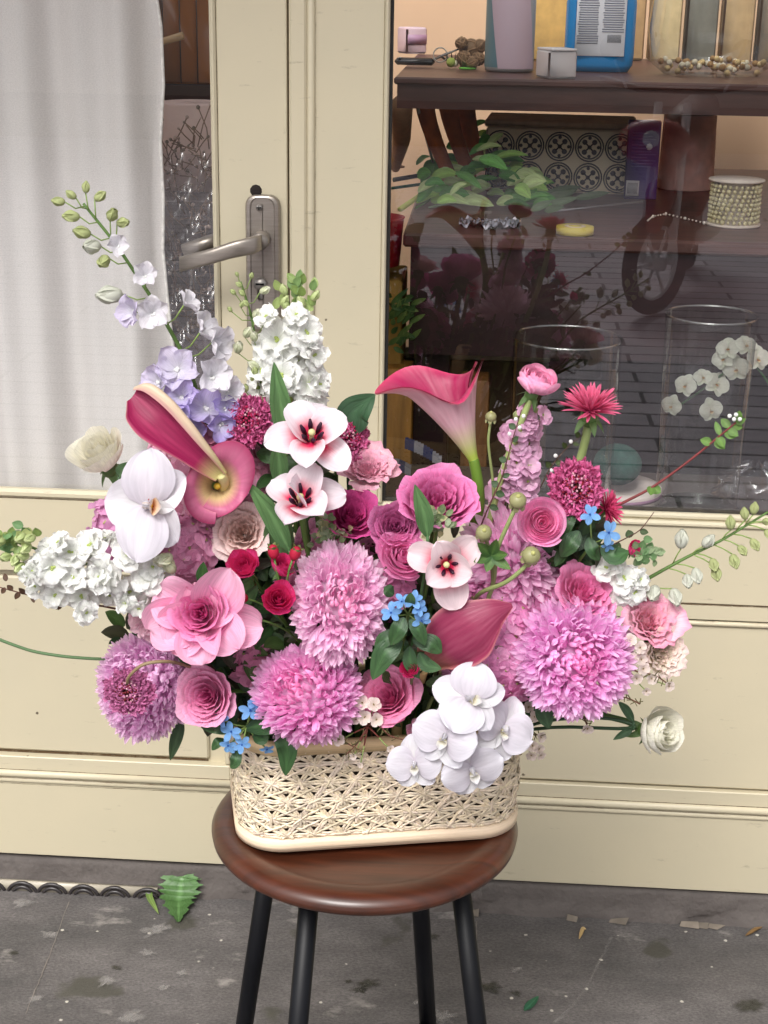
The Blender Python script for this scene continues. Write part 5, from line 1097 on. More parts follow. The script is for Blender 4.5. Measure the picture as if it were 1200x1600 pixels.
bloom('chrysanthemum', 'pale pink shaggy chrysanthemum behind the pink ranunculus and its buds', 'chrysanthemum', 800, 858, 1.43, (-.15, .5, .9), 96, chry(0, C(246, 180, 220), C(252, 216, 240), C(246, 180, 220), n=480, ln=.62, wd=.15, core=.48, incurve=.7, csize=.8), (.88, 1.0, .85), off=.25, group='pink pompom chrysanthemums', sep=False, mt=M_POM)
# ---- scabiosas
sm = lambda c0, c1, cc: (lambda R: scab(R, c0, c1, cc))
g = 'magenta scabiosa pincushion flowers'
bloom('scabiosa', 'magenta scabiosa at the upper left between lavender and tulip', 'scabiosa', 386, 657, 1.42, (.0, .15, 1), 42, sm(C(170, 26, 92), C(222, 90, 150), C(150, 30, 70)), (.95, 1.1, .9), group=g, off=.3)
bloom('scabiosa', 'magenta scabiosa half hidden behind the upper tulip', 'scabiosa', 545, 682, 1.46, (.35, .1, .9), 42, sm(C(176, 30, 96), C(226, 100, 160), C(150, 30, 70)), (.9, 1.1, .9), group=g, off=.3)
bloom('scabiosa', 'round magenta scabiosa beneath the pink gerbera', 'scabiosa', 901, 764, 1.40, (.0, .12, 1), 46, sm(C(196, 44, 110), C(232, 96, 158), C(120, 26, 40)), (.98, 1.1, .9), group=g, off=.3)
pS = P(200, 1080, 1.305)
bloom('scabiosa', 'burgundy scabiosa resting over the lilac chrysanthemum at lower left', 'scabiosa', 200, 1082, 1.305, (-.1, -.05, 1), 40, sm(C(156, 50, 100), C(206, 104, 160), C(104, 28, 36)), (1.05, .92, .6), group=g, off=.2, sep=False, stem=.0016, sc=C(140, 120, 90), mid=[P(196, 1062, 1.30), P(222, 1036, 1.29), P(268, 1032, 1.30), P(320, 1050, 1.40)])
# ---- gerberas
bloom('gerbera', 'spiky pink gerbera standing against the squat vase', 'gerbera', 922, 645, 1.45, (.05, .80, .55), 54, lambda R: daisy(R, C(196, 50, 110), C(238, 120, 158), ((32, 1.0, .35), (30, .95, .62), (26, .85, .9), (20, .7, 1.15)), .10), stem=.0042, sc=C(142, 160, 100), group='pink gerberas', h1=.12)
bloom('gerbera', 'deep pink gerbera tucked under the right scabiosa', 'gerbera', 945, 795, 1.425, (.7, .2, .5), 36, lambda R: daisy(R, C(190, 30, 90), C(232, 88, 138)), group='pink gerberas')
# ---- roses
def rs(cin, cout, **k): return lambda R: rose(R * .82, np.array(cin), np.array(cout), **k)
bloom('rose', 'big orchid pink rose at the top centre below the calla', 'rose', 683, 785, 1.40, (.02, .42, .9), 68, rs(C(206, 66, 134), C(226, 112, 174), n=38, opn=.55, ruf=.05, edge=C(238, 150, 200), ew=.5, H=1.1), (1.08, .95, 1), off=.45, group='garden roses')
bloom('rose', 'mauve pink rose left of the coral ranunculus', 'rose', 618, 822, 1.395, (.05, .25, 1), 50, rs(C(176, 56, 120), C(210, 100, 160), n=34, opn=.4, ruf=.04, edge=C(222, 130, 180), ew=.5), off=.45, group='garden roses')
bloom('rose', 'deep magenta rose right of the lower tulip', 'rose', 550, 805, 1.41, (.2, .5, .9), 50, rs(C(178, 24, 96), C(206, 58, 134), n=32, opn=.35, ruf=.04, edge=C(224, 90, 160), ew=.5), (.95, 1.05, 1), off=.45, group='garden roses')
bloom('rose', 'pink rose under the small red bud at the basket rim', 'rose', 605, 1088, 1.36, (-.3, .4, .8), 58, rs(C(206, 40, 110), C(238, 130, 176), n=30, opn=.75, ruf=.03, edge=C(244, 160, 196), ew=.3), off=.45, group='garden roses')
bloom('rose', 'ruffled pink rose just above the largest chrysanthemum', 'rose', 915, 925, 1.39, (.25, .45, .8), 58, rs(C(232, 84, 150), C(240, 130, 180), n=30, opn=.55, ruf=.05), (1.05, .95, 1), off=.45, group='garden roses')
bloom('rose', 'soft pink cupped rose directly beneath the big open rose', 'rose', 322, 1088, 1.345, (-.22, .06, 1), 58, rs(C(206, 44, 124), C(240, 158, 196), n=34, opn=.45, ruf=.03, edge=C(244, 178, 206), ew=.4), (.98, 1.0, 1), off=.5, group='garden roses')
def open_rose(R):
    b = rose(R * .48, C(206, 30, 120), C(242, 140, 190), n=30, opn=.45, ruf=.03, H=1.25)
    lp, lo = C(244, 190, 214), C(238, 130, 186)
    for a, l, w_, el, bn in ((-1.5, .92, .75, .25, -.6), (-2.2, .85, .7, .1, -.5), (-.75, .95, .72, .3, -.7), (-.2, 1.02, .7, -.1, -.6), (1.0, 1.08, .8, .35, -.5), (1.75, .7, .7, .6, -.6), (2.55, .95, .8, .3, -.6), (3.4, 1.0, .8, .2, -.7), (.45, .7, .7, .6, -.9), (-2.8, .8, .7, .55, -.9)):
        p, U, V = petal(R * l * 1.06, R * w_ * 1.12, 1.5, .5, .26, .75, bn * 1.9, ruf=.06, rf=1.2, nu=13, nv=13, basew=.3, seed=a * 3)
        addp(b, place(p, a, el, (0, 0, .0), RNG.normal(0, .15)), pc(lo, lp, V, p=.7), U, V)
    return b
bloom('rose', 'large fully opened pink rose with loose outer petals at left', 'rose', 318, 960, 1.335, (-.12, .12, 1), 92, open_rose, off=.12, group='garden roses')
# spray roses
red0, red1 = C(190, 8, 72), C(232, 36, 108)
sr = 'red spray roses'
for lab, px, py, Y, f, r, s in (('round red spray rose at the left of its cluster, touching the lisianthus', 382, 884, 1.37, (-.2, .4, 1), 29, 1), ('open red spray rose in front, lowest of its cluster', 435, 936, 1.345, (.1, .3, 1), 31, 1), ('half closed red spray rose at the right of its cluster', 441, 886, 1.365, (.3, .7, .7), 24, .9), ('small red rosebud above the basket beside the white orchids', 640, 1047, 1.325, (-.1, .4, .8), 18, 1), ('small red rosebud at far right beside the white florets', 991, 860, 1.40, (.5, .3, .7), 17, 1)):
    bloom('spray_rose', lab, 'spray rose', px, py, Y, f, r, lambda R: rose(R * .9, red0, red1, n=22, opn=.15, ruf=.03, H=1.2, closed=.25, edge=C(240, 80, 130), ew=.4), off=.5, group=sr, stem=.0014)
# white roses
bloom('white_rose', 'cream white rose leaning out at upper left before the curtain', 'rose', 152, 706, 1.42, (-.35, .65, .75), 54, lambda R: rose(R * .82, C(228, 220, 190), C(236, 231, 212), n=22, opn=.35, ruf=.014, H=1.3, closed=.2, edge=C(240, 238, 226), ew=.5), off=.65, group='white roses', stem=.0026, sc=G2)
bloom('white_rose', 'ivory rosebud hanging out at lower right of the basket', 'rose', 1030, 1142, 1.40, (.55, .08, .8), 46, lambda R: rose(R * .84, C(230, 227, 200), C(236, 233, 216), n=24, opn=.15, ruf=.02, H=1.3, closed=.35, edge=C(242, 240, 230), ew=.5), off=.6, group='white roses', stem=.0034, sc=C(70, 100, 50), mid=[P(985, 1128, 1.42), P(930, 1115, 1.43), P(860, 1080, 1.44)])
# lisianthus and carnations
bloom('lisianthus', 'pale pink frilled lisianthus right of the upper tulip', 'lisianthus', 575, 728, 1.45, (.10, .6, .75), 56, rs(C(236, 150, 180), C(240, 186, 200), n=26, opn=.95, ruf=.07, rf=3, edge=C(240, 150, 186), ew=.6, H=.9), (1, .85, .9), off=.4, group='frilled lisianthus flowers')
bloom('lisianthus', 'blush cream lisianthus above the red spray roses', 'lisianthus', 378, 832, 1.40, (-.05, .2, 1), 54, rs(C(216, 170, 150), C(240, 208, 204), n=26, opn=.6, ruf=.05, rf=3, H=.8), off=.45, group='frilled lisianthus flowers')
bloom('lisianthus', 'pink edged lisianthus at far right above the cream one', 'lisianthus', 1018, 968, 1.39, (.25, .4, .8), 56, rs(C(230, 130, 150), C(242, 190, 204), n=26, opn=.8, ruf=.07, rf=3, edge=C(238, 130, 176), ew=.7, H=.8), off=.4, group='frilled lisianthus flowers')
bloom('lisianthus', 'ivory lisianthus with pink fringe at far right above the white rosebud', 'lisianthus', 1036, 1022, 1.38, (.3, -.1, .9), 46, rs(C(226, 206, 176), C(240, 228, 206), n=26, opn=.7, ruf=.08, rf=3, edge=C(238, 170, 200), ew=.4, H=.8), off=.4, group='frilled lisianthus flowers')
bloom('carnation', 'pale pink carnation peeping out left of the large open rose', 'carnation', 236, 962, 1.385, (-.5, .1, .8), 40, lambda R: pom(R, C(236, 176, 186), C(244, 206, 212), C(236, 170, 180), n=90, wd=.5, ln=.6, core=.4, incurve=.4), group='carnations')
bloom('carnation', 'small rose pink carnation between the basket rim and white orchids', 'carnation', 662, 1150, 1.375, (-.4, .1, .8), 30, lambda R: pom(R, C(226, 110, 150), C(238, 160, 186), C(226, 120, 160), n=70, wd=.5, ln=.6, core=.4, incurve=.4), group='carnations')
# ranunculus
ra = lambda c0, c1, **k: (lambda R: rose(R * .88, c0, c1, n=46, opn=.1, ruf=.012, rf=1, H=.75, closed=.55, inner=.10, wid=.8, dip=-.1, **k))
def ran_c(c): return c
gg = 'pink ranunculus blooms'
bloom('ranunculus', 'high pink ranunculus on a thick bare stem before the squat vase', 'ranunculus', 838, 600, 1.445, (.30, .70, .50), 41, ra(C(240, 110, 160), C(244, 156, 194)), (1, 1, 1.15), off=.35, stem=.0032, sc=C(150, 166, 104), group=gg, mid=[P(828, 625, 1.445), P(806, 680, 1.445), P(782, 745, 1.45)])
def ran_eye(t, p, R, n):
    b = MB(); b.ball(p + n * R * .28, R * .09, C(120, 140, 60), 8, 6); wchild(b, 'green_eye', M_LEAF, t)
bloom('ranunculus', 'coral pink ranunculus facing front beneath the right scabiosa', 'ranunculus', 848, 816, 1.375, (.0, .12, 1), 44, lambda R: rose(R * .9, C(244, 104, 160), C(248, 156, 204), n=44, opn=.12, ruf=.014, rf=1, H=.6, closed=.3, inner=.13, dip=.4), off=.35, group=gg)
bloom('ranunculus', 'bright pink ranunculus in the centre left of the third tulip', 'ranunculus', 630, 868, 1.375, (.28, .35, .9), 48, lambda R: rose(R * .9, C(236, 96, 160), C(244, 142, 196), n=42, opn=.2, ruf=.03, rf=1, H=.7, closed=.25, inner=.1, dip=.1), (1, .95, 1), off=.4, group=gg)
def rbud(label, px, py, Y, r, face, mid):
    p = P(px, py, Y); R = r * m_per_px(p); n = D(*face); t = thing('ranunculus_bud', label, 'flower bud', root_at(p.x, Y), 'closed green ranunculus buds')
    b = MB(); b.ball((0, 0, 0), R, C(150, 148, 104), 14, 10, sz=.9)
    for i in range(7): q, U, V = petal(R * 1.9, R * 1.0, .9, .6, .2, 1.4, -2.4, nu=5, nv=8, basew=.3); addp(b, place(q, i * .9, -.55, (0, 0, -R * .8)) * .72, pc(C(122, 134, 78), C(168, 164, 120), V), U, V)
    child('bud', b.mesh('bud', M_LEAF), t, p, n); b = MB(); b.ball((0, 0, 0), R * .28, C(190, 190, 120), 8, 5); child('bud_tip', b.mesh('bud_tip', M_LEAF), t, p + n * R * .85, n)
    for i in range(4):
        b = MB(); q = p - n * R * .85; d = (CR * RNG.normal() + CU * RNG.normal()).normalized(); blade(b, [q, q + d * R * .9 - n * R * .2], R * .5, G1, G2, nv=6, nu=4); wchild(b, 'sepal', M_LEAF, t)
    stem_to(t, p - n * R * .8, n, R * .24, C(134, 146, 92), mid=mid)
rbud('tiny ranunculus bud on a tall pale stem right of the calla', 767, 651, 1.44, 9, (.0, .8, .5), [P(762, 690, 1.44), P(770, 748, 1.445), P(772, 800, 1.45)])
rbud('ranunculus bud just above the pink ranunculus', 809, 782, 1.345, 14, (.0, .5, .8), [P(800, 805, 1.345), P(775, 860, 1.35), P(772, 920, 1.38)])
rbud('ranunculus bud left of the pair, in front of the pale chrysanthemum', 756, 832, 1.345, 13, (.0, .3, .9), [P(762, 850, 1.36), P(768, 875, 1.37), P(772, 930, 1.40)])
rbud('lowest ranunculus bud on a bowed brown stem beneath the pink ranunculus', 830, 868, 1.325, 15, (.15, .3, .9), [P(822, 885, 1.33), P(790, 912, 1.335), P(745, 926, 1.36), P(735, 960, 1.40)])
b = MB(); 
for dx, dy in ((-22, -20), (25, -2), (-8, 26), (30, 22), (-28, 10), (8, -26)): blade(b, [P(768, 868, 1.352), P(768 + dx, 868 + dy, 1.34)], .010, G2, G1, nv=8, nu=5)
o = b.build('ranunculus_leaf', M_LEAF); tag(o, 'small toothed green leaf whorl where the ranunculus bud stems meet', 'leaf')
# ---- tulips
tw, tr_ = C(230, 221, 227), C(222, 40, 90)
g = 'white tulips with crimson hearts'
def tul(lab, px, py, Y, f, r, spin, els, star, off=.1, white=tw):
    return bloom('tulip', lab, 'tulip', px, py, Y, f, r, lambda R: tulip(R * .92, white, tr_, els, 1.08, .94, star), spin=spin, off=off, sep=False, mt=M_WAX, group=g, stem=.0032, sc=G1)
tul('upper white tulip with crimson heart under the white stock', 487, 686, 1.385, (.05, .55, .9), 74, .30, (.80, .15), .30)
tul('lower white tulip with crimson heart left of the magenta rose', 470, 786, 1.365, (.0, .55, .9), 74, .15, (.15, .75), .3)
tul('blush white tulip facing front at the centre above the blue flowers', 697, 882, 1.345, (.0, .0, 1), 66, -.25, (.95, .25), .15, white=C(226, 206, 210))
# ---- callas
def callat(lab, px, py, Y, face, spin, stemr, mid, scol, **k):
    p = P(px, py, Y); n = D(*face); t = thing('calla_lily', lab, 'calla lily', root_at(p.x, Y), 'calla lilies'); b, d = calla(**k)
    o = child('spathe', b.mesh('spathe', M_WAX), t, p, n, 1, spin); q = bpy.data.objects.new('spadix', d.mesh('spadix', M_WAX)); col.objects.link(q); q.parent = o
    stem_to(t, p + n * .004, n, stemr, scol, mid=mid); return t
k_ = m_per_px(P(700, 650, 1.44))
callat('large pink calla lily with green throat standing highest at centre', 742, 724, 1.44, (-.44, 1.0, .26), math.radians(168), .0052, [P(741, 722, 1.44), P(748, 760, 1.44), P(750, 800, 1.45)], C(96, 128, 44), R=60 * k_, H=150 * k_, cin=C(168, 30, 86), cout=C(236, 196, 204), cbase=C(172, 196, 80), tip=.50, seed=.6, rim=.34, r0=.09, tb=.50, ovl=.25, power=1.3, dip=.16, seamdrop=.0, rimc=C(206, 70, 112))
callat('pink calla lily bloom opening toward the viewer above the blush lisianthus', 338, 760, 1.40, (.18, .0, 1), math.radians(70), .004, [P(330, 750, 1.42), P(320, 790, 1.45)], G1, R=48 * k_, H=60 * k_, cin=C(196, 104, 140), cout=C(216, 160, 170), cbase=C(206, 196, 140), tip=.25, seed=2.4, rim=.35, r0=.16, tb=.3, ovl=.3, power=1.2, rimc=C(176, 64, 108), tube_in=C(224, 200, 150))

def rcalla(lab, px, py, Y, mid, stemr, scol, b):
    p = P(px, py, Y); t = thing('calla_lily', lab, 'calla lily', root_at(p.x, Y), 'calla lilies'); wchild(b, 'spathe', M_WAX, t); stem_to(t, p, D(0, -.3, .2), stemr, scol, mid=mid); return t
cp = [P(345, 742, 1.375), P(318, 716, 1.365), P(282, 682, 1.36), P(248, 650, 1.36), P(222, 626, 1.365), P(208, 616, 1.37)]
rcalla('magenta calla lily arching up to the left beside the lavender delphinium', 345, 742, 1.375, [P(350, 750, 1.38), P(352, 780, 1.42)], .0050, C(196, 188, 130),
       rolled(cp, np.array([10, 19, 29, 34, 33, 12]) * k_, [(.45, .55), (.85, .75), (1.0, .40), (.75, -.1), (.1, -.25), (-.5, -.2), (-.95, .05), (-1.15, .3)], C(146, 26, 76), C(230, 208, 180), C(206, 196, 130), -CF, C(214, 120, 150), seed=1.3))
cp = [P(662, 1046, 1.36), P(678, 1024, 1.345), P(704, 1004, 1.335), P(738, 980, 1.33), P(770, 958, 1.335), P(800, 946, 1.345)]
rcalla('dusky rose calla lily lying sideways above the white orchids', 662, 1046, 1.36, [P(658, 1056, 1.37), P(655, 1075, 1.42)], .0052, C(206, 176, 120),
       rolled(cp, np.array([9, 32, 46, 44, 26, 3]) * k_, [(-1.05, -.05), (-.7, .02), (-.3, .10), (.2, .14), (.62, .05), (.95, -.15), (1.05, .08)], C(214, 134, 156), C(146, 50, 84), C(206, 150, 120), -CF, C(226, 160, 160), seed=2.0))
# ---- orchids
bloom('orchid', 'single big white moth orchid with yellow lip at left', 'orchid', 231, 790, 1.335, (.05, .0, 1), 86, lambda R: orchid(R), (1.10, .80, 1), spin=1.45, off=.0, sep=False, mt=M_WAX, group=None, stem=.0022)
t = thing('orchid_spray', 'cascade of white moth orchids draped over the front of the basket', 'orchid', root_at(P(760, 1080, 1.36).x, 1.38))
ob, od = orchid(.034, C(215, 213, 221), (C(225, 222, 195), C(214, 204, 170))); ob = ob.mesh('orchid_bloom', M_WAX); od = od.mesh('orchid_lip', M_WAX)
OR = [(733, 1092, 1.315, (-.05, .25, 1), 1.10, 1.2), (697, 1150, 1.305, (-.35, .0, 1), 1.02, -.25), (785, 1138, 1.33, (.45, .05, 1), 1.0, -.5), (648, 1192, 1.31, (-.15, -.1, 1), .85, .1), (736, 1200, 1.31, (.25, -.35, 1), .98, .25)]
for px, py, Y, f, s, sp in OR:
    o = child('bloom', ob, t, P(px, py, Y), D(*f), s, sp); l = bpy.data.objects.new('lip', od); col.objects.link(l); l.parent = o
    b = MB(); pp = P(px, py, Y); b.tube(bez(pp, pp - D(*f) * .02, P(730, 1130, 1.36), P(740, 1095, 1.365), 8), .0012, C(110, 130, 70), 6); wchild(b, 'pedicel', M_STEM, t)
b = MB(); b.tube(poly([P(690, 1175, 1.345), P(715, 1140, 1.355), P(740, 1095, 1.365), P(765, 1060, 1.39), P(775, 1050, 1.42), t.location], 26), .0021, G1, 8); wchild(b, 'stem', M_STEM, t)
# ---- floret spikes
def spike(name, label, cat, path, group=None, stemr=.0025, sc=G1):
    pts = [P(*q) for q in path]; t = thing(name, label, cat, root_at(pts[0].x, path[0][2]), group)
    line = poly([pts[-1]] + pts[:-1][::-1] + [t.location + Vector((0, 0, .05)), t.location], 50); b = MB(); b.tube(line, np.linspace(stemr * .5, stemr * 1.2, len(line)), sc, 7); wchild(b, 'stem', M_STEM, t); return t, pts
def along(pts, f):
    f = max(0, min(.9999, f)) * (len(pts) - 1); i = int(f); return pts[i].lerp(pts[i + 1], f - i)
stockw = [floret(.0195, 5, C(232, 236, 222), WH, 2, W=.92, el=.12, pa=1.6, ruf=.16, eye=C(190, 206, 120), cup=.05).mesh('stock_floret', M_PETAL) for _ in range(3)]
stockp = [floret(.0165, 4, C(216, 190, 196), C(230, 180, 214), 2, W=1.0, el=.15, pa=1.7, ruf=.10, eye=C(160, 170, 100)).mesh('stock_floret', M_PETAL) for _ in range(2)]
budg = bellbud(.0042, C(150, 170, 100), C(196, 206, 150)).mesh('green_bud', M_LEAF)
budw = bellbud(.0058, C(178, 190, 130), C(232, 232, 214)).mesh('white_bud', M_PETAL)
def fl(root, me, px, py, Y, f, s, name='floret'): return child(name, me, root, P(px, py, Y), D(*f), s, RNG.uniform(0, 6))
def connect(b, p, q, r=.0007, sag=.004):
    p, q = Vector(p), Vector(q); b.tube([p, p.lerp(q, .5) + Vector((0, 0, -sag)), q], r, G3, 5)
t, pts = spike('white_stock', 'upright white stock flower spike between door handle and tulip', 'stock', [(445, 720, 1.44), (450, 640, 1.46), (452, 550, 1.47), (466, 450, 1.47)], 'white stock spikes')
for px, py, f, s in [(434, 532, (-.2, .2, 1), 1.35), (478, 520, (.5, .1, .8), 1.0), (490, 555, (.7, 0, .7), .9), (416, 495, (-.4, .4, .8), .7), (462, 492, (.1, .4, .9), .7), (440, 585, (-.2, 0, 1), 1.2), (482, 600, (.4, 0, 1), 1.2), (455, 625, (.1, 0, 1), 1.2), (430, 622, (-.4, .1, 1), 1.1), (486, 632, (.6, 0, 1), 1.0), (410, 580, (-.6, .2, .8), .95), (405, 605, (-.6, 0, .8), .9), (498, 600, (.8, .1, .6), .8), (420, 555, (-.5, .3, 1), .9), (465, 565, (.2, .2, 1), 1.0), (470, 655, (.1, -.1, 1), 1.0), (430, 655, (-.3, -.1, 1), .9), (475, 535, (.2, .3, 1), .9), (462, 510, (.2, .6, .8), .7)]:
    fl(t, stockw[RNG.integers(3)], px, py, 1.44 + RNG.uniform(-.01, .01), f, s)
b = MB()
for i in range(26):
    px, py = RNG.normal(466, 13), RNG.uniform(440, 488); c = [G3, C(120, 150, 90), C(160, 180, 110)][i % 3]; q = P(px, py, 1.455); d = D(RNG.normal(0, .7), .8, RNG.uniform(0, .8)); blade(b, [q, q + d * .012], .008, c * .9, c, nv=6, nu=4)
wchild(b, 'bud_tuft', M_LEAF, t)
for px, py in [(447, 462), (476, 480), (450, 485), (440, 478), (487, 470)]: fl(t, budg, px, py, 1.45, (RNG.normal(0, .5), .8, .5), 1.5, 'bud')
t, pts = spike('white_stock', 'white stock spike lying out to the left under the big orchid', 'stock', [(300, 900, 1.42), (220, 890, 1.38), (120, 880, 1.36), (20, 845, 1.36)], 'white stock spikes')
for px, py, f, s in [(78, 890, (-.2, 0, 1), 1.35), (110, 865, (0, .4, 1), 1.1), (127, 925, (0, -.4, 1), 1.2), (85, 928, (-.2, -.4, 1), .95), (150, 852, (0, .5, 1), 1.2), (178, 895, (.1, 0, 1), 1.4), (150, 895, (0, 0, 1), 1.1), (205, 920, (.1, -.2, 1), 1.2), (230, 905, (.3, 0, 1), 1.1), (170, 930, (0, -.4, 1), .8), (200, 870, (0, .3, 1), 1.0), (60, 915, (-.5, -.2, 1), .8), (70, 860, (-.4, .5, .8), .9), (95, 845, (-.2, .7, .7), .8), (165, 840, (0, .8, .6), .9), (133, 955, (0, -.6, .8), .85), (215, 942, (0, -.5, .9), .8), (52, 885, (-.6, .1, .7), .8), (245, 930, (.4, -.2, .8), .9), (120, 900, (0, 0, 1), 1.0), (140, 870, (0, .2, 1), 1.0), (190, 940, (0, -.5, 1), .8), (255, 895, (.3, .2, 1), .8), (42, 900, (-.6, 0, .7), .7), (140, 940, (0, -.4, 1), .9), (190, 850, (.1, .5, 1), .9), (240, 880, (.2, .1, 1), .9), (105, 905, (-.1, -.1, 1), 1.0), (65, 875, (-.3, .3, 1), .9)]:
    fl(t, stockw[RNG.integers(3)], px + RNG.normal(0, 4), py + RNG.normal(0, 4), 1.345 + RNG.uniform(-.016, .016), (f[0] + RNG.normal(0, .3), f[1] + RNG.normal(0, .3), f[2]), s * .84)
b = MB()
for i in range(30):
    px, py = RNG.normal(22, 16), RNG.normal(843, 12); c = [G3, C(110, 146, 96), C(176, 186, 120)][i % 3]; q = P(px, py, 1.35); d = D(RNG.normal(-.6, .6), RNG.normal(.2, .6), RNG.uniform(0, .8)); blade(b, [q, q + d * .011], .009, c * .9, c, nv=6, nu=4)
wchild(b, 'bud_tuft', M_LEAF, t)
for px, py in [(40, 835), (48, 850), (30, 865), (18, 870), (45, 868), (38, 880), (55, 838), (8, 845), (262, 880), (272, 895), (268, 868)]: fl(t, budg if px < 60 else budw, px, py, 1.34, (-.5, RNG.normal(0, .5), .7), 1.7, 'bud')
t, pts = spike('pink_stock', 'pale lilac pink stock spike behind the thick ranunculus stem', 'stock', [(790, 800, 1.46), (800, 720, 1.47), (825, 640, 1.48)])
for i in range(30):
    f = i / 29; px = 785 + 45 * f + RNG.normal(0, 20 * (1.1 - f * .6)); py = 775 - 130 * f + RNG.normal(0, 8); fl(t, stockp[i % 2], px, py, 1.455 + RNG.uniform(-.01, .01), ((px - 800) / 50, RNG.normal(0.1, .3), .9), 1.0 - .3 * f)
for px, py in [(818, 642), (838, 648), (846, 665), (806, 655)]: fl(t, budg, px, py, 1.47, (0, .8, .5), 1.1, 'bud')
t, pts = spike('white_stock', 'few small white florets with silvery tip right of the pink rose', 'stock', [(930, 930, 1.42), (965, 905, 1.42), (1010, 870, 1.41)], 'white stock spikes')
for px, py, f, s in [(975, 903, (.1, .3, 1), .9), (948, 888, (-.3, .5, .8), .8), (992, 925, (.3, -.2, 1), .75), (972, 928, (0, -.3, 1), .7), (1000, 905, (.5, 0, .8), .6)]: fl(t, stockw[RNG.integers(3)], px, py, 1.39, f, s)
b = MB()
for i in range(22):
    q = P(RNG.normal(1010, 11), RNG.normal(868, 9), 1.395); d = D(RNG.normal(.4, .6), RNG.normal(.4, .6), .5); c = [C(140, 160, 120), C(110, 146, 96)][i % 2]; blade(b, [q, q + d * .010], .008, c * .8, c, nv=6, nu=4)
wchild(b, 'bud_tuft', M_LEAF, t)
# delphiniums
dl = [floret(.0185, 5, C(222, 222, 224), c, 1, W=.86, el=.6, pa=1.35, ruf=.10, eye=WH, nu=7, nv=8, cup=.25).mesh('delphinium_floret', M_PETAL) for c in (C(228, 224, 232), C(214, 204, 232), C(186, 168, 224), C(168, 150, 218))]
def dbud(c): return bellbud(.0085, c * .9, c, 1.5).mesh('delphinium_bud', M_PETAL)
gb, gw = dbud(C(186, 194, 138)), dbud(C(214, 216, 202))
t, pts = spike('delphinium', 'tall lavender delphinium reaching up left across the curtain, green buds at its tip', 'delphinium', [(330, 680, 1.45), (290, 560, 1.45), (240, 470, 1.45), (180, 380, 1.45), (130, 318, 1.45)], 'delphinium stems', .0026)
pd = MB()
def ax(px_, py_):
    best = min((along(pts, q / 60) for q in range(61)), key=lambda v: (v - P(px_, py_, 1.45)).length); return best
for px, py, m_, f, s in [(102, 316, gb, (-1, .1, .2), .62), (119, 310, gb, (-.7, .5, .3), .55), (134, 302, gb, (.1, 1, .3), .55), (148, 313, gb, (.8, .5, .3), .65), (125, 339, gb, (-.9, 0, .3), .8), (172, 343, gb, (.4, .4, .8), .8), (183, 349, gb, (.8, 0, .5), .7), (142, 366, gb, (-.8, .1, .5), .85), (156, 384, gw, (-.6, -.2, .8), 1.0), (168, 402, gb, (-.3, -.6, .8), .85), (192, 460, gw, (-.9, -.1, .4), 1.25)]:
    child('bud', m_, t, P(px, py, 1.44), D(*f), s * 1.3, RNG.uniform(0, 6)); a = ax(px + 14, py + 22); connect(pd, P(px, py, 1.44), a)
for px, py, k, f, s in [(184, 385, 0, (.2, .1, 1), .62), (226, 432, 0, (.2, .2, 1), .72), (239, 490, 0, (.1, 0, 1), .95), (212, 487, 1, (-.7, -.1, .7), .9), (287, 477, 0, (.8, .5, .4), .8), (312, 520, 0, (.8, .4, .5), 1.1), (331, 535, 0, (.9, -.1, .4), 1.1), (278, 578, 1, (.05, .1, 1), 1.45), (250, 598, 1, (-.5, -.1, .8), 1.15), (330, 590, 0, (.5, .2, .9), 1.3), (285, 622, 2, (-.1, .2, 1), 1.2), (322, 640, 2, (.1, .2, 1), 1.5), (290, 655, 3, (-.3, -.2, 1), 1.25), (345, 662, 3, (.4, -.3, .9), 1.0), (305, 672, 3, (0, -.3, 1), 1.0), (355, 610, 0, (.5, .1, .9), 1.0), (268, 640, 2, (-.5, 0, .8), 1.0), (352, 640, 3, (.4, .1, .9), .9)]:
    Y_ = 1.43 if py < 560 else 1.425 + RNG.uniform(-.01, .01); fl(t, dl[k], px, py, Y_, f, s * (1.2 if py < 560 else 1.0)); a = ax(px + 5, py + 15); connect(pd, P(px, py, Y_ + .003), a, .0008)
wchild(pd, 'flower_stalks', M_STEM, t)
t, pts = spike('delphinium', 'slim stem of tiny pale green buds in front of the key plate', 'delphinium', [(408, 640, 1.44), (404, 560, 1.45), (392, 490, 1.45), (376, 440, 1.45)], 'delphinium stems', .0018)
pd = MB()
for px, py, m_, s in [(372, 432, budg, .7), (392, 435, budg, .9), (378, 448, budg, .9), (406, 457, budw, 1.0), (368, 460, budg, .9), (382, 462, budg, 1), (376, 480, budg, .9), (388, 478, budg, 1), (362, 487, budg, .8), (397, 497, budw, 1.1), (413, 505, budw, 1.1), (382, 526, budw, 1.2), (398, 533, budw, 1.1), (371, 551, budw, 1.3), (398, 585, budg, 1.3), (392, 594, budg, 1.1), (414, 590, budg, 1.2), (384, 612, budg, 1.2), (418, 602, budg, 1.1), (405, 575, budw, 1.1), (408, 630, budg, 1.1)]:
    child('bud', m_, t, P(px, py, 1.44), D(RNG.normal(0, .6), .5, .6), s, 0); connect(pd, P(px, py, 1.44), ax(px * .6 + 400 * .4, py + 14), .0005)
wchild(pd, 'bud_stalks', M_STEM, t)
t, pts = spike('delphinium', 'arching stem of separate greenish white buds reaching to the right edge', 'delphinium', [(960, 945, 1.42), (1010, 905, 1.41), (1070, 872, 1.41), (1130, 843, 1.41), (1200, 800, 1.41)], 'delphinium stems', .0022)
pd = MB()
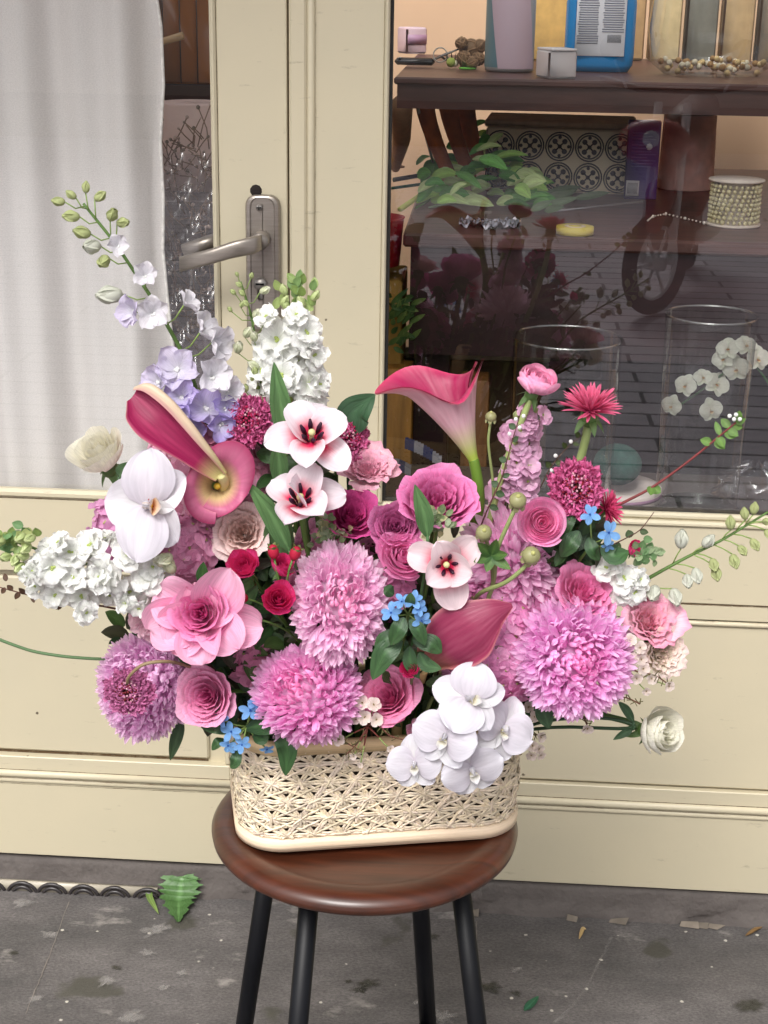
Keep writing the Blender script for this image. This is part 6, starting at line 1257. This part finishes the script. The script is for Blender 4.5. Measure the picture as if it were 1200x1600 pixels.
for px, py, f, s in [(1064, 857, (0, 1, .4), 1.1), (1098, 854, (.5, .6, .4), .9), (1025, 916, (-.3, -.6, .6), 1.1), (1052, 920, (.1, -.8, .6), 1.1), (1073, 898, (0, -.7, .6), .9), (1086, 888, (.1, -.8, .5), .95), (1113, 873, (.1, -.8, .5), .8), (1117, 885, (.1, -.9, .4), .85), (1144, 866, (.2, -.9, .4), .85), (1154, 853, (.4, -.6, .5), .7), (1142, 828, (-.1, 1, .3), .8), (1165, 812, (-.2, 1, .3), .7), (1177, 804, (.1, 1, .3), .7), (1174, 842, (.4, -.8, .4), .75), (1195, 828, (.5, -.6, .4), .7), (1192, 815, (.4, 0, .8), .6)]:
    child('bud', gw if s > .88 else gb, t, P(px, py, 1.405), D(*f), s * 1.12, 0); connect(pd, P(px, py, 1.405), ax(px - 14, py + (8 if f[1] < 0 else 14)), .0007, -.001)
wchild(pd, 'bud_stalks', M_STEM, t)
# hydrangeas
def hyd(label, cx, cy, Y, rx, ry, cols, n, fs=.0145):
    p = P(cx, cy, Y); k = m_per_px(p); t = thing('hydrangea', label, 'hydrangea', root_at(p.x, Y), 'mophead hydrangeas'); ms = [floret(fs, 4, c * .95, c, 1, W=1.05, el=.12, pa=1.35, pb=.5, ruf=.05, nu=5, nv=6, eye=C(190, 190, 130)).mesh('hydrangea_floret', M_PETAL) for c in cols]
    for i in range(n):
        f = (i + .5) / n; th = 1.5 * f ** .55; ph = i * 2.39996; x, y, z = math.sin(th) * math.cos(ph), math.sin(th) * math.sin(ph), math.cos(th)
        child('floret', ms[RNG.integers(len(ms))], t, p + CR * x * rx * k + CU * y * ry * k - CF * (z * .6 * rx * k), D(x + RNG.normal(0, .2), y + RNG.normal(0, .2), z + .15), RNG.uniform(.8, 1.2), RNG.uniform(0, 6))
    stem_to(t, p, D(0, .4, .6), .003, G1); b = MB(); b.ball(p + CF * .004, min(rx, ry) * k * .72, C(150, 110, 120), 12, 8); wchild(b, 'flower_base', M_STEM, t); return t
hyd('dusty rose hydrangea behind the left calla lilies', 322, 760, 1.45, 98, 110, [C(226, 160, 190), C(216, 146, 172), C(232, 178, 198)], 100)
hyd('lilac pink hydrangea between the dusky calla and largest chrysanthemum', 772, 1005, 1.395, 82, 98, [C(244, 170, 216), C(238, 156, 206), C(246, 186, 222)], 100)
hyd('small mauve hydrangea patch behind the big single orchid', 180, 830, 1.42, 34, 50, [C(220, 160, 200)], 16)
hyd('muted pink hydrangea patch between the poms and ranunculus', 590, 905, 1.44, 55, 60, [C(236, 150, 200)], 34)
hyd('pale pink hydrangea florets between the two upper roses and tulip', 505, 850, 1.43, 36, 30, [C(240, 170, 206)], 14)
hyd('pale pink hydrangea florets right of the big single orchid', 292, 855, 1.40, 44, 46, [C(236, 170, 204), C(228, 160, 196)], 26)
hyd('rose pink hydrangea florets between the pale chrysanthemum and pink rose', 850, 935, 1.42, 44, 46, [C(240, 160, 208)], 24)
hyd('pale pink hydrangea florets just right of the red spray roses', 468, 905, 1.40, 26, 34, [C(240, 170, 206)], 12)
hyd('pale pink hydrangea florets between the tall chrysanthemum and blush tulip', 606, 918, 1.40, 30, 30, [C(238, 160, 204)], 14)
hyd('dusty pink hydrangea florets under the open rose beside the cupped rose', 392, 1030, 1.40, 26, 30, [C(236, 160, 196)], 11)
# tweedia
tw_m = [floret(.0105, 5, C(110, 160, 220), C(126, 176, 228), 1, L=1, W=.6, el=.12, pa=1.2, pb=.6, ruf=.03, cup=.1, eye=C(40, 90, 170)).mesh('tweedia_floret', M_PETAL) for _ in range(2)]
def tweedia(label, fls, lvs, Y, bx, by):
    t = thing('blue_tweedia', label, 'tweedia', root_at(P(bx, by, Y).x, Y), 'sky blue star flower sprigs'); b = MB()
    for px, py, f, s in fls:
        o = fl(t, tw_m[RNG.integers(2)], px, py, Y, f, s); connect(b, P(px, py, Y + .003), P(bx, by, Y + .015), .0008, .002)
        c_ = MB(); 
    b.tube(bez(P(bx, by, Y + .015), P(bx, by, Y + .05), t.location + Vector((0, 0, .1)), t.location), .0016, G1, 6); wchild(b, 'stem', M_STEM, t)
    for pl, w_, dz in lvs:
        b = MB(); blade(b, [P(x, y, Y + d) for (x, y), d in zip(pl, dz)], w_, DG, DG2, nrm=-CF + CU * .3, fold=.12, pa=.9, pb=.7, wav=.04); wchild(b, 'leaf', M_LEAF, t)
    return t
tweedia('sky blue star flowers with long dark leaves at the left end of the basket', [(391, 1110, (0, .1, 1), 1.1), (347, 1124, (-.4, .2, .9), .9), (361, 1143, (-.1, .0, 1), 1.05), (357, 1165, (-.2, -.3, .9), .85), (378, 1163, (.1, -.1, 1), .9), (417, 1170, (.2, -.8, .6), .8), (398, 1100, (.3, .5, .8), .8)],
        [([(385, 1138), (425, 1128), (474, 1135)], .023, (.01, -.012, .0)), ([(430, 1140), (450, 1165), (446, 1212)], .021, (.0, -.004, .004)), ([(365, 1140), (340, 1133), (314, 1136)], .017, (.01, 0, .004)), ([(400, 1115), (430, 1105), (445, 1118)], .018, (.02, .01, .0)), ([(372, 1170), (368, 1190), (360, 1200)], .012, (.01, 0, .01)), ([(350, 1155), (340, 1160), (331, 1172)], .010, (.01, .0, .004)), ([(370, 1115), (350, 1108), (335, 1112)], .014, (.02, .01, .0)), ([(395, 1150), (410, 1156), (420, 1150)], .012, (.01, .0, .0))], 1.335, 385, 1135)
tweedia('sky blue star flowers over dark leaves under the blush tulip', [(612, 957, (-.4, .1, .9), 1.0), (628, 940, (-.1, .5, .9), .9), (645, 938, (.2, .5, .9), .95), (658, 970, (.4, -.2, .9), 1.0), (655, 950, (.5, .3, .8), .9)],
        [([(632, 965), (622, 985), (610, 1008)], .016, (.0, -.008, .0)), ([(640, 968), (655, 985), (664, 1008)], .014, (.0, -.006, .0)), ([(640, 950), (641, 938), (642, 926)], .010, (.0, -.006, -.006)), ([(628, 1000), (600, 1020), (582, 1062)], .022, (.01, .0, .004)), ([(645, 1000), (675, 1005), (690, 1020)], .018, (.01, .005, .01)), ([(625, 985), (600, 1000), (585, 1010)], .015, (.012, .006, .01)), ([(640, 1010), (640, 1035), (655, 1060)], .014, (.012, .008, .01)), ([(655, 1020), (665, 1040), (690, 1045)], .014, (.012, .008, .01)), ([(615, 930), (606, 922), (600, 918)], .012, (.014, .01, .01))], 1.315, 638, 960)
tweedia('two sky blue star flowers at right beneath the deep pink gerbera', [(922, 805, (-.1, .5, .9), 1.0), (951, 833, (.2, .1, 1), 1.15), (950, 852, (.1, -.6, .8), .7)],
        [([(905, 830), (890, 850), (876, 870)], .018, (.01, .0, .01)), ([(940, 850), (960, 870), (982, 862)], .020, (.01, .0, .01)), ([(920, 840), (925, 860), (938, 875)], .014, (.01, .0, .01)), ([(900, 800), (885, 820), (880, 850)], .012, (.02, .01, .01))], 1.375, 925, 850)
# waxflower
wx = floret(.0062, 5, C(214, 196, 176), C(240, 226, 220), 1, W=.95, el=.35, pa=1.6, pb=.4, ruf=.02, eye=C(130, 110, 50)).mesh('wax_floret', M_PETAL)
M_TWIG = mat('twig_bark', None, .7, var=.2, vs=90)
def wax(label, fls, tw, Y, base):
    t = thing('waxflower', label, 'waxflower', root_at(P(*base, Y).x, Y), 'cream waxflower sprigs'); b = MB()
    for px, py, f, s in fls: child('floret', wx, t, P(px, py, Y), D(*f), s, RNG.uniform(0, 6)); connect(b, P(px, py, Y + .002), P(base[0] * .5 + px * .5, base[1] * .5 + py * .5, Y + .008), .0006, .001); b.tube([P(base[0] * .5 + px * .5, base[1] * .5 + py * .5, Y + .008), P(*base, Y + .012)], .0008, C(120, 60, 50), 5)
    for pl in tw:
        q = poly([P(x, y, Y) for x, y in pl], 14); b.tube(q, .0007, C(96, 50, 40), 5)
        for i in range(2, 14):
            d = D(RNG.normal(0, 1), RNG.normal(0, 1), .4); b.tube([q[i], Vector(q[i]) + d * .006], .0005, C(86, 80, 44), 4)
    b.tube(bez(P(*base, Y + .012), P(*base, Y + .04), t.location + Vector((0, 0, .1)), t.location), .0012, C(110, 80, 50), 5)
    wchild(b, 'stem', M_TWIG, t)
wax('cream waxflower sprig over the middle of the basket rim', [(566, 1098, (-.1, .2, 1), 1.25), (584, 1101, (.2, .2, 1), 1.25), (570, 1120, (-.1, -.1, 1), 1.3), (588, 1124, (.2, -.1, 1), 1.2), (556, 1124, (-.4, 0, 1), .9), (530, 1155, (-.2, -.1, 1), 1.1), (610, 1170, (.1, -.2, 1), .7), (552, 1182, (0, -.3, 1), .6), (563, 1195, (0, -.3, 1), .5)], [[(572, 1140), (556, 1165), (540, 1180)], [(590, 1130), (608, 1150), (640, 1158)], [(520, 1150), (540, 1160), (562, 1172)]], 1.335, (575, 1135))
wax('cream waxflower sprig between largest chrysanthemum and ivory lisianthus', [(985, 1000, (0, .2, 1), 1.1), (1000, 1012, (.2, 0, 1), 1.1), (988, 1030, (0, 0, 1), 1.1), (1005, 1045, (.2, -.2, 1), 1.1), (1018, 1060, (.2, -.3, 1), 1.0), (1045, 1072, (.4, -.3, 1), 1.0), (995, 1060, (0, -.3, 1), 1.0), (1010, 1080, (0, -.5, 1), .8), (918, 1138, (0, -.6, .8), 1.1), (1002, 1030, (.2, -.3, 1), 1.0)], [[(1000, 1050), (1025, 1055), (1046, 1070)], [(960, 1085), (985, 1092), (1000, 1100)], [(900, 1100), (912, 1120), (918, 1135)]], 1.36, (975, 1040))
wax('cream waxflower sprig at the right end of the basket beside the orchids', [(835, 1120, (.2, .2, 1), 1.0), (826, 1105, (0, .3, 1), 1.0), (845, 1152, (.5, 0, .8), 1.0), (830, 1180, (-.1, -.5, .8), 1.0), (842, 1170, (.4, -.4, .8), 1.0), (832, 1165, (0, -.2, 1), 1.1), (845, 1180, (.4, -.6, .8), .9)], [[(815, 1140), (830, 1145), (845, 1150)]], 1.40, (812, 1125))
# twigs
def twig(label, path, Y, leaves, cl, r=.0011, c=C(120, 50, 44), w_=.010, name='leafy_twig', buds=()):
    pts = [P(x, y, Y) for x, y in path]; t = thing(name, label, 'twig', root_at(pts[0].x, Y)); q = poly(pts, 26); b = MB(); b.tube(q, np.linspace(r * 1.3, r * .6, 26), c, 6)
    b.tube(bez(pts[0], pts[0] + (pts[0] - pts[1]) * .6, t.location + Vector((0, 0, .1)), t.location), r * 1.3, c, 6); wchild(b, 'stem', M_TWIG, t)
    if leaves:
        b = MB()
        for px, py, dx, dy in leaves: a = P(px, py, Y); blade(b, [a, a + (CR * dx - CU * dy) * m_per_px(a) - CF * RNG.uniform(-.004, .008)], w_ * RNG.uniform(.7, 1.1), cl * .8, cl, nv=8, nu=5)
        wchild(b, 'leaves', M_LEAF, t)
    if len(buds):
        b = MB()
        for px, py in buds: b.ball(P(px, py, Y - .003), .0022, WH, 7, 5)
        wchild(b, 'buds', M_PETAL, t)
    return t
gt = C(96, 130, 60)
twig('long reddish twig leaning right across the vases with green leafy tip', [(900, 830), (960, 792), (1015, 765), (1075, 722), (1120, 685), (1150, 660)], 1.44, [(1112, 692, -18, -5), (1118, 688, 12, 14), (1125, 680, -6, -22), (1132, 675, 18, 8), (1140, 668, -12, -14), (1145, 664, 16, 4), (1150, 660, 4, -18), (1150, 662, 14, -8), (1020, 762, 12, 8), (1018, 760, -4, 14), (1138, 670, 14, 12), (1122, 682, 6, 18)], gt, .0013, C(112, 44, 44), .009, buds=[(1140, 650), (1147, 655), (1156, 655), (1150, 648)])
twig('thin dark twig with white specks between pink stock and gerbera', [(760, 800), (785, 745), (800, 690), (815, 640)], 1.43, [(778, 760, -10, -8), (785, 745, 12, -4), (792, 720, -12, -4), (800, 690, 10, -8), (805, 670, -10, -8), (765, 790, 14, 6), (775, 770, 14, 4)], C(60, 84, 50), .0007, C(90, 50, 50), .007, buds=[(806, 655), (818, 650), (796, 678), (812, 668)])
twig('fine dark twig reaching right behind the gerbera stem', [(840, 770), (860, 730), (885, 700), (915, 675)], 1.455, [(860, 730, -8, -8), (868, 722, 10, 2), (885, 700, -8, -8), (895, 692, 10, 4), (905, 684, -6, -10)], C(70, 84, 46), .0006, C(80, 56, 44), .006, buds=[(868, 712), (862, 735), (892, 690)])
twig('brown leafy twig poking out at the far left edge below the stock', [(200, 955), (150, 945), (90, 940), (45, 930), (-10, 915)], 1.39, [(90, 940, -4, -12), (85, 940, 6, 12), (60, 934, -6, -12), (50, 930, 4, 12), (40, 928, -8, -10), (30, 926, -4, 10), (20, 922, -8, -8), (10, 908, -4, -12), (100, 942, 6, -10), (95, 943, -4, 10), (8, 918, -6, 10)], C(84, 60, 44), .0009, C(84, 50, 38), .006)
twig('tangle of fine dark twigs over the cream door right of the blue stars', [(880, 900), (920, 870), (960, 850), (1000, 830), (1022, 800)], 1.44, [(920, 870, -10, -10), (930, 866, 8, 10), (950, 855, -4, -14), (960, 850, 10, 8), (985, 840, -4, -12), (1000, 830, 12, 2), (905, 880, 10, 10), (890, 892, -10, 8)], C(70, 90, 56), .0007, C(84, 50, 44), .008)
# thin curly green stem at the left edge
b = MB(); b.tube(poly([P(-30, 985, 1.36), P(0, 1000, 1.36), P(50, 1018, 1.365), P(100, 1026, 1.37), P(155, 1030, 1.38), P(240, 1030, 1.42), P(330, 1040, 1.46), root_at(P(330, 1040, 1.46).x, 1.46)], 40), .0016, C(90, 118, 80), 7)
tag(b.build('bare_stem', M_STEM), 'bare thin green stem running out to the left edge above the lilac chrysanthemum', 'stem')
# broad leaves
def leafthing(label, pl, w_, c0=DG, c1=DG2, Y=1.4, nrm=None, fold=.15, group='tulip leaves in the bouquet', name='tulip_leaf', cat='leaf', wav=.03):
    pts = [P(x, y, Y + d) for x, y, d in pl]; t = thing(name, label, cat, root_at(pts[0].x, Y), group); b = MB(); blade(b, pts, w_, c0, c1, nrm=nrm, fold=fold, nv=20, pa=.8, pb=.75, wav=wav); wchild(b, 'blade', M_LEAF, t)
    b = MB(); b.tube(bez(pts[0], pts[0] + (pts[0] - pts[1]).normalized() * .03, t.location + Vector((0, 0, .1)), t.location), .0018, c0, 6); wchild(b, 'stalk', M_STEM, t)
tg0, tg1 = C(70, 104, 62), C(92, 128, 78)
leafthing('narrow upright tulip leaf in front of the white stock', [(455, 690, 0), (440, 640, 0), (428, 566, 0)], .022, tg0, tg1, 1.405, fold=.3)
leafthing('slim tulip leaf slanting down left of the lower tulip', [(452, 860, .0), (425, 805, 0), (386, 752, 0)], .020, tg0, tg1, 1.385, fold=.3)
leafthing('pointed tulip leaf before the big orchid pink rose', [(668, 838, 0), (662, 800, -.004), (648, 757, -.004)], .017, tg0, tg1, 1.355, fold=.3)
leafthing('short tulip leaf between the two upper tulips', [(438, 760, 0), (436, 720, 0), (432, 690, 0)], .018, tg0, tg1, 1.41, fold=.3)
leafthing('wide tulip leaf under the lower tulip', [(432, 880, 0), (436, 830, 0), (440, 790, 0)], .030, tg0, tg1, 1.40, fold=.2)
leafthing('dark oval leaf sticking up behind the magenta scabiosa', [(545, 680, 0), (552, 645, 0), (586, 616, 0)], .034, C(44, 74, 50), C(58, 92, 62), 1.46, group='dark oval leaves', name='oval_leaf')
leafthing('dark drooping leaf under the lilac chrysanthemum', [(285, 1125, 0), (275, 1155, 0), (266, 1188, 0)], .013, C(48, 70, 44), C(60, 84, 52), 1.38, group='dark oval leaves', name='oval_leaf')
leafthing('dark pointed leaf under the largest chrysanthemum at left', [(842, 1098, 0), (852, 1118, 0), (858, 1138, 0)], .018, C(48, 74, 48), C(60, 90, 58), 1.37, group='dark oval leaves', name='oval_leaf')
leafthing('slim dark leaf by the stem of the ivory rosebud', [(990, 1128, 0), (978, 1108, 0), (966, 1096, 0)], .009, C(48, 74, 48), C(60, 90, 58), 1.395, group='dark oval leaves', name='oval_leaf')
leafthing('second slim dark leaf below the ivory rosebud stem', [(988, 1140, 0), (975, 1146, 0), (958, 1156, 0)], .008, C(48, 74, 48), C(60, 90, 58), 1.395, group='dark oval leaves', name='oval_leaf')
leafthing('small green leaf between the stock and the open rose', [(322, 915, 0), (316, 898, 0), (318, 878, 0)], .013, C(48, 84, 44), C(64, 104, 54), 1.37, group='dark oval leaves', name='oval_leaf')
leafthing('dark sepal leaf beneath the cream white rose', [(186, 745, 0), (192, 735, 0), (202, 722, 0)], .014, C(58, 84, 52), C(70, 98, 60), 1.40, group='dark oval leaves', name='oval_leaf')
# rosebuds still closed
for lab, px, py, f in (('closed red rosebud above the open spray rose', 428, 868, (-.1, .9, .4)), ('closed red rosebud at the left below the spray roses', 404, 968, (-.6, .2, .6)), ('closed rosebud right between spray rose and tall chrysanthemum', 459, 870, (.4, .9, .4)), ('closed rosebud far left of the spray rose cluster', 382, 935, (-.6, .2, .7))):
    p = P(px, py, 1.35); n = D(*f); t = thing('rosebud', lab, 'flower bud', root_at(p.x, 1.36), 'closed red rosebuds'); b = MB(); b.ball((0, 0, .004), .0055, C(196, 40, 70), 10, 8, sz=1.35); child('bud', b.mesh('bud', M_PETAL), t, p, n)
    b = MB()
    for i in range(5): q, U, V = petal(.017, .008, .8, .7, .3, .1, -.3, nu=5, nv=7, basew=.4); addp(b, place(q, i * 1.257, 1.25, (0, 0, -.004)), pc(C(84, 110, 56), C(110, 120, 66), V), U, V)
    child('calyx', b.mesh('calyx', M_LEAF), t, p, n); stem_to(t, p - n * .004, n, .001, G1)
# silvery stock tips between the roses
for lab, px, py, Y in (('grey green bud cluster under the big orchid pink rose', 683, 812, 1.37), ('grey green bud cluster above the tall oval chrysanthemum', 517, 828, 1.39)):
    t = thing('stock_tip', lab, 'stock', root_at(P(px, py, Y).x, Y), 'grey green stock tips'); b = MB()
    for i in range(40):
        q = P(RNG.normal(px, 12), RNG.normal(py, 9), Y); d = D(RNG.normal(0, .8), RNG.normal(.4, .6), RNG.uniform(.2, 1)); c = [C(150, 164, 130), C(120, 140, 96), C(176, 176, 130)][i % 3]; blade(b, [q, q + d * .009], .006, c * .8, c, nv=6, nu=4)
    wchild(b, 'buds', M_LEAF, t); stem_to(t, P(px, py, Y), D(0, .5, .6), .002, G1)
# foliage that fills the inside of the bouquet
for i, (px, py, Y, rx, ry, lab) in enumerate([(420, 940, 1.42, 60, 70, 'dark leaves showing around the red spray roses'), (660, 1010, 1.41, 80, 60, 'dark leaves between the centre poms and the dusky calla'), (520, 860, 1.46, 90, 60, 'dark leaves behind the magenta rose'), (860, 930, 1.45, 70, 80, 'dark leaves behind the pink rose at right'), (720, 930, 1.45, 90, 70, 'dark leaves behind the blush tulip'), (300, 960, 1.45, 90, 90, 'dark leaves behind the large open rose'), (560, 1080, 1.44, 150, 50, 'dark leaves low along the basket rim'), (840, 1060, 1.44, 60, 50, 'dark leaves low at the right end of the basket'), (330, 1090, 1.44, 60, 40, 'dark leaves low at the left end of the basket'), (440, 740, 1.47, 80, 60, 'dark leaves behind the two upper tulips'), (270, 1020, 1.46, 70, 60, 'dark leaves between the open rose and lilac chrysanthemum'), (370, 860, 1.46, 80, 70, 'dark leaves behind the blush lisianthus'), (480, 1000, 1.45, 90, 60, 'dark leaves between the two centre chrysanthemums'), (400, 1000, 1.42, 50, 60, 'dark leaves right of the large open rose'), (890, 850, 1.43, 34, 34, 'bronze green leaves under the right scabiosa')]):
    p = P(px, py, Y); t = thing('filler_foliage', lab, 'foliage', root_at(p.x, Y), 'dark filler foliage'); b = MB(); k = m_per_px(p)
    for j in range(110):
        a = p + CR * RNG.normal(0, .5) * rx * k + CU * RNG.normal(0, .5) * ry * k + CF * RNG.normal(.006, .020); d = D(RNG.normal(0, 1), RNG.normal(0.2, 1), RNG.normal(.2, .5)) * RNG.uniform(.018, .034); c = [C(40, 66, 38), C(54, 84, 44), C(70, 96, 50), C(60, 60, 40)][RNG.integers(4)]
        blade(b, [a, a + d * .5 + Vector((0, 0, .003)), a + d], RNG.uniform(.010, .018), c * .8, c, nrm=D(RNG.normal(0, .4), .4, 1), nv=8, nu=5)
    wchild(b, 'leaves', M_LEAF, t); stem_to(t, p, D(0, .5, .4), .0016, G2)
